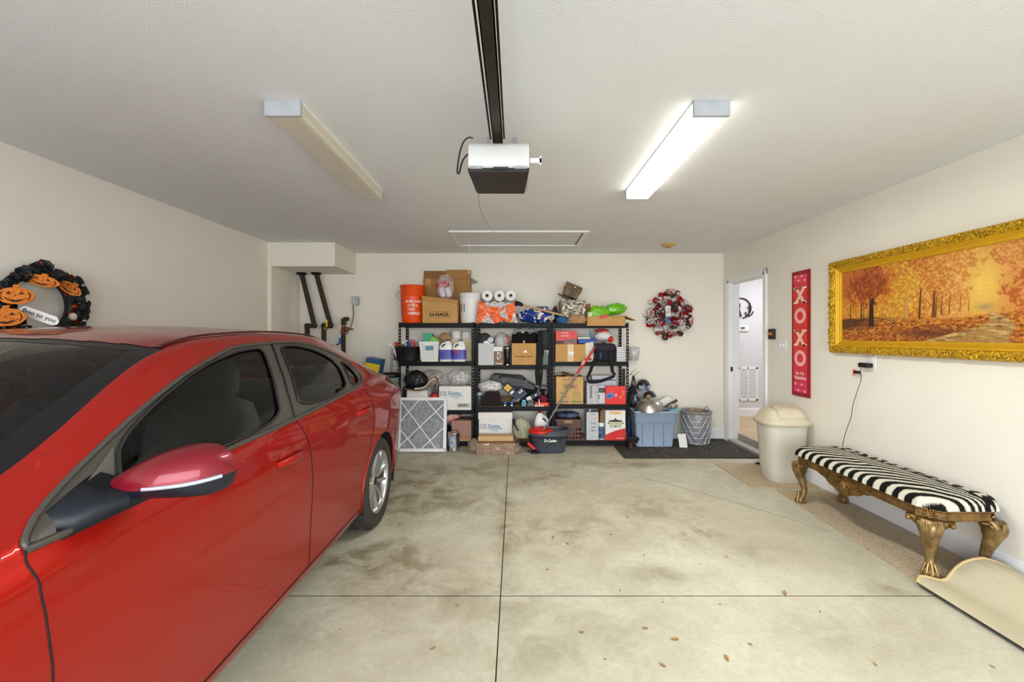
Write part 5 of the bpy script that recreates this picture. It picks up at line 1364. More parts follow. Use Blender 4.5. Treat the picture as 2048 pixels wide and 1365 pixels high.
o = m.build('white_tub', mk('white_floral_tub', (206, 204, 208), .4, var=.12, scale=30)); tag(o, 'white printed tub behind the bright green bag', 'tub'); tz = GT + .153
TZ = (X(1197, 5.36), 5.43)
m = MB(); m.lathe([(0, 0), (.06, .0), (.072, .05), (.076, .052), (.068, .054), (.058, .012), (0, .012)], 32, c=(TZ[0] + .012, TZ[1], tz), cap=False)
m.xf(rotM((TZ[0], TZ[1], tz), ry=math.radians(6))); o = m.build('red_brown_bowl', mk('terracotta_bowl', (128, 60, 44), .4)); tag(o, 'red brown bowl stacked on the white printed tub', 'bowl')
m = MB(); m.box(X(1200, 5.16), X(1216, 5.16), 5.150, 5.162, H(636, 5.16), H(631, 5.16), 0, rotM(P(1208, 634, 5.16), ry=math.radians(-14))); o = m.build('red_strap', M_RED); tag(o, 'short red orange strip hanging over the shallow carton edge', 'strap')
m = MB(); m.box(X(1176, 5.16), X(1184, 5.16), 5.158, 5.163, H(633, 5.16), H(625, 5.16)); o = m.build('green_label_tag', mk('pale_green', (190, 214, 170), .5)); tag(o, 'pale green white tag on the corner of the shallow carton', 'tag')

# ---------------------------------------------------------------- second row
B = L1[1]
# black oval bin jutting out left
z = 5.215; x0, x1 = X(784, z), X(837.5, z); t = H(694, z); cx, cy = (x0 + x1) / 2, z + .12
bn = thing('black_bin', 'black plastic bin of spray bottles overhanging the left shelf end', 'storage bin', (cx, cy, B))
m = MB(); R_ = (x1 - x0) / 2
m.lathe([(0, 0), (R_ * .80, 0), (R_ * .84, .02), (R_ * .97, t - B - .012), (R_, t - B - .010), (R_, t - B), (R_ * .95, t - B), (R_ * .80, .01), (0, .01)], 40, c=(cx, cy, B), cap=False, sy=.66)
m.build('body', M_BLACK, bn)
def spray(px, py, z, body, head, label, tipdir=-1, h0=B):
    x = X(px, z); t = H(py, z); T_ = thing('spray_bottle', label, 'spray bottle', (x, z, h0 + .012), 'spray bottles in the black bin')
    hb_ = t - .055
    m = MB(); m.lathe([(0, .012), (.032, .012), (.034, .10), (.030, hb_ - h0 - .05), (.013, hb_ - h0 - .01), (.013, hb_ - h0), (0, hb_ - h0)], 20, c=(x, z, h0), cap=False); m.build('bottle', body, T_)
    m = MB(); m.lathe([(.017, 0), (.017, .02), (.010, .024)], 14, c=(x, z, hb_)); m.box(x - .012 + tipdir * .018, x + .012 + tipdir * .012, z - .012, z + .012, hb_ + .022, hb_ + .055); m.box(x + tipdir * .048 - .012, x + tipdir * .048 + .012, z - .009, z + .009, hb_ + .032, hb_ + .050)
    m.tube([(x + tipdir * .03, z, hb_ + .03), (x + tipdir * .045, z, hb_ + .005), (x + tipdir * .04, z, hb_ - .02)], .0045, 6); m.build('trigger', head, T_)
spray(806, 680, 5.325, mk('clear_blue_bottle', (60, 60, 90), .3), M_WHITE, 'spray bottle with white trigger in the black bin', 1)
spray(819, 680, 5.35, mk('deep_blue_bottle', (30, 70, 160), .3), mk('trigger_blue', (50, 110, 190), .4), 'blue spray bottle in the middle of the black bin', 1)
spray(829, 681, 5.315, mk('red_bottle', (180, 24, 44), .3), mk('trigger_red', (214, 60, 80), .4), 'red spray bottle at the right of the black bin', -1)
m = MB(); x = X(793, 5.33); m.lathe([(0, .012), (.034, .012), (.034, H(694, 5.29) - B), (.022, H(692, 5.29) - B), (0, H(692, 5.29) - B)], 20, c=(x, 5.33, B), cap=False); c_ = thing('aerosol_can', 'spray can with wide red cap at the left of the black bin', 'spray can', (x, 5.29, B + .012)); m.build('can', M_STEEL, c_)
m = MB(); m.lathe([(.024, 0), (.024, .05), (.018, .055), (0, .055)], 20, c=(x, 5.33, H(693, 5.29))); m.build('cap', M_RED, c_)
m = MB(); m.tube([P(778, 690, 5.26), P(786, 694, 5.25), P(792, 712, 5.27)], .008, 8); m.box(X(777, 5.26), X(785, 5.26), 5.25, 5.28, H(692, 5.26), H(687, 5.26)); o = m.build('white_scrub_brush', M_WHITE); tag(o, 'white brush handle poking out over the left rim of the black bin', 'brush')
# perforated basket
z = 5.215; x0t, x1t, x0b, x1b = X(838, z), X(877.5, z), X(842, z), X(875, z); t = H(684, z); d = .26
bk = thing('plastic_basket', 'white perforated plastic basket with green packages beside blue-label jugs', 'basket', ((x0t + x1t) / 2, z + d / 2, B))
m = MB(); nx, nz_ = 17, 12
def bw_(u, v): return (x0b + (x0t - x0b) * v) * (1 - u) + (x1b + (x1t - x1b) * v) * u
def quad(u0, u1, v0, v1, y=z + .010):
    yy = lambda v: z + .014 - .014 * v
    m.add([(bw_(u0, v0), yy(v0), B + (t - B) * v0), (bw_(u1, v0), yy(v0), B + (t - B) * v0), (bw_(u1, v1), yy(v1), B + (t - B) * v1), (bw_(u0, v1), yy(v1), B + (t - B) * v1)], [(0, 1, 2, 3)])
holes = 0
for j in range(nz_):
    v0, v1 = j / nz_, (j + 1) / nz_; vm0, vm1 = v0 + .3 / nz_, v1 - .3 / nz_
    if j == 0 or j >= nz_ - 1: quad(0, 1, v0, v1); continue
    quad(0, 1, v0, vm0); quad(0, 1, vm1, v1); last = 0
    for i in range(nx):
        if 5 <= i <= 9 and j >= 8: continue
        a = (i + .33) / nx; b_ = (i + .67) / nx; quad(last, a, vm0, vm1); last = b_
    quad(last, 1, vm0, vm1)
m.add([(x0b, z + .014, B), (x0t, z, t), (x0t, z + d, t), (x0b, z + d - .01, B)], [(0, 1, 2, 3)]); m.add([(x1b, z + .014, B), (x1t, z, t), (x1t, z + d, t), (x1b, z + d - .01, B)], [(3, 2, 1, 0)])
m.add([(x0b, z + d - .01, B), (x0t, z + d, t), (x1t, z + d, t), (x1b, z + d - .01, B)], [(0, 1, 2, 3)]); m.box(x0b, x1b, z + .014, z + d - .01, B, B + .003)
m.box(x0t - .006, x1t + .006, z - .006, z + .002, t - .01, t + .002); m.box(x0t - .006, x0t, z - .006, z + d, t - .01, t + .002); m.box(x1t, x1t + .006, z - .006, z + d, t - .01, t + .002)
m.build('body', M_WHITE, bk, fixn=False)
MB().box(X(851, z), X(867, z), z - .003, z + .003, H(701, z), H(692, z)).build('label', mk('teal_label', (90, 140, 160), .5), bk)
carton('green_box', 'green and teal box standing in the white perforated basket', 'box', 846, 864, 667, B + .02, 5.29, .10, mk('green_card', (40, 150, 90), .4, rgb2=(60, 170, 150), scale=8))
m = MB(); m.box(X(860, 5.29), X(879, 5.29), 5.275, 5.31, H(688, 5.29), H(676, 5.29), 0, rotM(P(869, 682, 5.29), ry=math.radians(28))); o = m.build('green_packet', M_GREEN, bevel=.008); tag(o, 'lime green packet lying slanted on the perforated basket', 'packet')
bag('brown_paper_wad', 'crumpled brown paper sticking up behind the left blue-label jug', 'paper', 879, 900, 667, H(683, 5.38), 5.315, .018, M_KRAFT, 37, .35, 2.6)
def jug(px0, px1, py, z, base, mat, capm, labm, name, label, cat, flip=False, group=None, handle_left=True):
    x0, x1, t = X(px0, z), X(px1, z), H(py, z); w = x1 - x0; h = t - base; cx = (x0 + x1) / 2
    T_ = thing(name, label, cat, (cx, z + w * .35, base), group)
    s = -1 if handle_left else 1; d = w * .62
    def rr_(zn, xl_, xr_, dy): 
        pts = []
        for k in range(24):
            a = 2 * math.pi * k / 24; ca, sa = math.cos(a), math.sin(a); q = (abs(ca) ** 4 + abs(sa) ** 4) ** -.25
            pts.append((cx + (xl_ + xr_) / 2 * w + (xr_ - xl_) / 2 * w * ca * q, z + d / 2 + dy * d / 2 * sa * q, base + zn * h))
        return pts
    rings = [rr_(0, -.46, .46, .92), rr_(.02, -.5, .5, 1), rr_(.60, -.5, .5, 1), rr_(.66, -.49, .49, .98)]
    sh = .13 * s * -1
    rings += [rr_(.80, -.38 + sh * .3, .40 + sh * .3, .8), rr_(.90, -.18 + sh, .22 + sh, .42), rr_(.94, -.12 + sh, .12 + sh, .30)]
    m = MB(); m.loft(rings); b_ = m.build('bottle', mat, T_)
    m = MB(); m.lathe([(w * .13, 0), (w * .13, h * .055), (w * .10, h * .06)], 18, c=(cx + sh * w, z + d / 2, base + .935 * h)); m.build('cap', capm, T_)
    m = MB(); m.tube(spline([(cx + s * .02 * w, z + d * .12, base + .84 * h), (cx + s * .22 * w, z - .004, base + .83 * h), (cx + s * .36 * w, z + .003, base + .72 * h), (cx + s * .40 * w, z + .0, base + .62 * h)]), w * .055, 8); m.build('handle', mat, T_)
    m = MB(); m.tube(spline([(cx + s * .03 * w, z + .006, base + .76 * h), (cx + s * .15 * w, z - .001, base + .75 * h), (cx + s * .26 * w, z - .001, base + .66 * h)]), w * .05, 8); m.build('handle_gap_shade', mk('handle_shadow', (52, 52, 56), .8), T_)  # dark tube stands in for the shade inside the handle opening
    m = MB(); m.loft([[(p[0] + (p[0] - cx) * .012, p[1] + (p[1] - z - d / 2) * .012, base + zn * h) for p in rr_(zn, -.5, .5, 1)] for zn in (.10, .54)], 0, True, False); m.build('label', labm, T_)
    return T_, cx, z, h
M_LAB = mk('blue_purple_label', (64, 62, 150), .4, rgb2=(98, 96, 190), scale=14)
for k, (a, b_) in enumerate(((878, 904), (904, 931))):
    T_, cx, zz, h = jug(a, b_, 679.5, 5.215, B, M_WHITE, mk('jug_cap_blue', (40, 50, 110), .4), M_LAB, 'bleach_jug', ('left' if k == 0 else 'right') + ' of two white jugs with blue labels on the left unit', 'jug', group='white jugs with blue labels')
    if k == 1:
        m = MB(); m.lathe([(.022, -.0), (.022, .002), (0, .002)], 20, M=Matrix.Translation((cx - .04, zz - .004, B + .115)) @ Matrix.Rotation(math.pi / 2, 4, 'X')); m.build('badge', mk('badge_red', (150, 60, 100), .4), T_)
        MB().box(cx - .06, cx - .02, zz - .005, zz - .002, B + .135, B + .15).build('badge_text_strip', M_RED, T_)
carton('cream_sack', 'cream paper sack standing behind the right blue-label jug', 'sack', 902, 943, 678, B, 5.36, .12, mk('cream_sack', (210, 196, 160), .8, var=.08, scale=9, bump=.3, bscale=20))
m = MB()
for k, (a, b_, p) in enumerate(((900.5, 921, 662), (922, 943, 663.5))):
    z = 5.385; x0, x1 = X(a, z), X(b_, z); m = MB(); m.lathe([(0, 0), ((x1 - x0) / 2 * .94, 0), ((x1 - x0) / 2, .02), ((x1 - x0) / 2, H(p, z) - H(679, z) - .01), ((x1 - x0) / 2 * .96, H(p, z) - H(679, z)), (0, H(p, z) - H(679, z))], 24, c=((x0 + x1) / 2, z + .06, H(679, z)), cap=False)
    o = m.build('white_tub', M_WPAPER); tag(o, ('left' if k == 0 else 'right') + ' of two plain white tubs above the cream sack', 'tub', 'white tubs on the cream sack')

# unit 2 second row
B = L2[1]
T_, *_ = carton('patterned_box', 'pale grey speckled box on the middle unit under a dark hat', 'box', 956.5, 988, 687, B, 5.215, .22, mk('pale_grey_pattern', (206, 206, 208), .6, rgb2=(178, 180, 184), scale=45))
PB = H(687, 5.215)
m = MB(); m.ell((X(968, 5.26), 5.33, PB + .0), (.105, .10, .13), 26)
for v_ in m.v: v_.z = max(v_.z, PB)
o = m.build('cloth_hat', mk('grey_green_cloth', (54, 60, 58), .8)); tag(o, 'dark grey rounded hat on the pale speckled box', 'cap')
m = MB(); m.lathe([(.018, -.05), (.036, -.05), (.036, 0), (.018, 0), (.012, -.002)], 24, M=Matrix.Translation((X(981, 5.215), 5.215, PB + .040)) @ Matrix.Rotation(math.pi / 2, 4, 'X')); m.lathe([(.0, -.003), (.018, -.003)], 24, M=Matrix.Translation((X(981, 5.215), 5.215, PB + .040)) @ Matrix.Rotation(math.pi / 2, 4, 'X'), cap=False)
o = m.build('tape_roll', mk('lavender_tape', (196, 196, 226), .5)); tag(o, 'small lavender roll standing on the pale speckled box', 'tape roll')
m = MB(); m.box(X(967, 5.22), X(980, 5.22), 5.218, 5.24, PB, PB + .022); m.box(X(971, 5.22), X(976, 5.22), 5.218, 5.24, PB + .022, PB + .034); o = m.build('white_clip', M_WHITE, bevel=.003); tag(o, 'small white plastic block on the pale speckled box', 'block')
T_, x0, x1, b0, t, z = carton('tumbler_box', 'brown gift box with white D letter and white top', 'box', 988.6, 1007, 703, B, 5.215, .10, mk('brown_print_card', (120, 92, 66), .5, var=.15, scale=20))
MB().box(X(987, z), X(1005, z), z - .002, z + .10, t, H(694, z)).build('top_band', M_WPAPER, T_)
text('D', ((x0 + x1) / 2 - .0, z - .0015, B + .115), .042, .085, M_WINK, T_, bold=.0)
text('Outdoor', ((x0 + x1) / 2, z - .0015, B + .022), .085, .02, M_WINK, T_, bold=.02)
zt = 5.25; xt = X(1014.5, zt); tt = H(690, zt); h = tt - B
T_ = thing('travel_tumbler', 'tall black travel tumbler with chrome lid beside the brown gift box', 'tumbler', (xt, zt, B))
m = MB(); m.lathe([(0, .0), (.030, .0), (.034, .10), (.045, h * .80), (.045, h * .82)], 28, c=(xt, zt, B), cap=False); m.build('cup', mk('gloss_black', (30, 32, 36), .25), T_)
m = MB(); m.lathe([(.046, h * .81), (.046, h * .84), (.042, h * .85), (.040, h * .94), (0, h * .95)], 28, c=(xt, zt, B), cap=False); m.build('lid', M_CHROME, T_)
m = MB(); m.lathe([(.031, .0), (.031, .012)], 28, c=(xt, zt, B)); m.build('base_ring', M_CHROME, T_)
T_, x0, x1, b0, t, z = carton('open_cardboard_box', 'plain brown open box with white triangle print full of black fluff', 'box', 1023, 1073, 687, B, 5.215, .24, M_CARD, opened=True)
cx_ = X(1050, z); m = MB(); m.add([(cx_ - .028, z - .001, H(705.5, z)), (cx_ + .030, z - .001, H(705.5, z)), (cx_ + .008, z - .001, H(700.5, z))], [(0, 1, 2)]); m.build('triangle_print', M_WINK, T_, fixn=False)
text('DO NOT BREAK THIS BOX', ((x0 + x1) / 2 + .002, z - .001, H(713.5, z)), .215, .017, M_INK, T_, bold=.02)
random.seed(5)
m = MB()
for k in range(6):
    pxx = 1030 + k * 7.5; blob(m, (X(pxx, 5.3), 5.30 + .03 * (k % 2), H(684 - 5 * (k % 2), 5.3)), (.042, .06, .085), 80 + k, .4, 4.5, 20, flat=False)
for v_ in m.v:
    v_.x = min(max(v_.x, x0 + .008), x1 - .008) if v_.z < t else v_.x; v_.y = min(max(v_.y, z + .006), z + .23); v_.z = max(v_.z, B + .06)
o = m.build('black_fluff_toys', mk('black_fur', (14, 12, 12), .95, bump=1, bscale=120), bevel=0); tag(o, 'black fluffy toys heaped out of the open brown box', 'fluffy toys', kind='stuff')
m = MB(); m.ell((X(1047, 5.25), 5.25, H(684, 5.25)), (.02, .02, .02), 12); o = m.build('pale_toy_face', mk('peach_toy', (226, 190, 150), .7)); tag(o, 'tiny peach coloured toy among the black fluff', 'toy')
m = MB(); m.lathe([(.05, 0), (.055, .004), (.05, .012), (.02, .014), (0, .014)], 24, M=Matrix.Translation((X(1068, 5.3), 5.33, H(676, 5.3))) @ Matrix.Rotation(math.radians(70), 4, 'X')); o = m.build('black_disc', M_BLACK); tag(o, 'glossy black disc at the right of the black fluffy toys', 'disc')
bag('white_plastic_bag', 'white crumpled plastic bag behind the brown gift box', 'bag', 987, 1020, 668, B, 5.45, .055, mk('white_film', (208, 208, 206), .35, var=.1, scale=18), 91, .2, 2.4)
bag('clear_plastic_bag', 'upper clear crinkled bag behind the black fluffy toys', 'bag', 1024, 1077, 656, B + .25, 5.46, .05, M_CLEAR, 93, .2, 2.6)
m = MB(); m.tube(spline([P(1011, 672, 5.34), P(1017, 680, 5.33), P(1014, 688, 5.34)]), .012, 8); o = m.build('orange_tag', mk('orange_red', (214, 92, 60), .5)); tag(o, 'orange strip showing through the white crumpled bag', 'strip')
# dark case and grey tote at right
z = 5.24
T_ = thing('grey_tote', 'grey plastic tote with black lid at the right end of the middle unit', 'tote', (ctr(1077, 1098, z), z + .1, B))
m = MB(); x0, x1 = X(1078, z), X(1098, z); m.hexa([(x0 + .006, z + .004, B), (x1 - .006, z + .004, B), (x1 - .006, z + .2, B), (x0 + .006, z + .2, B), (x0, z, H(703, z)), (x1, z, H(703, z)), (x1, z + .21, H(703, z)), (x0, z + .21, H(703, z))]); m.build('body', mk('grey_tote', (92, 100, 100), .5), T_, bevel=.006)
MB().box(x0 - .008, x1 + .004, z - .008, z + .215, H(705, z), H(700, z)).build('rim', mk('grey_tote_rim', (116, 124, 124), .5), T_, bevel=.003)
MB().box(x0 + .012, x0 + .06, z - .016, z - .006, H(713, z), H(702, z)).build('latch', M_BLACK, T_, bevel=.003); MB().box(x1 - .022, x1 - .016, z - .014, z - .006, H(709, z), H(702, z)).build('clip', M_WHITE, T_)
carton('black_case', 'tall soft black case standing on the grey tote', 'case', 1077, 1100, 661, H(700, z) + .002, z + .01, .18, mk('soft_black', (30, 32, 34), .7), bevel=.02)
st = MB(); pts = [(P(1081, 662, 5.23)), P(1079, 700, 5.2), P(1077, 728, 5.188), P(1075, 745, 5.186), P(1077, 772, 5.20)]
st.strip(spline(pts), .062, (1, 0, 0), .006); st.strip(spline([P(1087, 690, 5.23), P(1083, 722, 5.19), P(1083, 750, 5.18), P(1080, 775, 5.19)]), .03, (1, 0, 0), .006)
o = st.build('hanging_strap', M_BLACKCLOTH); tag(o, 'wide black webbing strap hanging down over the middle shelf edge', 'strap')

# unit 3 second row
B = L3_[1]
T_, x0, x1, b0, t, z = carton('cardboard_box', 'taped brown box supporting the red box on the right unit', 'box', 1111, 1171, 689, B, 5.215, .26, M_CARD, tape=.075)
MB().box(X(1137, z), X(1147, z), z - .003, z - .001, H(711, z), H(703, z), 0, rotM(P(1142, 707, z), ry=.3)).build('sticker', M_WPAPER, T_)
T2, x0, x1, b0, t2, z = carton('red_box', 'red coffee maker box lying on the taped brown box', 'box', 1111.5, 1154, 662.5, t + .002, 5.235, .2, M_RED)
text('peeek', (X(1130, z), z - .001, H(666.5, z)), .07, .016, M_WINK, T2, bold=.02); text('coffee makers', (X(1130, z), z - .001, H(672, z)), .10, .013, M_WINK, T2, bold=.02)
MB().box(X(1130, z), X(1153, z), z - .0015, z - .0005, H(688, z), H(678, z)).build('photo_print', mk('dark_print', (70, 40, 44), .5, rgb2=(150, 120, 120), scale=60), T2)
MB().box(X(1112, z), X(1128, z), z - .0015, z - .0005, H(688, z), H(682, z)).build('photo_print', mk('dark_print2', (40, 22, 24), .5), T2)
carton('blue_case', 'flat blue plastic case behind the taped brown box', 'case', 1156, 1192, 679, H(688, 5.33), 5.33, .16, M_BLUE, bevel=.01)
m = MB(); m.box(X(1155, 5.35), X(1180, 5.35), 5.35, 5.45, H(678.5, 5.35), H(675, 5.35), 0, None); o = m.build('paper_stack', M_WPAPER, bevel=.001); tag(o, 'thin stack of white paper on the flat blue case', 'paper')
m = MB(); m.tube(spline([P(1180, 663, 5.4), P(1182, 672, 5.4), P(1190, 681, 5.4)]), .01, 8); o = m.build('blue_ribbon', mk('pale_blue', (90, 130, 180), .4)); tag(o, 'pale blue twisted film behind the flat blue case', 'film')
m = MB(); z = 5.24; m.hexa([(X(1171, z), z, B), (X(1188, z), z, B), (X(1188, z), z + .1, B), (X(1171, z), z + .1, B), (X(1170, z), z + .0, H(687, z)), (X(1187, z), z, H(684, z)), (X(1187, z), z + .1, H(684, z)), (X(1170, z), z + .1, H(687, z))]); T_ = thing('white_bag', 'upright white paper bag with small red logo behind the mop handle', 'paper bag', (X(1184, z), z + .05, B)); m.build('body', mk('soft_white', (222, 218, 206), .7, bump=.3, bscale=12), T_, bevel=.006)
m = MB(); m.lathe([(.018, 0), (.018, .001), (0, .001)], 18, M=Matrix.Translation((X(1180, z), z - .001, H(719, z))) @ Matrix.Rotation(math.pi / 2, 4, 'X')); m.build('logo', mk('logo_red', (200, 60, 70), .5), T_)
# rolled white and red cloth
z = 5.26
T_ = thing('rolled_blanket', 'white and red rolled blanket above the black shoulder bag', 'blanket', (ctr(1193, 1231, z), z + .1, H(690, z)))
m = MB(); blob(m, (ctr(1194, 1229, z), z + .12, H(673, z)), (.112, .10, .066), 101, .10, 1.7, 30, flat=False); m.build('roll', mk('white_fleece', (226, 222, 220), .9), T_)
m = MB(); blob(m, (X(1208, z), z + .13, H(661.5, z)), (.085, .09, .022), 103, .2, 2, 24, flat=False); blob(m, (X(1223, z), z + .05, H(679, z)), (.033, .05, .038), 104, .2, 2, 20, flat=False); m.build('red_edge', mk('red_fleece', (204, 50, 40), .9), T_)
carton('cardboard_box', 'small brown box under the rolled blanket on the right unit', 'box', 1197, 1226, 687, B, 5.38, .12, M_CARD2)
# black shoulder bag with strap
z = 5.205
sb_ = thing('shoulder_bag', 'black shoulder bag with long strap hanging below its shelf', 'bag', (ctr(1189, 1234, z), z + .07, B))
m = MB(); rbox(m, (ctr(1189, 1235, z), z + .075, (B + H(690, z)) / 2), (.28, .15, H(690, z) - B)); m.build('body', M_BLACKCLOTH, sb_)
m = MB(); rbox(m, (ctr(1192, 1232, z), z + .060, H(696, z)), (.25, .15, .10)); m.build('flap', mk('bag_flap', (34, 32, 44), .8), sb_)
m = MB(); m.box(X(1199, z), X(1203, z), z - .004, z + .02, H(718, z), H(705, z)); m.build('blue_panel', mk('blue_nylon', (30, 60, 130), .7), sb_, bevel=.003)
m = MB(); m.strip(spline([P(1198, 700, 5.19), P(1188, 722, 5.17), P(1181, 742, 5.18), P(1175, 757, 5.2), P(1180, 764, 5.19), P(1200, 763, 5.17), P(1218, 757, 5.17), P(1230, 751, 5.19), P(1225, 744, 5.18), P(1223, 725, 5.17), P(1222, 705, 5.19)], 5), .042, lambda t: (1, .2, .1) if t < .3 or t > .72 else (.2, .3, 1), .006); m.build('strap', M_BLACKCLOTH, sb_)
m = MB(); m.tube(spline([P(1199, 692, 5.22), P(1206, 686, 5.21), P(1216, 690, 5.22)]), .009, 8); m.build('carry_handle', mk('handle_black', (28, 28, 38), .7), sb_)
m = MB(); z = 5.25
for k in range(8): m.box(X(1233, z), X(1254, z) - .004 * (k % 2), z, z + .2, B + k * .023, B + k * .023 + .020)
o = m.build('towel_stack', mk('folded_white', (228, 228, 230), .7), bevel=.008); tag(o, 'stack of folded white linens right of the black shoulder bag', 'linens')
m = MB(); m.lathe([(0, 0), (.055, 0), (.075, .10), (.07, .17), (0, .18)], 24, c=(X(1256, 5.56) + .06, 5.51, B), cap=False); o = m.build('clear_canister', M_CLEARD); tag(o, 'cloudy plastic canister poking past the right shelf post', 'canister')
# ---------------------------------------------------------------- third row
B = L1[2]
def domino(T_, cx, z, zt):      # lettering of the white sugar carton
    pass
def sugar_print(T_, px0, z, fpx, py):   # px/py of the wordmark centre
    c = P(fpx, py, z - .0015)
    text('Domino', (c.x, c.y, c.z), .150, .045, M_BINK, T_, bold=.02)
    text('CONFECTIONERS', (c.x + .02, c.y, c.z - .036), .165, .016, M_BINK, T_, bold=.015, M=rotM(c, ry=math.radians(-3)))
    text('SUGAR', (c.x + .02, c.y, c.z - .058), .06, .014, M_BINK, T_, bold=.015)
    text('6-7 LB', (px0 + .048, c.y, c.z + .012), .075, .028, M_DBINK, T_, bold=.015); text('POLY BAGS', (px0 + .052, c.y, c.z - .020), .088, .020, M_DBINK, T_, bold=.01)
T_, x0, x1, b0, t, z = carton('sugar_box', 'white sugar box with blue lettering, on the third shelf of the left unit', 'box', 878, 943, 773.5, B, 5.215, .24, M_WPAPER)
sugar_print(T_, x0, z, 909, 787)
m = MB(); a, b, c, d = X(914, z), X(940, z), H(815, z), H(807.5, z)
for q in ((a, b, c, c + .003), (a, b, d - .003, d), (a, a + .003, c, d), (b - .003, b, c, d)): m.box(q[0], q[1], z - .0015, z - .0003, q[2], q[3])
random.seed(3); xx = a + .015
while xx < b - .02: w = random.choice((.002, .003, .005)); m.box(xx, xx + w, z - .0015, z - .0003, c + .007, d - .007); xx += w + random.choice((.002, .003))
m.build('barcode', M_INK, T_)
bag('clear_plastic_bag', 'clear crinkled bag of popcorn-like packing on the white sugar box', 'bag', 893, 944, 741, H(773.5, z) + .003, 5.23, .10, M_CLEAR, 111, .2, 2.2)
m = MB()
for k in range(26): m.ell((X(900 + random.random() * 34, 5.3), 5.29 + random.random() * .08, H(772 - random.random() * 14, 5.3)), (.012, .012, .010), 6)
o = m.build('packing_pieces', mk('tan_packing', (196, 170, 130), .8, rgb2=(120, 84, 66), scale=30)); tag(o, 'loose tan packing pieces inside the clear bag on the white sugar box', 'packing pieces', kind='stuff')
T_, x0, x1, b0, t, z = carton('white_carton', 'open white carton with bent brown flaps behind the air filter', 'box', 813, 856, 782, B, 5.215, .26, M_WPAPER, opened=True)
m = MB(); m.strip(spline([P(810, 778, 5.2), P(830, 782, 5.19), P(848, 780, 5.19), P(858, 768, 5.2)]), .05, (0, 1, 0), .004); m.build('flap', mk('carton_inside', (176, 134, 84), .85), T_)
m = MB(); m.strip(spline([P(856, 776, 5.25), P(866, 762, 5.25), P(868, 756, 5.26), P(873, 760, 5.26), P(876, 770, 5.27)]), .12, (0, 1, .2), .004); m.build('flap', mk('carton_inside', (176, 134, 84), .85), T_)
m = MB(); m.strip(spline([P(829, 778, 5.18), P(848, 775, 5.17), P(862, 762, 5.18), P(872, 757, 5.19)]), .018, (0, .2, 1), .003); m.build('torn_edge', mk('torn_white', (214, 208, 204), .8), T_)
bag('black_plastic_bag', 'black plastic bag heaped at the left of the third shelf', 'bag', 805, 850, 744, .690, 5.25, .11, mk('black_film', (36, 38, 40), .35, bump=.6, bscale=25), 113, .25, 2.2)
bag('clear_plastic_bag', 'clear bag holding brown paper beside the black plastic bag', 'bag', 840, 884, 741, .700, 5.42, .07, M_CLEAR, 117, .2, 2.4)
bag('kraft_filling', 'brown paper filling seen through the clear bag left of the flap', 'paper', 850, 872, 748, .705, 5.44, .04, M_KRAFT, 119, .3, 2.6)
m = MB(); xx = X(869, 5.26); m.lathe([(0, 0), (.045, 0), (.047, .01), (.047, H(796, 5.26) - B), (0, H(796, 5.26) - B)], 24, c=(xx, 5.30, B), cap=False); jr = thing('storage_jar', 'clear blue-grey jar with red lid left of the white sugar box', 'jar', (xx, 5.3, B)); m.build('jar', mk('jar_bluegrey', (140, 150, 170), .2), jr)
m = MB(); m.lathe([(.050, 0), (.052, .004), (.052, .040), (.046, .046), (0, .046)], 24, c=(xx, 5.30, H(796.5, 5.26)), cap=True); m.build('lid', M_RED, jr)
bag('navy_sack', 'dark navy sack behind the left post of the third shelf', 'sack', 803, 815, 775, B, 5.38, .08, mk('navy_film', (44, 46, 74), .5, var=.2), 121, .2, 2.5)
bag('purple_bundle', 'dark purple mottled bundle behind the red-lidded jar', 'bundle', 866, 877, 765, B, 5.40, .07, mk('mottled_purple', (90, 76, 96), .7, rgb2=(150, 130, 140), scale=30), 123, .2, 2.5)

B = L2[2]
# tilted hard case
cs = thing('equipment_case', 'long black hard case lying tilted across the middle unit', 'case', (ctr(980, 1070, 5.3), 5.34, H(775, 5.3)))
def q(px, py, z): return P(px, py, z)
m = MB()
lo = [(978, 760), (987, 748.5), (1045, 753), (1057, 765), (1072, 772), (1070, 782), (1062, 781), (1000, 769)]
m.prism([(X(a, 5.33), H(b, 5.33)) for a, b in lo], 5.33, 5.50); m.build('shell', mk('case_black', (36, 36, 38), .42), cs, bevel=.012)
m = MB(); m.tube(spline([q(1000, 757, 5.33), q(1003, 753, 5.305), q(1045, 758, 5.305), q(1049, 763, 5.33)]), .008, 8); m.build('handle', M_BLACK, cs)
for a in (1003, 1046):
    m = MB(); m.box(X(a, 5.32), X(a + 9, 5.32), 5.318, 5.335, H(761 + (a - 1003) * .06, 5.32) - .02, H(757 + (a - 1003) * .06, 5.32) - .004); m.build('latch', M_DGREY, cs, bevel=.003)
bag('clear_plastic_bag', 'crumpled clear bag at the left of the middle unit third shelf', 'bag', 957, 1002, 763, B + .18, 5.21, .05, M_CLEARD, 131, .25, 2.6)
ht2 = thing('felt_hat', 'dark brown arched felt pouch standing open at the left of the middle third shelf', 'pouch', (ctr(968, 1000, 5.24), 5.3, B))
m = MB(); xa, xb, tt = X(966, 5.24), X(1000, 5.24), H(782, 5.24); cxm = (xa + xb) / 2; R_ = (xb - xa) / 2
arch = [(xa, B + .001)] + [(cxm - R_ * math.cos(math.pi * k / 14), tt - R_ * .8 + R_ * .8 * math.sin(math.pi * k / 14)) for k in range(15)] + [(xb, B + .001)]
m.prism(arch, 5.24, 5.42); m.build('shell', mk('felt_dark', (34, 24, 24), .95, var=.2, bump=.3), ht2, bevel=.012)
m = MB(); m.tube([(p[0] * 1.0, 5.236, p[1]) for p in arch[1:-1]], .003, 5); m.build('seam', mk('seam_grey', (84, 76, 76), .8), ht2)
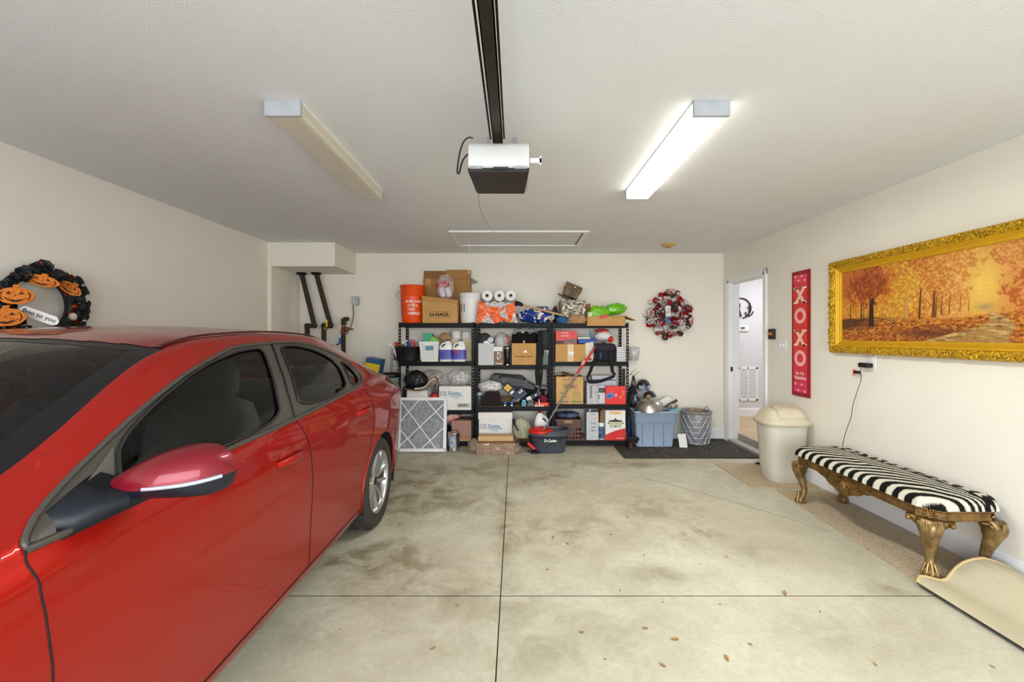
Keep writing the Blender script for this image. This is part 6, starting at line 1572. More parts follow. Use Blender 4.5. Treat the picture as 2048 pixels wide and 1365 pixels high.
bag('loofah', 'brown mottled sponge in front of the yellow battery box', 'sponge', 1000, 1024, 793, B + .035, 5.24, .04, mk('sponge_brown', (120, 96, 60), .9, rgb2=(60, 46, 30), scale=60, bump=1, bscale=90), 135, .2, 4)
def tbox(name, label, px, py, w, h, d, z, ang, mat, extra=None):
    c = P(px, py, z); M = Matrix.Translation(c) @ Matrix.Rotation(ang, 4, 'Y'); T_ = thing(name, label, 'box', (c.x, c.y, c.z - h / 2))
    m = MB(); m.box(-w / 2, w / 2, 0, d, -h / 2, h / 2, 0, M); m.build('body', mat, T_, bevel=.002)
    return T_, M
T_, M = tbox('battery_box', 'black and yellow battery packet leaning in the middle unit', 1019, 780, .145, .10, .05, 5.24, math.radians(42), M_BLACK)
m = MB()
for a, c in ((-.050, .02), (-.012, .02), (-.050, -.018), (-.012, -.018)): m.box(a - .016, a + .016, -.002, 0, c - .017, c + .017, 0, M)
m.build('print', mk('battery_yellow', (232, 184, 60), .4), T_); MB().box(.03, .06, -.002, 0, -.03, .02, 0, M).build('label', M_WPAPER, T_)
T_, M = tbox('navy_card_box', 'navy blue box leaning on its corner in the middle unit', 1039, 790, .165, .115, .07, 5.215, math.radians(-42), M_NAVY)
text('II II', (0.035, -.001, .02), .05, .03, M_WINK, T_, M=M, bold=.03); text('Bluetooth', (-.055, -.001, -.035), .04, .012, M_WINK, T_, M=M, bold=.02)
m = MB(); m.box(.015, .06, -.002, 0, .010, .016, 0, M); m.build('print', M_WINK, T_)
T_, M = tbox('navy_card_box', 'smaller navy box propped right of the larger navy box', 1069, 792, .10, .05, .06, 5.24, math.radians(-26), M_NAVY)
text('IF', (0.02, -.001, .0), .03, .022, M_WINK, T_, M=M, bold=.02)
T_, M = tbox('white_packet', 'small white packet wedged under the smaller navy box', 1058, 798, .06, .05, .03, 5.23, math.radians(-30), M_WPAPER)
for k, px in enumerate((1010, 1023.5)):
    z = 5.225; x = X(px, z); t = H(804, z); T_ = thing('blue_torch', ('left' if k == 0 else 'right') + ' of two short blue flashlights on the shelf front', 'flashlight', (x, z + .02, B), 'blue flashlights')
    m = MB(); m.lathe([(.026, 0), (.026, .028), (.020, .034)], 16, c=(x, z + .02, B)); m.build('base', mk('torch_navy', (26, 40, 84), .4), T_); m = MB(); m.lathe([(.020, .034), (.022, .055), (.016, t - B), (0, t - B)], 16, c=(x, z + .02, B), cap=False); m.build('head', mk('torch_blue', (44, 110, 180), .4), T_)
    MB().box(x - .012, x + .012, z - .010, z - .004, B + .008, B + .024).build('label', M_WPAPER, T_)
z = 5.225; m = MB(); m.box(X(1043, z), X(1053, z), z, z + .05, B, H(803, z) - .008); cu = thing('teal_cup', 'teal battery lantern between the blue flashlights and grey speaker', 'lantern', (X(1048, z), z + .025, B)); m.build('body', mk('teal_body', (74, 140, 160), .4), cu, bevel=.006); MB().box(X(1044.5, z), X(1051.5, z), z + .005, z + .045, H(804, z) - .004, H(800.5, z)).build('top', mk('teal_light', (90, 190, 220), .3), cu, bevel=.005)
sp = thing('small_speaker', 'dark grey trapezoid speaker box near the right of the middle shelf', 'speaker', (X(1061, z), z + .04, B)); m = MB(); m.hexa([(X(1054, z), z, B), (X(1069, z), z, B), (X(1069, z), z + .07, B), (X(1054, z), z + .07, B), (X(1056, z), z, H(800, z)), (X(1067, z), z, H(800, z)), (X(1067, z), z + .07, H(800, z)), (X(1056, z), z + .07, H(800, z))]); m.build('body', M_DGREY, sp, bevel=.005); MB().box(X(1056, z), X(1067, z), z - .002, z, B + .02, B + .028).build('front_groove', M_GREY, sp)
tr2 = thing('orange_tray', 'flat orange tray with white front at the right of the middle third shelf', 'tray', (ctr(1069, 1098, z), z + .06, B)); m = MB(); m.box(X(1070, z), X(1098, z), z + .015, z + .14, B, B + .045); m.build('tray', mk('tray_orange', (224, 66, 34), .4), tr2, bevel=.004); MB().box(X(1069, z), X(1088, z), z - .004, z + .012, B, B + .018).build('front_strip', mk('tray_pink', (236, 196, 184), .5), tr2, bevel=.003)
bag('red_cloth', 'dark red cloth wad above the flat orange tray', 'cloth', 1079, 1095, 792, B + .047, 5.26, .05, mk('maroon_cloth', (130, 28, 56), .9), 141, .3, 3)
m = MB(); m.tube(spline([P(1075, 786, 5.24), P(1079, 776, 5.24), P(1088, 771, 5.25), P(1094, 778, 5.25), P(1092, 788, 5.25)]), .014, 10); m.ell(P(1078, 788, 5.25), (.028, .03, .035), 14); m.ell(P(1092, 786, 5.26), (.026, .03, .035), 14); o = m.build('ear_muffs', mk('muff_grey', (84, 76, 84), .5)); tag(o, 'grey padded ear defenders below the hanging strap', 'ear defenders')
m = MB(); m.cyl(P(1078, 799, 5.2), P(1079, 812, 5.2), .006, 8, r1=.009); o = m.build('white_peg', M_WHITE); tag(o, 'small white peg standing before the flat orange tray', 'peg')
z = 5.3; m = MB(); m.lathe([(0, 0), (.04, 0), (.042, .12), (.036, .13), (0, .13)], 20, c=(X(957.5, z), z + .03, B), cap=False); c_ = thing('glass_jar', 'pale blue-topped jar at the left edge of the middle third shelf', 'jar', (X(957.5, z), z, B)); m.build('jar', mk('jar_grey', (70, 76, 80), .3), c_); m = MB(); m.lathe([(.044, 0), (.044, .03), (0, .032)], 20, c=(X(957.5, z), z + .03, B + .13)); m.build('lid', mk('ice_blue', (170, 210, 226), .3), c_)
bag('dark_clutter_bag', 'dark bag of tools behind the leaning navy box', 'bag', 1026, 1098, 776, B, 5.52, .025, mk('dark_nylon', (32, 34, 40), .8, var=.3, scale=25), 145, .25, 3)

B = L3_[2]
T_, x0, x1, b0, t, z = carton('moving_box', 'small open moving box with U-HAUL and green SAVE print', 'box', 1111.5, 1167, 754, B, 5.215, .26, mk('tan_carton', (200, 160, 106), .85), opened=True)
text('U-HAUL', (X(1141, z), z - .001, H(773.5, z)), .125, .028, M_INK, T_, bold=.03)
m = MB(); a, b, c, d = X(1128, z), X(1154, z), H(777.5, z), H(769, z)
for q_ in ((a, b, c, c + .003), (a, b, d - .003, d), (a, a + .003, c, d), (b - .003, b, c, d)): m.box(q_[0], q_[1], z - .0015, z - .0003, q_[2], q_[3])
m.build('logo_border', M_INK, T_)
text('SAVE', (X(1127, z), z - .001, H(787, z)), .075, .022, M_GINK, T_, bold=.03); text('SMALL', (X(1128, z), z - .001, H(794, z)), .08, .02, M_GINK, T_, bold=.02)
for k in range(5): text(('LET YOUR OLD', 'BOXES HELP YOU', 'RENT LESS AND', 'SAVE A TREE', 'THANK YOU')[k], (X(1153, z), z - .001, H(785 + 4 * k, z)), (.10, .11, .10, .09, .08)[k], .012, M_GINK, T_, bold=.01)
text('SMALL MOVING BOX', (X(1141, z), z - .001, H(760.5, z)), .16, .010, M_INK, T_, bold=.0)
MB().box(X(1117, z), X(1164, z), z - .0012, z, H(805.5, z), H(803, z)).build('green_band', M_GINK, T_)
MB().box(X(1136, z), X(1143, z), z - .0022, z, B + .001, H(796, z)).box(X(1135, z), X(1147, z), z - .0022, z, H(758, z), t).build('tape', mk('tan_tape', (190, 136, 80), .3), T_)
for s_, (pa, ya, pb, yb, zo) in enumerate(((1112, 751, 1140, 749, .02), (1124, 744, 1165, 754, .22), (1137, 748, 1160, 753, .10))):
    A = P(pa, ya, z + zo); Bp = P(pb, yb, z + zo); m = MB(); m.add([A, Bp, Bp + Vector((0, .08, -.02)), A + Vector((0, .08, -.02)), A + Vector((0, 0, .004)), Bp + Vector((0, 0, .004)), Bp + Vector((0, .08, -.016)), A + Vector((0, .08, -.016))], [(3, 2, 1, 0), (4, 5, 6, 7), (0, 1, 5, 4), (1, 2, 6, 5), (2, 3, 7, 6), (3, 0, 4, 7)]); m.build('flap', M_CARDIN if s_ != 2 else M_CARD, T_)
bag('dark_filling', 'dark cloth showing inside the small moving box', 'cloth', 1119, 1134, 751, B + .12, 5.27, .04, M_BLACKCLOTH, 151, .2, 3)
carton('white_appliance_box', 'white box with grey printed panels behind the red console box', 'box', 1197, 1233, 776, B, 5.29, .15, mk('white_card', (206, 206, 210), .5))
T_, x0, x1, b0, t, z = carton('white_appliance_box', 'tall white and lavender box rising behind the shoulder bag strap', 'box', 1184, 1232, 751.5, B, 5.45, .11, mk('lavender_white', (208, 208, 222), .5))
MB().box(x0, x1, z - .001, z, H(762, z), H(759, z)).build('print', M_GREY, T_); text('LTD 1200', (X(1215, z), z - .001, H(758, z)), .12, .02, M_DBINK, T_)
T_, x0, x1, b0, t, z = carton('grey_upright_box', 'slim light grey box standing right of the small moving box', 'box', 1173.5, 1196, 765, B, 5.225, .18, mk('light_grey_card', (178, 180, 182), .5, var=.04))
MB().box(X(1180, z), X(1184, z), z - .001, z, H(797, z), H(772, z)).build('print', mk('print_dark_grey', (110, 110, 112), .5), T_); text('SOUND', (X(1192, z), z - .001, H(785, z)), .045, .02, M_GREY, T_, M=rotM(P(1192, 785, z), ry=math.pi / 2))
T_, x0, x1, b0, t, z = carton('photo_box', 'white box with dark grey photo label beside the red console box', 'box', 1196.5, 1211, 772, B, 5.26, .02 + .0, mk('white_card', (206, 206, 210), .5))
MB().box(x0 + .004, x1 - .004, z - .001, z, H(786, z), H(776, z)).build('print', M_DGREY, T_); MB().box(x0 + .004, x0 + .02, z - .001, z, H(799, z), H(790, z)).build('print', M_GREY, T_)
T_, x0, x1, b0, t, z = carton('console_box', 'bright red game console box with blue and red controller pictures', 'box', 1211.5, 1252, 773, B, 5.21, .045, mk('console_red', (220, 36, 32), .4))
m = MB(); M = rotM(P(1220, 792, z), ry=math.radians(-28)); c = P(1220, 792, z - .001); m.box(c.x - .045, c.x + .045, z - .0012, z, c.z - .028, c.z + .028, 0, M); m.build('blue_controller_print', mk('sky_blue_ink', (44, 130, 200), .5), T_)
m = MB(); m.box(c.x - .03, c.x + .02, z - .0018, z - .001, c.z - .012, c.z + .014, 0, M); m.build('screen_print', mk('dark_screen_ink', (50, 80, 110), .5), T_)
m = MB(); c = P(1244, 790, z - .001); M = rotM(c, ry=math.radians(25)); m.box(c.x - .022, c.x + .018, z - .0012, z, c.z - .05, c.z + .055, 0, M); m.build('red_controller_print', mk('coral_ink', (238, 96, 64), .5), T_)
m = MB()
for a, b_ in ((0, .02), (.004, -.02), (-.012, .0)): m.lathe([(.007, 0), (.007, .0012), (0, .0012)], 12, M=Matrix.Translation((c.x - .004 + a, z - .0012, c.z + b_)) @ Matrix.Rotation(math.pi / 2, 4, 'X'))
m.build('button_prints', mk('maroon_ink', (110, 30, 26), .5), T_)
c = P(1232, 791, z - .001); m = MB(); 
for sx in (-1, 1): m.box(c.x + sx * .007 - .0045, c.x + sx * .007 + .0045, z - .0014, z, c.z - .004, c.z + .016)
m.build('logo_print', M_WINK, T_); text('SWITCH', (c.x, z - .001, c.z - .013), .03, .008, M_WINK, T_, bold=.02)
m = MB(); m.cyl(P(1237, 772, 5.33), P(1252, 754, 5.33), .004, 6); o = m.build('black_rod', M_BLACK); tag(o, 'thin black rod leaning behind the red console box', 'rod')
m = MB(); m.box(X(1244.5, 5.45), X(1250, 5.45), 5.44, 5.47, B, H(738, 5.45)); o = m.build('folded_tripod', M_BLACK, bevel=.004); tag(o, 'upright black tripod leg behind the right shelf post', 'tripod')

# ---------------------------------------------------------------- bottom row
B = L1[3]
T_, x0, x1, b0, t, z = carton('pink_printed_box', 'dusty pink printed cardboard box low behind the paint can', 'box', 903, 945, 842, B, 5.215, .26, mk('dusty_pink_card', (178, 140, 120), .8, rgb2=(150, 110, 100), scale=70))
MB().box(x0 - .002, x1, z - .008, z - .001, B, B + .028).build('bottom_flap', mk('plain_wood', (196, 150, 96), .8), T_)
m = MB(); m.box(-.08, .08, 0, .12, -.04, .04, 0, Matrix.Translation((X(905, 5.25), 5.25, H(842, 5.25) + .045)) @ Matrix.Rotation(math.radians(-22), 4, 'Y')); o = m.build('red_white_packet', mk('red_white_card', (222, 214, 208), .5, rgb2=(190, 40, 46), scale=6), bevel=.006); tag(o, 'red and white packet leaning above the dusty pink box', 'packet')
bag('dark_sack', 'dark sack in shadow behind the air filter on the lowest shelf', 'sack', 812, 900, 850, B, 5.34, .12, mk('dark_nylon', (32, 34, 40), .8), 161, .2, 2.5)
B = L2[3]
T_, x0, x1, b0, t, z = carton('sugar_box', 'white sugar box with lid, blue lettering, on the lowest middle shelf', 'box', 957.5, 1024, 826, B, 5.215, .26, M_WPAPER, lid=.078)
sugar_print(T_, x0, z, 988, 853)
m = MB(); blob(m, (ctr(1026, 1060, 5.16), 5.16, H(862, 5.15)), (.100, .075, .150), 163, .2, 1.8, 36, flat=False)
for v_ in m.v: v_.z = max(v_.z, .125)
o = m.build('olive_plastic_bag', mk('olive_film', (158, 160, 132), .35, bump=.9, bscale=16, var=.15, scale=10)); tag(o, 'pale olive plastic bag bulging out of the lowest middle shelf', 'bag')
m = MB(); m.strip(spline([P(1027, 838, 5.1), P(1030, 850, 5.04), P(1036, 862, 5.02)]), .02, (1, 0, .2), .004); m.strip(spline([P(1058, 872, 5.1), P(1060, 880, 5.08), P(1059, 888, 5.08)]), .03, (1, 0, 0), .004); o['label'] = o['label']; q_ = m.build('drawstring', M_BLACK, o)
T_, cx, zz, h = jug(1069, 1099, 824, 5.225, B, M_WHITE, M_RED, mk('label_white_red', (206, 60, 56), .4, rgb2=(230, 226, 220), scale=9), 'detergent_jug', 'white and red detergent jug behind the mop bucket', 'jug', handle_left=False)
B = L3_[3]
# brown crate
z = 5.215; x0, x1 = X(1112, z), X(1163, z); t = H(839, z); d = .3; MCR = mk('crate_brown', (88, 56, 46), .5)
T_ = thing('brown_crate', 'brown plastic crate with round holes and paper tag behind the mop bucket', 'crate', ((x0 + x1) / 2, z + d / 2, B))
m = MB()
cell = (x1 - x0) / 8; hh = t - B
m.box(x0, x1, z, z + .006, B + hh * .62, t)
for k in range(8):
    for j in range(3):
        xa = x0 + cell * k; za = B + hh * .62 / 3 * j; w = cell; hq = hh * .62 / 3
        ring = [(xa + w / 2 + w / 2 * min(1, max(-1, 1.42 * math.cos(a))), za + hq / 2 + hq / 2 * min(1, max(-1, 1.42 * math.sin(a)))) for a in [2 * math.pi * q_ / 16 for q_ in range(16)]]
        rin = [(xa + w / 2 + w * .30 * math.cos(a), za + hq / 2 + hq * .30 * math.sin(a)) for a in [2 * math.pi * q_ / 16 for q_ in range(16)]]
        m.loft([[(p[0], z, p[1]) for p in ring], [(p[0], z, p[1]) for p in rin], [(p[0], z + .006, p[1]) for p in rin]], 0, False, False)
m.box(x0, x0 + .006, z, z + d, B, t); m.box(x1 - .006, x1, z, z + d, B, t); m.box(x0, x1, z + d - .006, z + d, B, t); m.box(x0, x1, z, z + d, B, B + .005); m.box(x0 - .008, x1 + .008, z - .008, z + .006, t - .02, t); m.box(x0 - .008, x1 + .008, z - .012, z + .004, B, B + .02)
m.build('body', MCR, T_, fixn=True); MB().box(X(1128, z), X(1145, z), z - .010, z - .003, H(847, z), H(841, z)).build('tag', mk('tan_tag', (150, 124, 92), .6), T_, bevel=.002)
bag('crate_contents', 'dusty pink balls and cloth inside the brown crate', 'cloth', 1122, 1154, 848, B + .012, 5.28, .08, mk('dusty_rose', (190, 160, 150), .8), 171, .15, 4)
bag('navy_bundle', 'dark navy bundle with pale patches above the brown crate', 'bundle', 1112, 1160, 826, H(839, 5.3) + .0, 5.28, .10, mk('navy_pale', (36, 40, 62), .6, rgb2=(90, 100, 130), scale=9), 173, .2, 2.2)
T_, x0, x1, b0, t, z = carton('grey_printed_box', 'tall silver-grey box with small print on the lowest right shelf', 'box', 1173, 1197, 825, B, 5.215, .16, mk('silver_card', (186, 188, 192), .4, var=.04))
for k, (s_, py) in enumerate((('SHARK', 829), ('K-TOX', 847), ('QUEST', 855), ('SMITH', 862))): text(s_, ((x0 + x1) / 2 + .01, z - .001, H(py, z)), .055, .014, M_INK if k else M_GREY, T_, bold=.02)
MB().box(x0 + .06, x1 - .03, z - .0012, z, H(838, z), H(836.5, z)).build('print', M_GOLDINK, T_)
m = MB(); m.lathe([(.012, 0), (.016, .01), (.020, .03), (.016, .045), (0, .05)], 16, c=(X(1179.5, 5.26), 5.26, t + .001)); o = m.build('glass_stopper', mk('glass_grey', (176, 184, 200), .1)); tag(o, 'small glassy stopper on top of the tall silver-grey box', 'stopper')
z = 5.235; x = X(1203.5, z); r = .036; h = H(847, z) - B
T_ = thing('spray_can', 'white-capped can with dark blue label left of the slow cooker box', 'spray can', (x, z + r, B)); m = MB(); m.lathe([(0, 0), (r, 0), (r, .012)], 24, c=(x, z + r, B), cap=False); m.lathe([(r, h * .80), (r * .95, h * .84), (r * .96, h - .01), (r * .9, h), (0, h)], 24, c=(x, z + r, B), cap=False); m.build('cap', M_WHITE, T_); m = MB(); m.lathe([(r, .012), (r, h * .80)], 24, c=(x, z + r, B), cap=False); m.build('can', mk('can_blue', (40, 50, 86), .3, rgb2=(120, 140, 180), scale=22), T_)
m = MB(); m.hexa([(X(1198, 5.36), 5.36, B), (X(1206, 5.36), 5.36, B), (X(1206, 5.36), 5.5, B), (X(1198, 5.36), 5.5, B), (X(1201, 5.36), 5.36, H(823, 5.36)), (X(1207, 5.36), 5.36, H(820, 5.36)), (X(1207, 5.36), 5.5, H(820, 5.36)), (X(1201, 5.36), 5.5, H(823, 5.36))]); o = m.build('leaning_board', M_CARD2); tag(o, 'brown board leaning behind the white-capped can', 'board')
# slow cooker box
T_, x0, x1, b0, t, z = carton('slow_cooker_box', 'white, red and yellow slow cooker box on the lowest right shelf', 'box', 1211, 1251, 821.5, B, 5.21, .24, M_WPAPER)
text('POKEMON', ((x0 + x1) / 2, z - .0012, H(826.2, z)), .145, .036, M_GOLDINK, T_, bold=.05)
m = MB(); m.prism([(x0, B + .0), (x1, B), (x1, H(857, z)), (X(1230, z), H(862, z)), (x0, H(870, z))], z - .0012, z - .0002); m.build('red_print', mk('print_red', (206, 40, 36), .5), T_)
m = MB(); a, b_ = X(1218, z), X(1244, z); cxm = (a + b_) / 2
m.prism([(a + .008, H(856, z)), (b_ - .008, H(856, z)), (b_, H(844, z)), (a, H(844, z))], z - .0018, z - .0012); m.build('cooker_print', mk('print_cooker', (160, 176, 150), .5, rgb2=(200, 206, 170), scale=50), T_)
m = MB(); m.prism([(a - .006, H(844, z)), (b_ + .006, H(844, z)), (b_ + .006, H(842.3, z)), (cxm + .02, H(840, z)), (cxm - .02, H(840, z)), (a - .006, H(842.3, z))], z - .0022, z - .0012); m.box(a - .018, a, z - .002, z - .0012, H(848, z), H(846, z)); m.box(b_, b_ + .018, z - .002, z - .0012, H(848, z), H(846, z)); m.lathe([(.008, 0), (.008, .002), (0, .002)], 14, M=Matrix.Translation((cxm, z - .0018, H(853, z))) @ Matrix.Rotation(math.pi / 2, 4, 'X')); m.lathe([(.010, 0), (.010, .001), (.006, .001)], 14, M=Matrix.Translation((cxm, z - .0014, H(838, z))) @ Matrix.Rotation(math.pi / 2, 4, 'X')); m.build('lid_print', M_INK, T_)
text('SLOW COOKER', (X(1241, z), z - .0015, H(877, z)), .09, .010, M_WINK, T_, bold=.02)
# ================================================================ things standing on the floor
def FZ(py): return EYE * F / (py - 672)
# air filter leaning on the shelves
zb, zt = 4.96, 5.17; bl_, br_, tl_, tr__ = P(795, 902, zb), P(892, 905, zb), P(797.5, 796, zt), P(899, 797.5, zt)
bl_.z = .004; br_.z = .004
ux = (br_ - bl_); uz = (tl_ - bl_); 
fil = thing('air_filter', 'large white framed pleated air filter leaning on the left shelves', 'air filter', ((bl_.x + br_.x) / 2, zb, 0))
tr__ = br_ + uz + Vector((.02, 0, 0)); nrm = ux.cross(uz).normalized()
def fp(u, v, o=0.0): return bl_ * (1 - u) * (1 - v) + br_ * u * (1 - v) + tl_ * (1 - u) * v + tr__ * u * v + nrm * o
def fbar(mb, u0, v0, u1, v1, w, o0, o1):
    a, b = fp(u0, v0), fp(u1, v1); d = (b - a).normalized(); s = nrm.cross(d).normalized() * w / 2
    p = [a - s, b - s, b + s, a + s]; mb.add([q + nrm * o0 for q in p] + [q + nrm * o1 for q in p], [(3, 2, 1, 0), (4, 5, 6, 7), (0, 1, 5, 4), (1, 2, 6, 5), (2, 3, 7, 6), (3, 0, 4, 7)])
m = MB(); e = .028
for q in ((e, 0, e, 1), (1 - e, 0, 1 - e, 1), (0, e, 1, e), (0, 1 - e, 1, 1 - e)): fbar(m, *q, .036, -.02, .02)
m.build('frame', mk('filter_frame_white', (236, 234, 236), .7, var=.02), fil)
m = MB(); 
for q in ((0.05, .93, .80, .05), (.05, .55, .45, .98), (.55, .98, 1, .5), (.02, .08, 1.0, .93), (.45, .02, 1, .48), (.0, .46, .40, .03)): fbar(m, *q, .013, .008, .013)
m.build('cross_straps', mk('filter_frame_white', (236, 234, 236), .7), fil)
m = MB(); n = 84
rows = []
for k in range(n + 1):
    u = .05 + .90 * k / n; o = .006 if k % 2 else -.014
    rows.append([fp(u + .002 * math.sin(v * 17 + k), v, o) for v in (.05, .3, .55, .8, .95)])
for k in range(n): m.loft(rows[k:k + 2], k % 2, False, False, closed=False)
m.build('pleats', [mk('filter_media', (226, 226, 228), .9, var=.05, scale=40), mk('pleat_shade_media', (158, 158, 162), .9, rgb2=(206, 206, 210), scale=26)], fil, fixn=False)  # alternate pleat faces coloured darker to stand in for shade in the folds
m = MB(); m.add([fp(.04, .04, -.016), fp(.96, .04, -.016), fp(.96, .96, -.016), fp(.04, .96, -.016)], [(0, 1, 2, 3)]); m.build('backing', M_GREY, fil, fixn=False)
for v_ in (): pass
m = MB(); m.tube(spline([P(862, 906, 4.93), P(866, 909, 4.86), P(876, 909, 4.84), P(885, 905, 4.9)]), .002, 5)
for v_ in m.v: v_.z = max(.001, min(v_.z, .006))
o = m.build('loose_wire', M_GREY); tag(o, 'thin loose wire on the floor before the air filter', 'wire')
# paint can
z = 4.98; x = X(907.5, z + .07); r = .073; hh = .215
pc_ = thing('paint_can', 'shiny metal paint can on the floor beside the air filter', 'paint can', (x, z + r, 0))
m = MB(); m.lathe([(0, .004), (r - .003, 0), (r, .004), (r - .001, .01), (r - .001, hh - .012), (r + .002, hh - .006), (r, hh), (r - .01, hh - .002), (r - .014, hh - .008), (0, hh - .008)], 36, c=(x, z + r, 0), cap=False); m.build('can', M_CHROME, pc_)
m = MB(); n = 10; m.loft([[(x + (r + .0005) * math.cos(a), z + r + (r + .0005) * math.sin(a), zz) for a in [math.radians(-118 + 6 * k) for k in range(n)]] for zz in (.04, .18)], 0, True, False, False); m.build('label', mk('can_label', (190, 200, 216), .5, rgb2=(110, 120, 150), scale=40), pc_, fixn=False)
m = MB(); m.tube(spline([(x - r, z + r * .8, .15), (x - r * .8, z - .01, .09), (x, z - .03, .065), (x + r * .9, z - .0, .10), (x + r + .006, z + r * .8, .15)]), .0022, 6); m.build('bail_handle', M_STEEL, pc_)
# wrapped brown stack
st_ = thing('wrapped_paper_stack', 'flat brown paper stack wrapped in clear film lying before the sugar box', 'paper stack', (X(990, 5.0), 5.0, 0))
z0 = 4.86; x0, x1 = X(952, z0), X(1030, z0)
m = MB(); 
for k in range(5): m.box(x0 + .004 * (k % 2), x1 - .006 * (k % 3), z0 + .004 * (k % 2), 5.14, .004 + k * .022, .004 + k * .022 + .019)
m.build('sheets', M_KRAFT, st_, bevel=.003)
m = MB(); m.box(x0 + .01, x1 - .02, z0 + .14, 5.14, .116, .175); m.build('top_sheets', mk('kraft_light', (206, 168, 122), .7, var=.08, bump=.2, bscale=20), st_, bevel=.006)
def film(u, v):
    a = 2 * math.pi * u; 
    rx, ry = (x1 - x0) / 2 + .02 + .03 * v * abs(math.cos(a)), .155; q = (abs(math.cos(a)) ** 6 + abs(math.sin(a)) ** 6) ** (-1 / 6)
    p = Vector(((x0 + x1) / 2 + rx * math.cos(a) * q, 5.0 + ry * math.sin(a) * q, .13 * v))
    n_ = mnoise.noise(p * 22) * .018 + mnoise.noise(p * 60) * .008
    return (p.x + n_ * math.cos(a), p.y + n_ * math.sin(a), max(.002, p.z))
m = MB(); m.grid(film, 90, 8); m.build('wrapping_film', clearplastic('wrap_film', (180, 160, 146), .66, .10), st_, fixn=False)
m = MB(); blob(m, (X(946, 4.95), 4.95, .075), (.06, .10, .075), 181, .35, 3, 24); blob(m, (X(1034, 4.95), 4.95, .05), (.05, .09, .045), 182, .35, 3, 24)
for v_ in m.v: v_.z = max(.002, v_.z)
m.build('film_end', clearplastic('wrap_film', (190, 170, 165), .45), st_)
# mop bucket
z = 4.86; cx, cy = X(1098.5, 4.95), 5.0; t = H(865, 4.98); Rx = .232; 
mb_ = thing('mop_bucket', 'dark grey oval spin mop bucket with red wringer', 'mop bucket', (cx, cy, 0)); cx += .0
def oval(rx, ry, zz, p=2.6, dx=0, slope=0.0, n=48):
    out = []
    for k in range(n):
        a = 2 * math.pi * k / n; q = (abs(math.cos(a)) ** p + abs(math.sin(a)) ** p) ** (-1 / p); x_ = rx * math.cos(a) * q
        out.append((cx + dx + x_, cy + ry * math.sin(a) * q, zz + slope * x_ / rx))
    return out
m = MB(); prof = [(.170, .105, 0, .01), (.176, .110, .008, .01), (.190, .118, .10, .005), (.212, .130, .20, 0), (.222, .136, t - .03, 0), (.235, .146, t - .028, 0), (.236, .147, t - .004, 0), (.230, .142, t, 0), (.215, .130, t - .01, 0), (.19, .115, .05, 0), (.17, .10, .02, 0)]
m.loft([oval(a, b, c, dx=d) for a, b, c, d in prof], 0, True, True)
bko = m.build('body', mk('bucket_charcoal', (66, 72, 80), .38, var=.02), mb_)
m = MB(); m.loft([oval(.236, .147, t - .004), oval(.238, .149, t + .030, slope=.012), oval(.225, .138, t + .034, slope=.012), oval(.222, .134, t - .004)], 0, True, False)
keep = MB(); 
for f in m.f:
    if sum(m.v[i].x for i in f) / len(f) > cx - .03: keep.add([m.v[i] for i in f], [tuple(range(len(f)))], 0, True)
keep.build('splash_guard', mk('bucket_charcoal', (66, 72, 80), .38), mb_, fixn=False)
m = MB(); c_ = (cx - .095, cy, t + .0); m.lathe([(.135, -.02), (.150, .004), (.146, .022), (.118, .036), (.10, .030), (.088, -.02), (.04, -.05), (0, -.05)], 40, c=c_, cap=False, sy=.85)
for k in range(10):
    a = 2 * math.pi * k / 10; m.box(c_[0] + .10 * math.cos(a) - .008, c_[0] + .10 * math.cos(a) + .008, c_[1] + .085 * math.sin(a) - .004, c_[1] + .085 * math.sin(a) + .004, t - .03, t + .034)
m.build('wringer', M_RED, mb_)
text('O-Cedar', None, .150, .034, M_WINK, mb_, fn=lambda a, b, off: Vector((X(1101, z) + a, cy - .134 - off - .01 * (1 - abs(a) / .2) - (b) * .08, H(882, z) + b)), bold=.03)
m = MB(); m.tube([(cx - .06 + .24 * k / 12, cy - (.1205 + .0135 * ((.02 + .2 * (k / 12) ** .6) / .2)) - .0, .03 + .175 * (k / 12) ** .6) for k in range(13)], .0022, 5); m.build('moulded_line', M_BLACK, mb_)
m = MB(); m.tube([(cx - Rx - .02, cy - .05, .004), (cx - .19, cy - .05, .03), (cx - .215, cy - .06, .09)], .012, 8); m.hexa([(X(1056, 4.9), 4.88, .10), (X(1060, 4.9), 4.87, .115), (X(1060, 4.9), 4.93, .115), (X(1056, 4.9), 4.94, .10), (X(1055, 4.9), 4.88, .135), (X(1060, 4.9), 4.87, .14), (X(1060, 4.9), 4.93, .14), (X(1055, 4.9), 4.94, .135)]) if False else None
M = Matrix.Translation((X(1063, 4.92), 4.92, .085)) @ Matrix.Rotation(math.radians(40), 4, 'Y'); m.box(-.055, .05, -.03, .03, -.014, .014, 1, M); m.box(X(1062, 4.93), X(1080, 4.93), 4.88, 4.99, .002, .016, 0)
m.build('foot_pedal', [M_BLACK, M_RED], mb_, bevel=.004)
mp_ = thing('mop', 'red and silver mop handle slanting up from the grey bucket', 'mop', tuple(P(1085, 864, 4.98)))
a, b, c, d = P(1084, 865, 4.99), P(1152, 751, 5.08), P(1164, 730, 5.10), P(1191, 694, 5.13)
m = MB(); m.cyl(a, b, .0105, 14); m.build('lower_tube', mk('mop_steel', (120, 122, 126), .45, metal=.3), mp_); m = MB(); m.cyl(b, d, .014, 14); m.build('upper_tube', M_RED, mp_)
m = MB(); m.cyl(P(1163, 731, 5.10), P(1169, 722, 5.105), .0148, 14); m.build('label', mk('mop_label', (190, 180, 176), .4), mp_); m = MB(); m.cyl(P(1187, 699.5, 5.125), P(1192, 692.5, 5.132), .0155, 14); m.build('end_grip', M_DGREY, mp_)
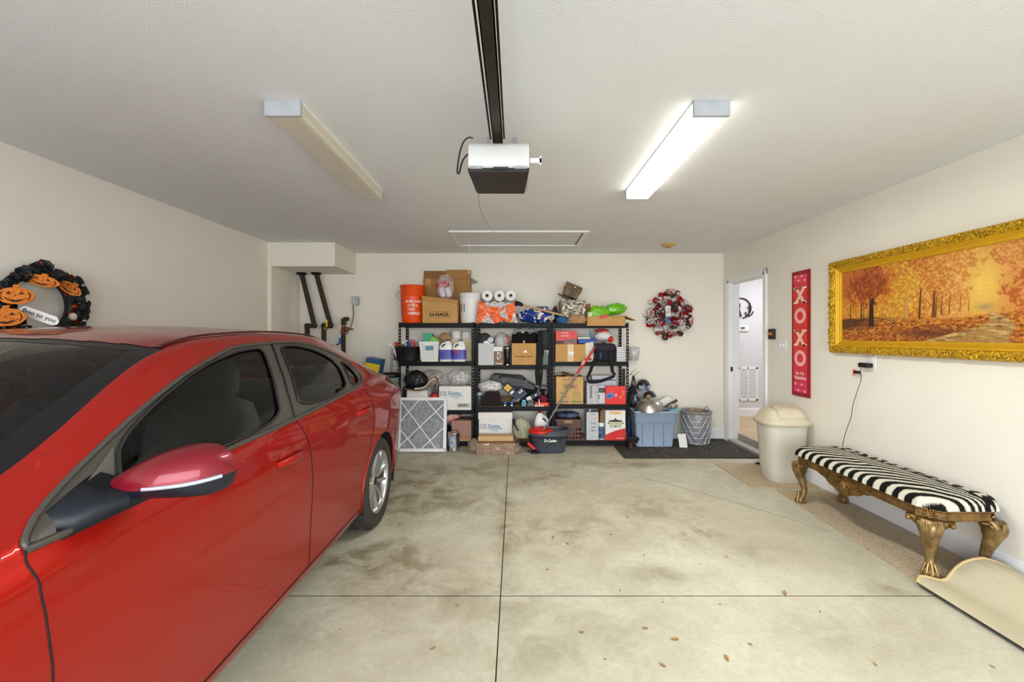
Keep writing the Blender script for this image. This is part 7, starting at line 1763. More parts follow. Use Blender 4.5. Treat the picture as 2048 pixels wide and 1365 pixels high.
m = MB(); m.cyl(P(1150, 754.5, 5.077), P(1154, 748, 5.083), .017, 14); m.build('collar', M_GREY, mp_)
# doormat by the back wall
m = MB(); m.add([(1.205, 5.18, .001), (1.205, 4.70, .001), (2.71, 4.70, .001), (2.71, 5.56, .001), (1.405, 5.56, .001), (1.205, 5.18, .012), (1.205, 4.70, .012), (2.71, 4.70, .012), (2.71, 5.56, .012), (1.405, 5.56, .012)], [(4, 3, 2, 1, 0), (5, 6, 7, 8, 9), (0, 1, 6, 5), (1, 2, 7, 6), (2, 3, 8, 7), (3, 4, 9, 8), (4, 0, 5, 9)])
mt_ = m.build('floor_mat', mk('black_speckled_mat', (66, 62, 54), .9, rgb2=(44, 42, 38), scale=160, bump=.3, bscale=200)); tag(mt_, 'large dark grey floor mat in front of the tote and doorway', 'floor mat')
random.seed(12); m = MB()
for k in range(150):
    x, y = random.uniform(1.26, 2.66), random.uniform(4.73, 5.3); s = random.uniform(.003, .009); a = random.random() * 3
    m.add([(x + s * math.cos(a + q) * (1.6 if q_ % 2 else 1), y + s * math.sin(a + q), .0135) for q_, q in enumerate((0, 1.8, 3.2, 4.8))], [(0, 1, 2, 3)])
o = m.build('mat_debris', mk('debris_pale', (170, 160, 140), .9), fixn=False); tag(o, 'pale crumbs and grit scattered on the dark floor mat', 'debris', kind='stuff')
# blue tote
z = 5.13; bx0, bx1, tx0, tx1 = X(1275, z + .0), X(1348, z), X(1270.5, z), X(1355, z); t = H(823.5, z); d = .27; y0 = z + .012; MT = mk('slate_blue_plastic', (158, 176, 196), .5, var=.03)
tt = thing('storage_tote', 'slate blue plastic tote piled with pans on the floor mat', 'tote', ((bx0 + bx1) / 2, y0 + d / 2, .012))
m = MB(); 
def rr_rect(xa, xb, ya, yb, zz, r=.03):
    out = []
    for (cx_, cy_, a0) in ((xb - r, yb - r, 0), (xa + r, yb - r, 90), (xa + r, ya + r, 180), (xb - r, ya + r, 270)):
        for k in range(5): a = math.radians(a0 + 22.5 * k); out.append((cx_ + r * math.cos(a), cy_ + r * math.sin(a), zz))
    return out
hm2 = H(846, z)
m.loft([rr_rect(bx0, bx1, y0 + .02, y0 + d - .02, .012), rr_rect(bx0 - .003, bx1 + .003, y0 + .016, y0 + d - .016, .03), rr_rect(tx0 + .012, tx1 - .012, y0 + .006, y0 + d - .006, hm2 - .004), rr_rect(tx0 + .006, tx1 - .006, y0, y0 + d, hm2), rr_rect(tx0 + .004, tx1 - .004, y0 - .002, y0 + d + .002, t - .022), rr_rect(tx0 - .004, tx1 + .004, y0 - .010, y0 + d + .01, t - .018), rr_rect(tx0 - .004, tx1 + .004, y0 - .010, y0 + d + .01, t), rr_rect(tx0 + .006, tx1 - .006, y0 + .0, y0 + d, t - .002), rr_rect(bx0 + .004, bx1 - .004, y0 + .024, y0 + d - .024, .03)], 0, True, True)
m.build('body', MT, tt)
m = MB()
for k in (.14, .45, .72): 
    x = bx0 + (bx1 - bx0) * k; m.box(x, x + .006, y0 + .001, y0 + .016, .03, hm2 - .01)
m.box(tx0 + .004, tx1 - .004, y0 - .003, y0 + .004, hm2 - .006, hm2 + .002); m.build('ribs', mk('tote_rib', (112, 132, 158), .5), tt)
# filling board inside the tote so that pans rest on it
m = MB(); m.box(tx0 + .03, tx1 - .03, y0 + .03, y0 + d - .03, .25, t - .03); o = m.build('tote_filler', mk('dark_fill', (60, 56, 54), .9)); tag(o, 'dark filler block inside the slate blue tote', 'filler')
# wok lid
c = (X(1299, z + .08), y0 + .09, t + .016); R_ = .170
wk = thing('domed_lid', 'large domed aluminium lid with knob lying on the tote', 'lid', c); Ml = Matrix.Translation(c) @ Matrix.Rotation(math.radians(-6), 4, 'Y') @ Matrix.Rotation(math.radians(7), 4, 'X')
M_ALU = mk('brushed_aluminium', (170, 168, 160), .32, metal=.85, var=.06, scale=8)
m = MB(); m.lathe([(R_, 0), (R_ * .985, .012), (R_ * .93, .05), (R_ * .80, .085), (R_ * .6, .112), (R_ * .3, .128), (0, .132)], 44, M=Ml, cap=False); m.build('dome', M_ALU, wk)
m = MB(); m.lathe([(.012, .128), (.012, .145), (.022, .150), (.024, .165), (.012, .172), (0, .172)], 16, M=Ml, cap=False); m.build('knob', mk('lid_knob', (176, 128, 84), .5), wk)
# frying pan
c = Vector((X(1331, z), y0 + .17, t + .020)); M = Matrix.Translation(c) @ Matrix.Rotation(math.radians(-33), 4, 'Y')
fp_ = thing('frying_pan', 'dark frying pan with raised black handle behind the domed lid', 'frying pan', tuple(c)); m = MB(); m.lathe([(0, 0), (.05, 0), (.075, .03), (.078, .032), (.05, .006), (0, .006)], 32, M=M @ Matrix.Translation((-.03, 0, 0)), cap=False); m.build('pan', mk('dark_pan', (84, 72, 64), .4, metal=.5), fp_)
m = MB(); m.tube([P(1330, 815, z + .2), P(1336, 811, z + .2), P(1354, 801, z + .2)], lambda u: .013 + .004 * u, 12); m.build('handle', mk('pan_handle', (50, 48, 44), .5), fp_)
m = MB(); a_ = [P(1316, 803, 5.44), P(1336, 793, 5.44), P(1344, 800, 5.42), P(1340, 812, 5.41), P(1322, 812, 5.41)]; m.add(a_ + [p + Vector((0, .008, 0)) for p in a_], [(0, 1, 2, 3, 4), (9, 8, 7, 6, 5)] + [(k, (k + 1) % 5, 5 + (k + 1) % 5, 5 + k) for k in range(5)]); o = m.build('white_folder', M_WPAPER); tag(o, 'white folder standing in the tote behind the pan', 'folder')
m = MB(); m.box(-.065, .065, -.05, .05, -.005, .005, 0, Matrix.Translation(P(1349, 820, z + .1)) @ Matrix.Rotation(math.radians(-8), 4, 'Y')); o = m.build('turquoise_tray', mk('turquoise', (110, 190, 196), .4), bevel=.004); tag(o, 'turquoise plastic tray poking over the tote right rim', 'tray')
bag('kitchen_cloth', 'brown and white crumpled cloth behind the turquoise tray', 'cloth', 1339, 1357, 808, t + .002, z + .16, .04, mk('mixed_cloth', (196, 180, 166), .8, rgb2=(110, 80, 66), scale=25), 191, .35, 3)
# helmets (masks) and black gear behind
M_HEL = mk('gloss_black_helmet', (44, 44, 42), .16, coat=.6)
def helmet(px, py, z, r, label):
    c = P(px, py, z); T_ = thing('visor_helmet', label, 'helmet', (c.x, z, c.z - r)); m = MB(); m.ell(c, (r, r * 1.1, r * 1.02), 28); m.build('shell', M_HEL, T_)
    m = MB(); pts = []
    m.grid(lambda u, v: (c.x + r * 1.03 * math.sin((u - .5) * 2.0) * math.cos((v - .9) * .9), z - r * 1.12 * math.cos((u - .5) * 2.0) * math.cos((v - .9) * .9), c.z + r * (v * 1.05 - .9)), 16, 10); m.build('visor', mk('silver_visor', (206, 216, 228), .15, rgb2=(90, 96, 116), scale=18), T_, fixn=False)
    m = MB(); m.tube([(c.x + r * 1.05 * math.sin(a), z - r * 1.13 * math.cos(a), c.z + r * .16) for a in [-1.05 + .15 * k for k in range(15)]], r * .05, 6); m.tube([(c.x, z - r * 1.15, c.z - r * .0), (c.x - r * .3, z - r * 1.12, c.z - r * .65)], r * .05, 6); m.tube([(c.x, z - r * 1.15, c.z - r * .0), (c.x + r * .3, z - r * 1.12, c.z - r * .65)], r * .05, 6); m.build('visor_rim', mk('helmet_navy', (40, 44, 90), .3), T_)
helmet(1286.5, 772, 5.47, .086, 'upper glossy black helmet with silver visor behind the blue tote')
helmet(1299.5, 794, 5.47, .078, 'lower glossy black helmet behind the domed lid')
gb = thing('gear_bag', 'tall black gear bag standing between the shelves and the blue tote', 'gear bag', (X(1262, 5.42), 5.42, .012))
m = MB(); blob(m, (X(1266, 5.5), 5.53, .36), (.085, .055, .35), 201, .12, 2, 30)
for v_ in m.v: v_.z = max(.012, v_.z); v_.x = max(v_.x, 1.40)
m.build('body', M_BLACKCLOTH, gb)
m = MB(); m.ell(P(1270, 800, 5.34), (.055, .05, .085), 18); m.build('silver_pad', mk('silver_gear', (120, 126, 136), .25, metal=.6, rgb2=(50, 52, 60), scale=20), gb); m = MB(); m.tube([P(1258.5, 835, 5.29), P(1258.5, 872, 5.28)], .010, 8); m.build('blue_trim', mk('blue_nylon', (30, 60, 130), .7), gb)
m = MB(); m.tube(spline([P(1258, 835, 5.29), P(1260, 795, 5.30), P(1265, 760, 5.32), P(1267, 752, 5.33)]), .010, 8); m.tube(spline([P(1268, 752, 5.33), P(1271, 775, 5.32), P(1268, 800, 5.31)]), .007, 8); m.build('strap', M_BLACKCLOTH, gb)
m = MB(); m.tube([P(1258, 751, 5.32), P(1263, 748, 5.32), P(1268, 752, 5.32), P(1279, 743.5, 5.32)], .003, 6); m.tube([P(1258, 751, 5.32), P(1272.5, 738, 5.32)], .003, 6); m.cyl(P(1268, 752, 5.32), P(1267, 790, 5.33), .005, 6); o = m.build('forked_rod', mk('rod_brown', (70, 56, 44), .5)); tag(o, 'thin forked metal rod rising from the black gear bag', 'rod')
sh = thing('black_shoe', 'black shoe lying between the shelf foot and the blue tote', 'shoe', (X(1267, 5.16), 5.12, .012))
m = MB(); blob(m, (X(1266, 5.08), 5.08, .125), (.075, .045, .035), 205, .1, 2, 22, flat=False); m.build('upper', M_BLACKCLOTH, sh); m = MB(); m.box(X(1255, 5.08), X(1275, 5.08), 5.045, 5.115, .085, .100); m.build('sole', M_BLACK, sh, bevel=.006)
m = MB(); m.box(X(1257, 5.08), X(1264, 5.08), 5.05, 5.12, .012, .085); o = m.build('dark_red_box', mk('dark_maroon', (70, 30, 34), .6), bevel=.004); tag(o, 'low dark maroon box under the black shoe', 'box')
# galvanised bin with raised triangles
M_ZN = mk('zinc_sheet', (158, 161, 166), .4, metal=.5, var=.08, scale=20); c = (X(1393.5, 5.33), 5.36, .012); Rt, Rb, hh = .192, .155, .405
gbn = thing('galvanised_bin', 'round galvanised metal bin with embossed triangles near the doorway', 'bin', c)
m = MB(); m.lathe([(0, 0), (Rb, 0), (Rb + .004, .01), (Rt - .006, hh - .03), (Rt - .004, hh - .012), (Rt + .004, hh - .006), (Rt + .004, hh), (Rt - .004, hh + .002), (Rt - .010, hh - .01), (Rb - .006, .02), (0, .015)], 48, c=c, cap=False); m.build('body', M_ZN, gbn)
def onb(a, z): r = Rb + .005 + (Rt - Rb - .01) * z / hh; return (c[0] + r * math.cos(a), c[1] + r * math.sin(a), c[2] + z)
m = MB(); rows = 5; z0, z1 = .02, hh - .045; n = 14; dh = (z1 - z0) / rows
for j in range(rows + 1):
    zz = z0 + dh * j; m.tube([onb(2 * math.pi * k / 48, zz) for k in range(48)], .0038, 6, closed=True)
for j in range(rows):
    for k in range(n):
        a = 2 * math.pi * (k + (.5 if j % 2 else 0)) / n; zz = z0 + dh * j; h2 = math.pi / n
        m.tube([onb(a + h2 * q, zz + dh * q) for q in (0, .5, 1)], .0038, 6); m.tube([onb(a - h2 * q, zz + dh * q) for q in (0, .5, 1)], .0038, 6)
m.build('embossing', mk('bright_zinc', (204, 206, 210), .3, metal=.6), gbn)
m = MB(); hx = c[0] + Rt * .62; hy = c[1] - Rt * .2; m.tube([(hx + .022 * math.cos(a), hy, c[2] + hh + .022 + .032 * math.sin(a)) for a in [2 * math.pi * k / 20 for k in range(20)]], .004, 6, closed=True); m.build('ring_handle', mk('dark_zinc', (70, 80, 78), .4, metal=.7), gbn)
# ribbon bow on the bin
bwb = thing('burlap_bow', 'brown burlap bows on top of the galvanised bin', 'bow', (c[0] + .01, c[1] - .06, c[2] + hh))
m = MB()
for px, py, s in ((1385, 822, 1), (1398, 823, -1), (1391, 826, 1)):
    q = P(px, py, 5.24)
    for sg in (1, -1): m.strip(spline([q, q + Vector((.035 * sg, -.02, .03)), q + Vector((.055 * sg, 0, .012)), q + Vector((.04 * sg, .015, -.01)), q]), .022, (0, 1, .4), .002)
    m.ell(q, (.012, .012, .012), 10)
m.strip(spline([P(1393, 826, 5.19), P(1391, 830, 5.165), P(1388, 835, 5.16)]), .02, (1, 0, 0), .002); m.strip(spline([P(1403, 828, 5.19), P(1406, 832, 5.17)]), .02, (1, 0, 0), .002)
m.build('ribbon', mk('burlap', (150, 122, 86), .9, var=.15, scale=60), bwb)
m = MB(); m.lathe([(0, 0), (.12, 0), (.13, .02), (.1, .035), (0, .04)], 20, c=(c[0], c[1], c[2] + hh - .06), cap=False); m.build('stuffing', mk('grey_ribbon', (128, 126, 124), .8, rgb2=(180, 180, 182), scale=20), bwb, bevel=.02)
# note card
m = MB(); y_ = 5.12; a, b = X(1358, y_), X(1375, y_); m.hexa([(a + .008, y_, .013), (b, y_ - .003, .013), (b, y_, .013), (a + .008, y_ + .003, .013), (a, y_ + .04, H(870.5, y_)), (b - .006, y_ + .04, H(869.5, y_)), (b - .006, y_ + .043, H(869.5, y_)), (a, y_ + .043, H(870.5, y_))]); cd = thing('paper_note', 'white paper card leaning between the blue tote and metal bin', 'paper', ((a + b) / 2, y_ + .02, .012)); m.build('card', M_WPAPER, cd)
m = MB(); m.add([(a + .02, y_ - .0 + .006, .03), (b - .008, y_ + .006 - .002, .03), (b - .008, y_ + .008, .033), (a + .02, y_ + .008, .033)], [(0, 1, 2, 3)]); m.build('print', M_GREY, cd, fixn=False)
# stuff behind the car's tail
yb = thing('yellow_blue_box', 'yellow and blue printed box rising behind the red car trunk', 'box', (X(742, 5.3), 5.35, 0))
m = MB(); M = Matrix.Translation(P(742, 745, 5.3)) @ Matrix.Rotation(math.radians(10), 4, 'Y'); m.box(-.09, .09, 0, .2, -.6, .17, 0, M)
for v_ in m.v: v_.z = max(v_.z, .001)
m.build('body', mk('blue_card', (44, 92, 140), .5), yb); MB().box(-.095, .095, -.004, 0, .02, .11, 0, M).build('yellow_band', M_YELLOW, yb); MB().box(-.04, .08, -.006, 0, -.10, .02, 0, M).build('white_band', M_WPAPER, yb)
tb2 = thing('green_bin', 'dark green bin with black rim between the car and shelves', 'bin', (X(775, 5.3), 5.3, 0))
cxb = X(774, 5.2); m = MB(); m.lathe([(0, 0), (.10, 0), (.125, H(757, 5.2)), (.115, H(757, 5.2)), (.095, .02), (0, .02)], 28, c=(cxb, 5.34, 0), cap=False); m.build('body', mk('bin_pale_green', (150, 176, 170), .4, rgb2=(40, 60, 56), scale=5), tb2)
m = MB(); m.lathe([(.126, 0), (.132, .004), (.132, .045), (.12, .05), (.112, .0)], 28, c=(cxb, 5.34, H(757, 5.2)), cap=False); m.build('rim', M_BLACK, tb2)
m = MB(); m.lathe([(.05, 0), (.05, .9), (.045, 1.18), (.03, 1.22), (0, 1.22)], 16, c=(X(783, 5.40), 5.55, 0)); o = m.build('plastic_sleeve_roll', clearplastic('milky_film', (216, 214, 206), .35, .3)); tag(o, 'tall roll of milky plastic standing left of the shelves', 'plastic roll')
yl = MB(); yl.box(X(787, 4.9), X(797, 4.9), 4.88, 4.93, H(781, 4.9), H(773, 4.9)); yl.box(X(789, 4.9), X(795, 4.9), 4.89, 4.92, .0, H(781, 4.9), 1); o = yl.build('yellow_clamp', [M_YELLOW, M_BLACK], bevel=.004); tag(o, 'black stand with yellow clamp head at the shelf corner', 'clamp stand')

# ================================================================ right side of the room
M_RUG = mk('speckled_beige_rug', (204, 186, 156), .95, rgb2=(166, 146, 118), scale=110, detail=6, bump=.5, bscale=160)
def flat(name, label, cat, pts, h, mat, jag=0):
    m = MB(); random.seed(31); P_ = []
    for i in range(len(pts)):
        a, b = pts[i], pts[(i + 1) % len(pts)]; n = 14
        for k in range(n): t = k / n; P_.append((a[0] + (b[0] - a[0]) * t + random.uniform(-jag, jag), a[1] + (b[1] - a[1]) * t + random.uniform(-jag, jag)))
    n = len(P_); m.add([(x, y, .001) for x, y in P_] + [(x, y, h) for x, y in P_], [tuple(range(n))[::-1], tuple(range(n, 2 * n))] + [(k, (k + 1) % n, n + (k + 1) % n, n + k) for k in range(n)])
    o = m.build(name, mat); return tag(o, label, cat)
flat('carpet_remnant', 'speckled beige carpet remnant under the cream waste bin', 'carpet', [(2.115, 3.80), (2.115, 4.53), (2.715, 4.50), (2.72, 3.78), (2.66, 3.765)], .006, M_RUG, .004)
flat('carpet_remnant', 'long speckled beige carpet remnant under the zebra bench', 'carpet', [(2.20, 2.10), (2.29, 3.735), (2.725, 3.72), (2.725, 2.10)], .006, M_RUG, .003)
# waste bin
c = (2.515, 4.02, .006); MBN = mk('cream_bin_plastic', (202, 197, 182), .45, var=.02); MLD = mk('cream_bin_lid', (204, 194, 168), .45, var=.02)
wb = thing('waste_bin', 'cream plastic waste bin with domed swing lid beside the doorway', 'waste bin', c)
def ro(rx, ry, zz, p=3.2, n=48): 
    out = []
    for k in range(n):
        a = 2 * math.pi * k / n; q = (abs(math.cos(a)) ** p + abs(math.sin(a)) ** p) ** (-1 / p); out.append((c[0] + rx * math.cos(a) * q, c[1] + ry * math.sin(a) * q, c[2] + zz))
    return out
m = MB(); m.loft([ro(.145, .13, 0), ro(.150, .135, .008), ro(.165, .145, .12), ro(.192, .165, .52), ro(.196, .168, .535), ro(.19, .16, .54)]); m.build('body', MBN, wb)
m = MB(); m.loft([ro(.200, .172, .522), ro(.218, .188, .535), ro(.221, .190, .56), ro(.214, .183, .568), ro(.196, .168, .585, 3), ro(.170, .150, .640, 2.8), ro(.140, .13, .672, 2.6), ro(.08, .09, .69, 2.3), ro(.02, .02, .695, 2)]); ld_ = m.build('lid', MLD, wb)
m = MB(); m.loft([[(c[0] + x_, c[1] - y_, c[2] + z_) for x_ in (-.12, .10)] for y_, z_ in ((.165, .603), (.15, .640), (.12, .668), (.06, .69), (0, .70))], 0, True, False, False); m.build('swing_flap', MLD, ld_, fixn=False)
# bits near bin
m = MB(); p_ = FZ(930); m.ell((X(1517, p_), p_, .016), (.035, .02, .010), 14); o = m.build('black_lighter', M_BLACK); tag(o, 'small black object on the floor left of the cream bin', 'black object')

# zebra bench
bn_ = thing('zebra_bench', 'long bench with zebra print cushion and carved gold frame', 'bench', (2.49, 2.90, .006))
gx0, gx1, gy0, gy1, cc_ = 2.275, 2.705, 2.335, 3.50, .085
def octa(o=0.0, c=cc_): 
    x0, x1, y0, y1 = gx0 - o, gx1 + o, gy0 - o, gy1 + o
    return [(x0 + c, y0), (x1 - c, y0), (x1, y0 + c), (x1, y1 - c), (x1 - c, y1), (x0 + c, y1), (x0, y1 - c), (x0, y0 + c)]
def bronze(nm, c1, c2):
    return mk(nm, c1, .38, metal=.65, rgb2=c2, scale=22, bump=.25, bscale=60)
M_BRZ = bronze('antique_gold', (104, 78, 42), (146, 112, 62)); M_BRZ2 = mk('pale_gold_highlight', (172, 142, 92), .36, metal=.6)
fz0, fz1 = .335, .395
m = MB(); prof = [(-.030, fz0), (-.004, fz0), (0, fz0 + .008), (-.004, fz0 + .018), (-.004, fz1 - .018), (.002, fz1 - .010), (.002, fz1), (-.03, fz1)]
rings = []
oc = []
for k, (o_, z_) in enumerate(prof): oc.append([(x, y, z_) for x, y in octa(o_, cc_ - max(0, -o_) * .4)])
m.loft([[oc[k][i] for k in range(len(prof))] for i in range(8)] + [[oc[k][0] for k in range(len(prof))]], 0, False, False); m.build('seat_frame', M_BRZ, bn_)
MB().box(gx0 + .035, gx1 - .035, gy0 + .035, gy1 - .035, fz0 + .02, fz1).build('seat_base', M_BROWN, bn_)
# cushion with zebra pigment
cv = MB(); NU, NV = 220, 90
def cush(u, v):
    a = u * 2 - 1; b = v * 2 - 1
    x = 2.49 + (gx1 - gx0 + .03) / 2 * b; y = (gy0 + gy1) / 2 + (gy1 - gy0 + .03) / 2 * a
    # chamfer corners
    hx, hy = (gx1 - gx0 + .03) / 2, (gy1 - gy0 + .03) / 2; ex = hx - abs(x - 2.49); ey = hy - abs(y - (gy0 + gy1) / 2); ch = .075
    if ex + ey < ch:
        k = (ch - ex - ey) / 2; x -= math.copysign(k, x - 2.49); y -= math.copysign(k, y - (gy0 + gy1) / 2); e = 0
    else: e = max(0.0, min(ex, ey, (ex + ey - ch) / 1.4))
    rr_ = .045; t_ = min(1, e / rr_); z = fz1 + .004 + .050 * math.sqrt(max(0, 1 - (1 - t_) ** 2)) + .022 * min(1, e / .18) ** .8
    z += .002 * mnoise.noise(Vector((x * 14, y * 14, 0)))
    return (x, y, z)
cv.grid(cush, NU, NV); 
ub = [cush(u / 60, v) for u in range(61) for v in ()]
cu_ = cv.build('cushion', mk('zebra_cloth', (200, 200, 190), .85, attr='pigment', spec=.2), bn_, fixn=False)
ca = cu_.data.color_attributes.new('pigment', 'FLOAT_COLOR', 'POINT'); base_ = Vector(BASE[bn_.name]); blk = lin((16, 14, 12)); wht = lin((206, 202, 186)); buf = []
for v_ in cu_.data.vertices:
    p = v_.co + base_; x = p.x - 2.49; y = (p.y - gy0) / (gy1 - gy0)
    sp_x = .10 + .02 * math.sin(y * 5)                      # spine of the hide, right of centre
    d = sp_x - x; w1 = mnoise.noise(Vector((x * 6, p.y * 3.2, 1))) 
    if d > 0: ph = p.y * 76 + 30 * math.exp(-d / .13) - d * 14 + w1 * 2.2 + 1.0 * mnoise.noise(Vector((x * 16, p.y * 9, 4)))
    else: ph = p.y * 76 + 30 + 40 * d + w1 * 3 + 3.0 * mnoise.noise(Vector((x * 26, p.y * 16, 7)))
    s_ = math.sin(ph) + .15 * mnoise.noise(Vector((x * 40, p.y * 40, 2))) + .12
    if abs(d) < .012: s_ = max(s_, .35)
    edge = p.z < fz1 + .028
    t_ = min(1, max(0, (s_ + .08) / .16)); buf += [wht[i] * (1 - t_) + blk[i] * t_ for i in range(3)] + [1]
ca.data.foreach_set('color', buf)
# legs
def cabriole(x, y, dx, dy):
    m = MB(); d = Vector((dx, dy, 0)).normalized(); R = []
    prof = [(.335, .0, .052), (.318, .012, .058), (.295, .024, .056), (.26, .028, .046), (.22, .020, .037), (.17, .004, .029), (.12, -.008, .023), (.085, -.006, .021), (.065, .004, .025), (.045, .016, .033), (.025, .020, .040), (.010, .018, .037), (.006, .016, .026)]
    for z, o_, r in prof:
        cx_, cy_ = x + d.x * o_, y + d.y * o_; rg = []
        for k in range(24):
            a = 2 * math.pi * k / 24; rr_ = r * (1 + .10 * math.cos(6 * a) * (1 if z > .24 or z < .07 else .2)); rg.append((cx_ + rr_ * math.cos(a), cy_ + rr_ * math.sin(a), z))
        R.append(rg)
    m.loft(R[::-1]); L = m.build('leg', bronze('leg_gold', (116, 92, 58), (156, 130, 88)), bn_)
    # carved shell on the knee and side wings
    m = MB(); side = Vector((-d.y, d.x, 0))
    for k in range(-4, 5):
        a = k * .16; pts = []
        for t in range(7):
            tt_ = t / 6; z = .325 - .145 * tt_ * math.cos(a * .6); o_ = .058 + .026 * math.sin(math.pi * (1 - tt_) * .8) - .045 * tt_; s_ = math.sin(a * 1.6) * .055 * (1 - tt_ * .85)
            pts.append((x + d.x * o_ * math.cos(a) + side.x * s_, y + d.y * o_ * math.cos(a) + side.y * s_, z))
        m.tube(pts, lambda u: .0045 * (1 - .5 * u), 6)
    m.build('carved_shell', M_BRZ2, L)
    m = MB()
    for sg in (1, -1):
        b0 = Vector((x, y, .30)) + side * sg * .040; m.loft([[b0 + side * sg * q + d * (w_ - .01) + Vector((0, 0, zz)) for w_, zz in ((-.012, .034), (.016, .034), (.016, z_), (-.012, z_))] for q, z_ in ((-.02, -.05), (.01, -.022), (.035, .002), (.052, .014), (.062, .028))], 0, True)
        m.ell(b0 + side * sg * .050 + d * .012 + Vector((0, 0, .018)), (.014, .014, .014), 10)
    m.build('knee_wing', M_BRZ, L)
    m = MB()
    for k in (-1, 0, 1, 2):
        a = math.atan2(d.y, d.x) + (k - .5) * .75; m.tube([(x + d.x * .016 + r_ * math.cos(a), y + d.y * .016 + r_ * math.sin(a), z) for r_, z in ((.018, .09), (.031, .055), (.038, .03), (.035, .010))], .0055, 8)
    m.build('claw', M_BRZ2, L)
for (x, y, dx, dy) in ((gx0 + .055, gy0 + .055, -1, -1), (gx1 - .055, gy0 + .055, 1, -1), (gx0 + .055, gy1 - .055, -1, 1), (gx1 - .055, gy1 - .055, 1, 1)): cabriole(x, y, dx, dy)
# apron carving in the middle of the long side, corner rosettes
m = MB(); ym = 2.95; n = 20; xo = gx0 - .002
out = []
for k in range(n + 1):
    t = k / n * 2 - 1; out.append((ym + t * .24, .345 - .075 * max(0, math.cos(t * math.pi) * .5 + .5) ** .8 - .012 * abs(math.sin(t * 9))))
poly = [(ym - .24, .36)] + [(ym + .24, .36)] + out[::-1]
m.prism(poly, xo - .006, xo + .016, axis='x')
for sg in (1, -1):
    for k in range(5):
        a0 = .2 + .25 * k; m.tube([(xo - .010, ym + sg * (.012 + t * (.05 + .035 * k)), .355 - t * .06 * math.cos(a0) + .012 * math.sin(t * 3)) for t in (0, .25, .5, .75, 1)], lambda u: .006 * (1 - .6 * u), 6)
    m.tube([(xo - .010, ym + sg * (.24 - .03 * t * 2), .345 + .012 * math.sin(t * 3)) for t in (0, .25, .5, .75, 1)], .005, 6)
m.ell((xo - .006, ym, .318), (.014, .030, .034), 14); m.build('apron_carving', M_BRZ, bn_)
m = MB()
for (cx_, cy_, dx, dy) in ((gx0 + cc_ / 2, gy0 + cc_ / 2, -1, -1), (gx1 - cc_ / 2, gy0 + cc_ / 2, 1, -1), (gx0 + cc_ / 2, gy1 - cc_ / 2, -1, 1), (gx1 - cc_ / 2, gy1 - cc_ / 2, 1, 1)):
    d = Vector((dx, dy, 0)).normalized(); s_ = Vector((-d.y, d.x, 0)); b0 = Vector((cx_, cy_, 0)) + d * .006
    for k in range(7):
        a = math.pi * (k + .5) / 7; m.tube([b0 + Vector((0, 0, .345)), b0 + s_ * .03 * math.cos(a) + Vector((0, 0, .345 + .045 * math.sin(a)))], .005, 6)
    m.ell(b0 + Vector((0, 0, .346)), (.012, .012, .010), 10)
m.build('corner_rosettes', M_BRZ, bn_)
# cream curled runner in the front right corner
LU = [0, .04, .08, .14, .20, .26, .32, .38, .44, .52, .62, .72, .84, 1]; LV = [.002, .012, .018, .016, .010, .004, .010, .035, .064, .092, .110, .116, .098, .062]
def mat_pt(u, v, top=True):
    # u: across (0 = room side, 1 = wall side), v: along (0 = far curled end)
    x = 2.175 + .545 * u; edge = .10 * math.exp(-((u - .42) / .13) ** 2) * 0
    far = 2.335 - .02 * math.exp(-((u - .28) / .12) ** 2) - .03 * math.exp(-(u / .05) ** 2)
    y = far - (far - .9) * v; dist = far - y
    lift = float(np.interp(u, LU, LV)) * math.exp(-(dist / .42) ** 1.5) + .012
    return (x, y, .010 + lift)
MRU = mk('cream_vinyl', (192, 182, 154), .6, var=.04, scale=5); m = MB()
vv = [0, .01, .02, .04, .06, .09, .13, .18, .24, .32, .42, .55, .7, .85, 1]
m.loft([[mat_pt(k / 50, v) for k in range(51)] for v in vv], 0, True, False, False)
ru = thing('curled_mat', 'cream vinyl floor mat with curled wavy end in the near right corner', 'floor mat', (2.44, 1.6, 0)); m.build('top_surface', MRU, ru, fixn=False)
m = MB(); m.loft([[Vector(mat_pt(k / 50, v)) - Vector((0, 0, .006)) for k in range(51)] for v in vv], 0, True, False, False)
m.loft([[Vector(mat_pt(0, v)) for v in vv], [Vector(mat_pt(0, v)) - Vector((0, 0, .006)) for v in vv]], 0, False, False, False); m.build('dark_underside', mk('mat_backing', (44, 38, 32), .9), ru, fixn=False)
m = MB(); m.tube([Vector(mat_pt(k / 50, 0)) for k in range(51)], .008, 8); m.build('rolled_edge', mk('cream_edge', (196, 172, 122), .6), ru)
for k_, dd in enumerate((.0, .02)):
    pass
m = MB()
m.loft([[Vector(mat_pt(.30 + .65 * k / 30, 0)) + Vector((0, .004, -.012 * 1)) for k in range(31)], [Vector((mat_pt(.30 + .65 * k / 30, 0)[0], mat_pt(.30 + .65 * k / 30, 0)[1] - .04, .014)) for k in range(31)]], 0, True, False, False); m.build('curl', mk('cream_edge', (196, 172, 122), .6), ru, fixn=False)

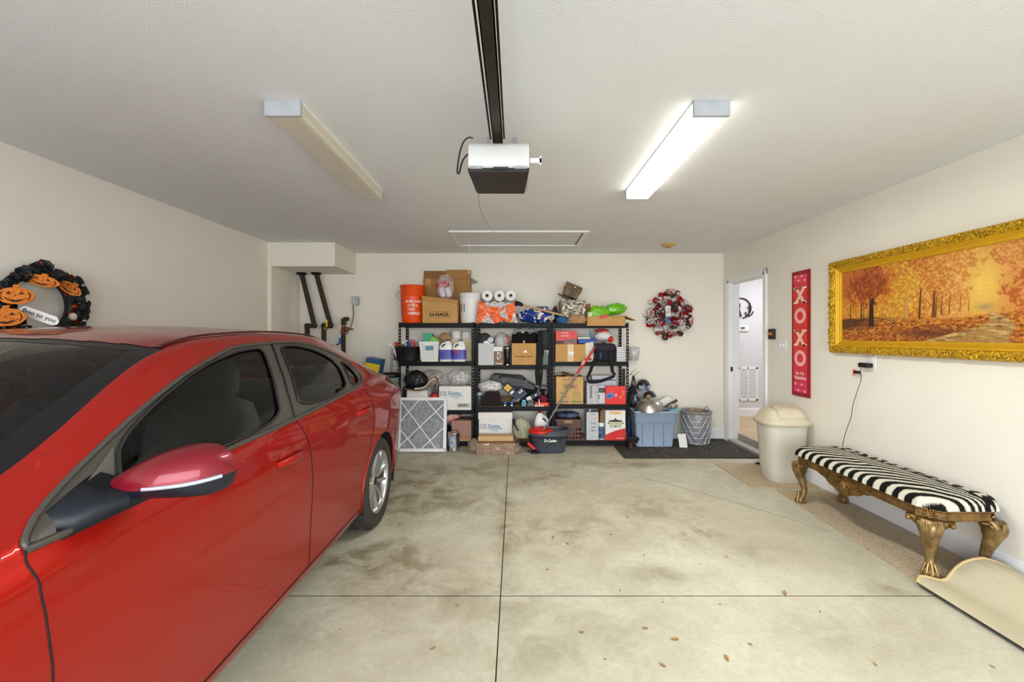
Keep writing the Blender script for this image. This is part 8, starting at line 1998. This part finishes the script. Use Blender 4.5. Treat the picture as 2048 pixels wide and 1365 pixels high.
# ================================================================ wreaths
def ribbon_loop(mb, c, r, w, nrm, ang, t=.002):
    n = Vector(nrm).normalized(); a = n.orthogonal().normalized(); b = n.cross(a); d = a * math.cos(ang) + b * math.sin(ang); s = n.cross(d)
    pts = [Vector(c) + d * (r * (1 - math.cos(q))) * .9 + n * (r * math.sin(q)) for q in [2 * math.pi * k / 12 for k in range(13)]]
    rings = []
    for p in pts: rings.append([p - s * w / 2, p + s * w / 2])
    mb.loft(rings, 0, True, False, False)
def puff(mb, c, r, nrm, seed, sides=9):
    n = Vector(nrm).normalized(); a = n.orthogonal().normalized(); b = n.cross(a); rr = random.Random(seed); rings = []
    for j, (q, h) in enumerate(((.25, -.1), (.75, .05), (1.0, .45), (.8, .95), (1.05, 1.25))):
        rings.append([Vector(c) + (a * math.cos(2 * math.pi * k / sides) + b * math.sin(2 * math.pi * k / sides)) * r * q * (1 + rr.uniform(-.22, .22)) + n * r * h * (1 + rr.uniform(-.15, .15)) for k in range(sides)])
    mb.loft(rings, 0, True, False, True)
cw = Vector((X(1338, ZB - .05), ZB - .05, H(630, ZB - .05)))
wv = thing('valentine_wreath', 'red, white and brown mesh ribbon wreath on the back wall', 'wreath', (cw.x, ZB, cw.z))
m = MB(); m.tube([(cw.x + .19 * math.cos(a), ZB - .04, cw.z + .19 * math.sin(a)) for a in [2 * math.pi * k / 32 for k in range(32)]], .008, 8, closed=True); m.build('ring', mk('wreath_wire', (60, 44, 40), .7), wv)
random.seed(77); sets = {'red_ribbon': [], 'white_ribbon': [], 'brown_ribbon': []}
for key, cnt, mat in (('white_ribbon', 62, mk('white_mesh_ribbon', (226, 218, 216), .5, var=.08, scale=60)), ('red_ribbon', 44, mk('red_mesh_ribbon', (176, 28, 40), .45, var=.25, scale=50)), ('brown_ribbon', 36, mk('brown_mesh_ribbon', (88, 70, 62), .5, var=.3, scale=60))):
    m = MB()
    for k in range(cnt):
        a = 2 * math.pi * (k + random.random()) / cnt; rr_ = random.choice((.07, .12, .155, .19, .22, .25, .275)) + random.uniform(-.02, .02)
        p = cw + Vector((rr_ * math.cos(a), -random.uniform(.0, .05), rr_ * math.sin(a) * 1.02)); d = Vector((math.cos(a) * .7 * random.uniform(.2, 1.4), -1, math.sin(a) * .7 * random.uniform(.2, 1.4)))
        puff(m, p, random.uniform(.024, .040), d, k + cnt)
    m.build(key, mat, wv, fixn=False)
m = MB(); m.strip(spline([(cw.x - .26, ZB - .03, cw.z - .02), (cw.x - .31, ZB - .04, cw.z - .03), (cw.x - .34, ZB - .03, cw.z + .02)]), .012, (0, 0, 1), .002); m.build('ribbon_tail', mk('grey_tail', (110, 104, 100), .6), wv)
ts = MB(); a, b = X(1331, ZB - .12), X(1341, ZB - .12); ts.box(a, b, ZB - .125, ZB - .12, H(646, ZB - .12), H(612, ZB - .12)); ts.build('hang_tag', M_WPAPER, wv); MB().box(a - .002, b + .001, ZB - .128, ZB - .1255, H(646, ZB - .12), H(633, ZB - .12)).build('tag_blue_end', mk('tag_blue', (60, 130, 170), .5), wv)
for k in range(3): MB().box(a + .008, b - .008, ZB - .1262, ZB - .1252, H(617 + 4 * k, ZB - .12) - .003, H(617 + 4 * k, ZB - .12)).build('tag_print', M_GREY, wv)

# halloween wreath on the left wall
hc = Vector((XL + .06, 2.53, 1.545)); hw_ = thing('halloween_wreath', 'black and orange halloween wreath with pumpkin cutouts on the left wall', 'wreath', (XL, hc.y, hc.z)); Rw = .185
m = MB(); m.tube([(XL + .05, hc.y + Rw * math.cos(a), hc.z + Rw * math.sin(a)) for a in [2 * math.pi * k / 32 for k in range(32)]], .03, 8, closed=True); m.build('ring', M_BLACK, hw_)
random.seed(13)
for key, cnt, mat, s0, s1 in (('black_tinsel', 80, mk('black_tinsel', (10, 12, 12), .22, rgb2=(70, 78, 78), scale=120, bump=1, bscale=150), .016, .036), ('orange_foil', 40, mk('orange_foil', (196, 80, 26), .25, metal=.5, rgb2=(96, 40, 24), scale=50), .012, .024)):
    m = MB()
    for k in range(cnt):
        a = 2 * math.pi * (k + random.random()) / cnt; rr_ = Rw + random.uniform(-.035, .05); p = Vector((XL + random.uniform(.05, .10), hc.y + rr_ * math.cos(a), hc.z + rr_ * math.sin(a)))
        puff(m, p, random.uniform(s0, s1), Vector((1, math.cos(a) * .8 - .3, math.sin(a) * .8)), k * 3 + cnt, 7)
    m.build(key, mat, hw_, fixn=False)
def pumpkin(py_, pz_, sx, sz, ang, tilt, xoff, n):
    """flat glitter pumpkin cut-out turned partly toward the room"""
    M = Matrix.Translation((XL + xoff, py_, pz_)) @ Matrix.Rotation(math.radians(tilt), 4, 'Z') @ Matrix.Rotation(math.radians(ang), 4, 'Y')
    G = mk('orange_glitter', (232, 140, 40), .4, metal=.3, rgb2=(190, 90, 20), scale=150, bump=.6, bscale=200); GD = mk('pumpkin_cut', (60, 30, 14), .8)
    m = MB(); pts = [(sx * (math.cos(a) * (1 + .05 * math.cos(4 * a))), sz * math.sin(a) * (1 - .06 * math.cos(2 * a) ** 2)) for a in [2 * math.pi * k / 36 for k in range(36)]]
    m.prism(pts, -.003, .003, 0, M); m.prism([(-.012, sz * .9), (.014, sz * .9), (.020, sz * 1.28), (-.008, sz * 1.24)], -.003, .003, 0, M); o = m.build('pumpkin', G, hw_)
    m = MB(); f = -.0036
    for sg in (1, -1): m.add([M @ Vector(p) for p in ((sg * sx * .34 - sx * .16, f, sz * .18), (sg * sx * .34 + sx * .16, f, sz * .18), (sg * sx * .34, f, sz * .52))], [(0, 1, 2)])
    m.add([M @ Vector(p) for p in ((-sx * .08, f, 0), (sx * .08, f, 0), (0, f, sz * .16))], [(0, 1, 2)])
    up = [(sx * (-.62 + 1.24 * k / 10), f, sz * (-.22 - .26 * math.sin(math.pi * k / 10) + (.06 if k % 3 == 1 else 0))) for k in range(11)]; lo_ = [(sx * (-.62 + 1.24 * k / 10), f, sz * (-.22 - .50 * math.sin(math.pi * k / 10))) for k in range(11)]
    m.loft([[M @ Vector(a), M @ Vector(b)] for a, b in zip(up, lo_)], 0, False, False, False)
    for sg in (1, -1): m.loft([[M @ Vector((sg * sx * (.80 + .03) * math.cos(a), f, sz * .84 * math.sin(a))), M @ Vector((sg * sx * .75 * math.cos(a), f, sz * .78 * math.sin(a)))] for a in [-.6 + .15 * k for k in range(9)]], 0, False, False, False)
    m.build('carved_face', GD, o, fixn=False)
def LP(px, py, xo): 
    z = (XL + xo) * F / (px - 1031); return z, H(py, z)
for (px, py, w_, h_, ang, tl_, xo) in ((31, 592, .076, .048, 0, 22, .17), (12, 635, .080, .050, -4, 22, .18), (84, 562, .078, .034, 14, 22, .16), (140, 577, .060, .034, 40, 30, .15)):
    yy, hz = LP(px, py, xo); pumpkin(yy, hz, w_, h_, ang, tl_, xo, 0)
yy, hz = LP(78, 632, .225); M = Matrix.Translation((XL + .225, yy, hz)) @ Matrix.Rotation(math.radians(20), 4, 'Z') @ Matrix.Rotation(math.radians(24), 4, 'Y')
m = MB(); L_ = .092; m.prism([(-L_, 0), (-L_ + .018, .026), (L_ - .018, .026), (L_, .006), (L_, -.012), (L_ - .02, -.026), (-L_ + .02, -.026)], -.002, .002, 0, M); so = m.build('sign_tag', M_WHITE, hw_)
text('Boo to you', (0.002, -.0025, 0), .150, .030, M_INK, so, M=M, bold=.008)
m = MB(); yy, hz = LP(146, 634, .16); 
for k in range(1): m.ell((XL + .16, yy, hz), (.02, .02, .024), 14)
m.build('skull', mk('bone', (200, 190, 170), .6), hw_)

# ================================================================ dry leaves on the floor
random.seed(21); M_LF = mk('dry_leaf', (186, 146, 92), .8, rgb2=(140, 98, 56), scale=30)
def leaf_mesh(s, seed):
    r = random.Random(seed); m = MB(); n = 7; pts = []
    cur = r.uniform(.1, .5)
    rows = []
    for i in range(n + 1):
        t = i / n; w = s * .22 * math.sin(math.pi * min(1, t * .96 + .02)) ** .7 * (1 + .3 * r.uniform(-1, 1)); zz = .002 + s * cur * (t - .5) ** 2
        rows.append([(s * (t - .5), -w, zz + w * .45), (s * (t - .5), 0, zz), (s * (t - .5), w, zz + w * .35)])
    m.loft(rows, 0, True, False, False); m.tube([(s * .5, 0, .003 + s * cur * .25), (s * .8, .02 * s, .003)], .0012, 5); return m
leafs = [(1569, 1188, .06), (838, 970, .05), (1255, 1035, .035), (1222, 1070, .03), (1106, 1076, .045), (1135, 1088, .04), (752, 1126, .02), (1350, 1280, .05), (1290, 1258, .04), (1453, 1318, .05), (1163, 1266, .035), (1325, 1332, .04), (866, 1298, .035), (930, 1178, .02), (1240, 1182, .02), (1288, 1112, .03), (1453, 1115, .03), (1168, 1040, .02), (1060, 985, .02), (845, 1002, .035), (820, 985, .03), (915, 1212, .03), (1440, 1210, .02), (1735, 1101, .035), (1683, 1032, .025), (1370, 1093, .02), (1130, 960, .02), (1300, 985, .02), (1410, 935, .02), (800, 1050, .04), (1230, 985, .02), (1345, 1005, .025), (1180, 1110, .02), (1095, 1140, .03), (1400, 1130, .02), (1325, 1205, .018), (1640, 1225, .025), (1515, 922, .04), (1500, 1290, .03), (1750, 1330, .03), (1985, 1335, .03), (680, 1260, .02), (1210, 1320, .02), (1110, 1000, .015)]
def leafwhere(px, py):
    side = 'far right' if px > 1600 else 'right of the long joint' if px > 1180 else 'just right of the long joint' if px > 1018 else 'left of the long joint' if px > 880 else 'close to the car'
    row = 'near the shelves' if py < 960 else 'level with the rear wheel' if py < 1040 else 'between wheel and cross joint' if py < 1150 else 'by the cross joint' if py < 1240 else 'close to the camera'
    return side + ', ' + row
for k, (px, py, s) in enumerate(leafs):
    z = FZ(py); x = X(px, z)
    if k < 4:
        o = leaf_mesh(1.0, k).build('dry_leaf', M_LF, base=(0, 0, 0), fixn=False); LM = globals().setdefault('LMS', []); LM.append(o)
    else:
        o = LMS[k % 4].copy(); COL.objects.link(o)
    o.location = (x, z, .0015 if x < 2.1 or z > 3.7 else .0085); o.scale = (s * .75, s * .75, s * .75); o.rotation_euler = (0, 0, random.uniform(0, 6.28))
    w_ = leafwhere(px, py); same = sorted(q[0] for q in leafs if leafwhere(q[0], q[1]) == w_); n_ = same.index(px)
    tag(o, 'brown leaf, ' + w_ + ('' if len(same) == 1 else ', ' + ('leftmost', 'second from left', 'third from left', 'fourth from left', 'fifth from left', 'sixth from left', 'seventh from left')[n_]), 'leaf', 'dry leaves on the floor')
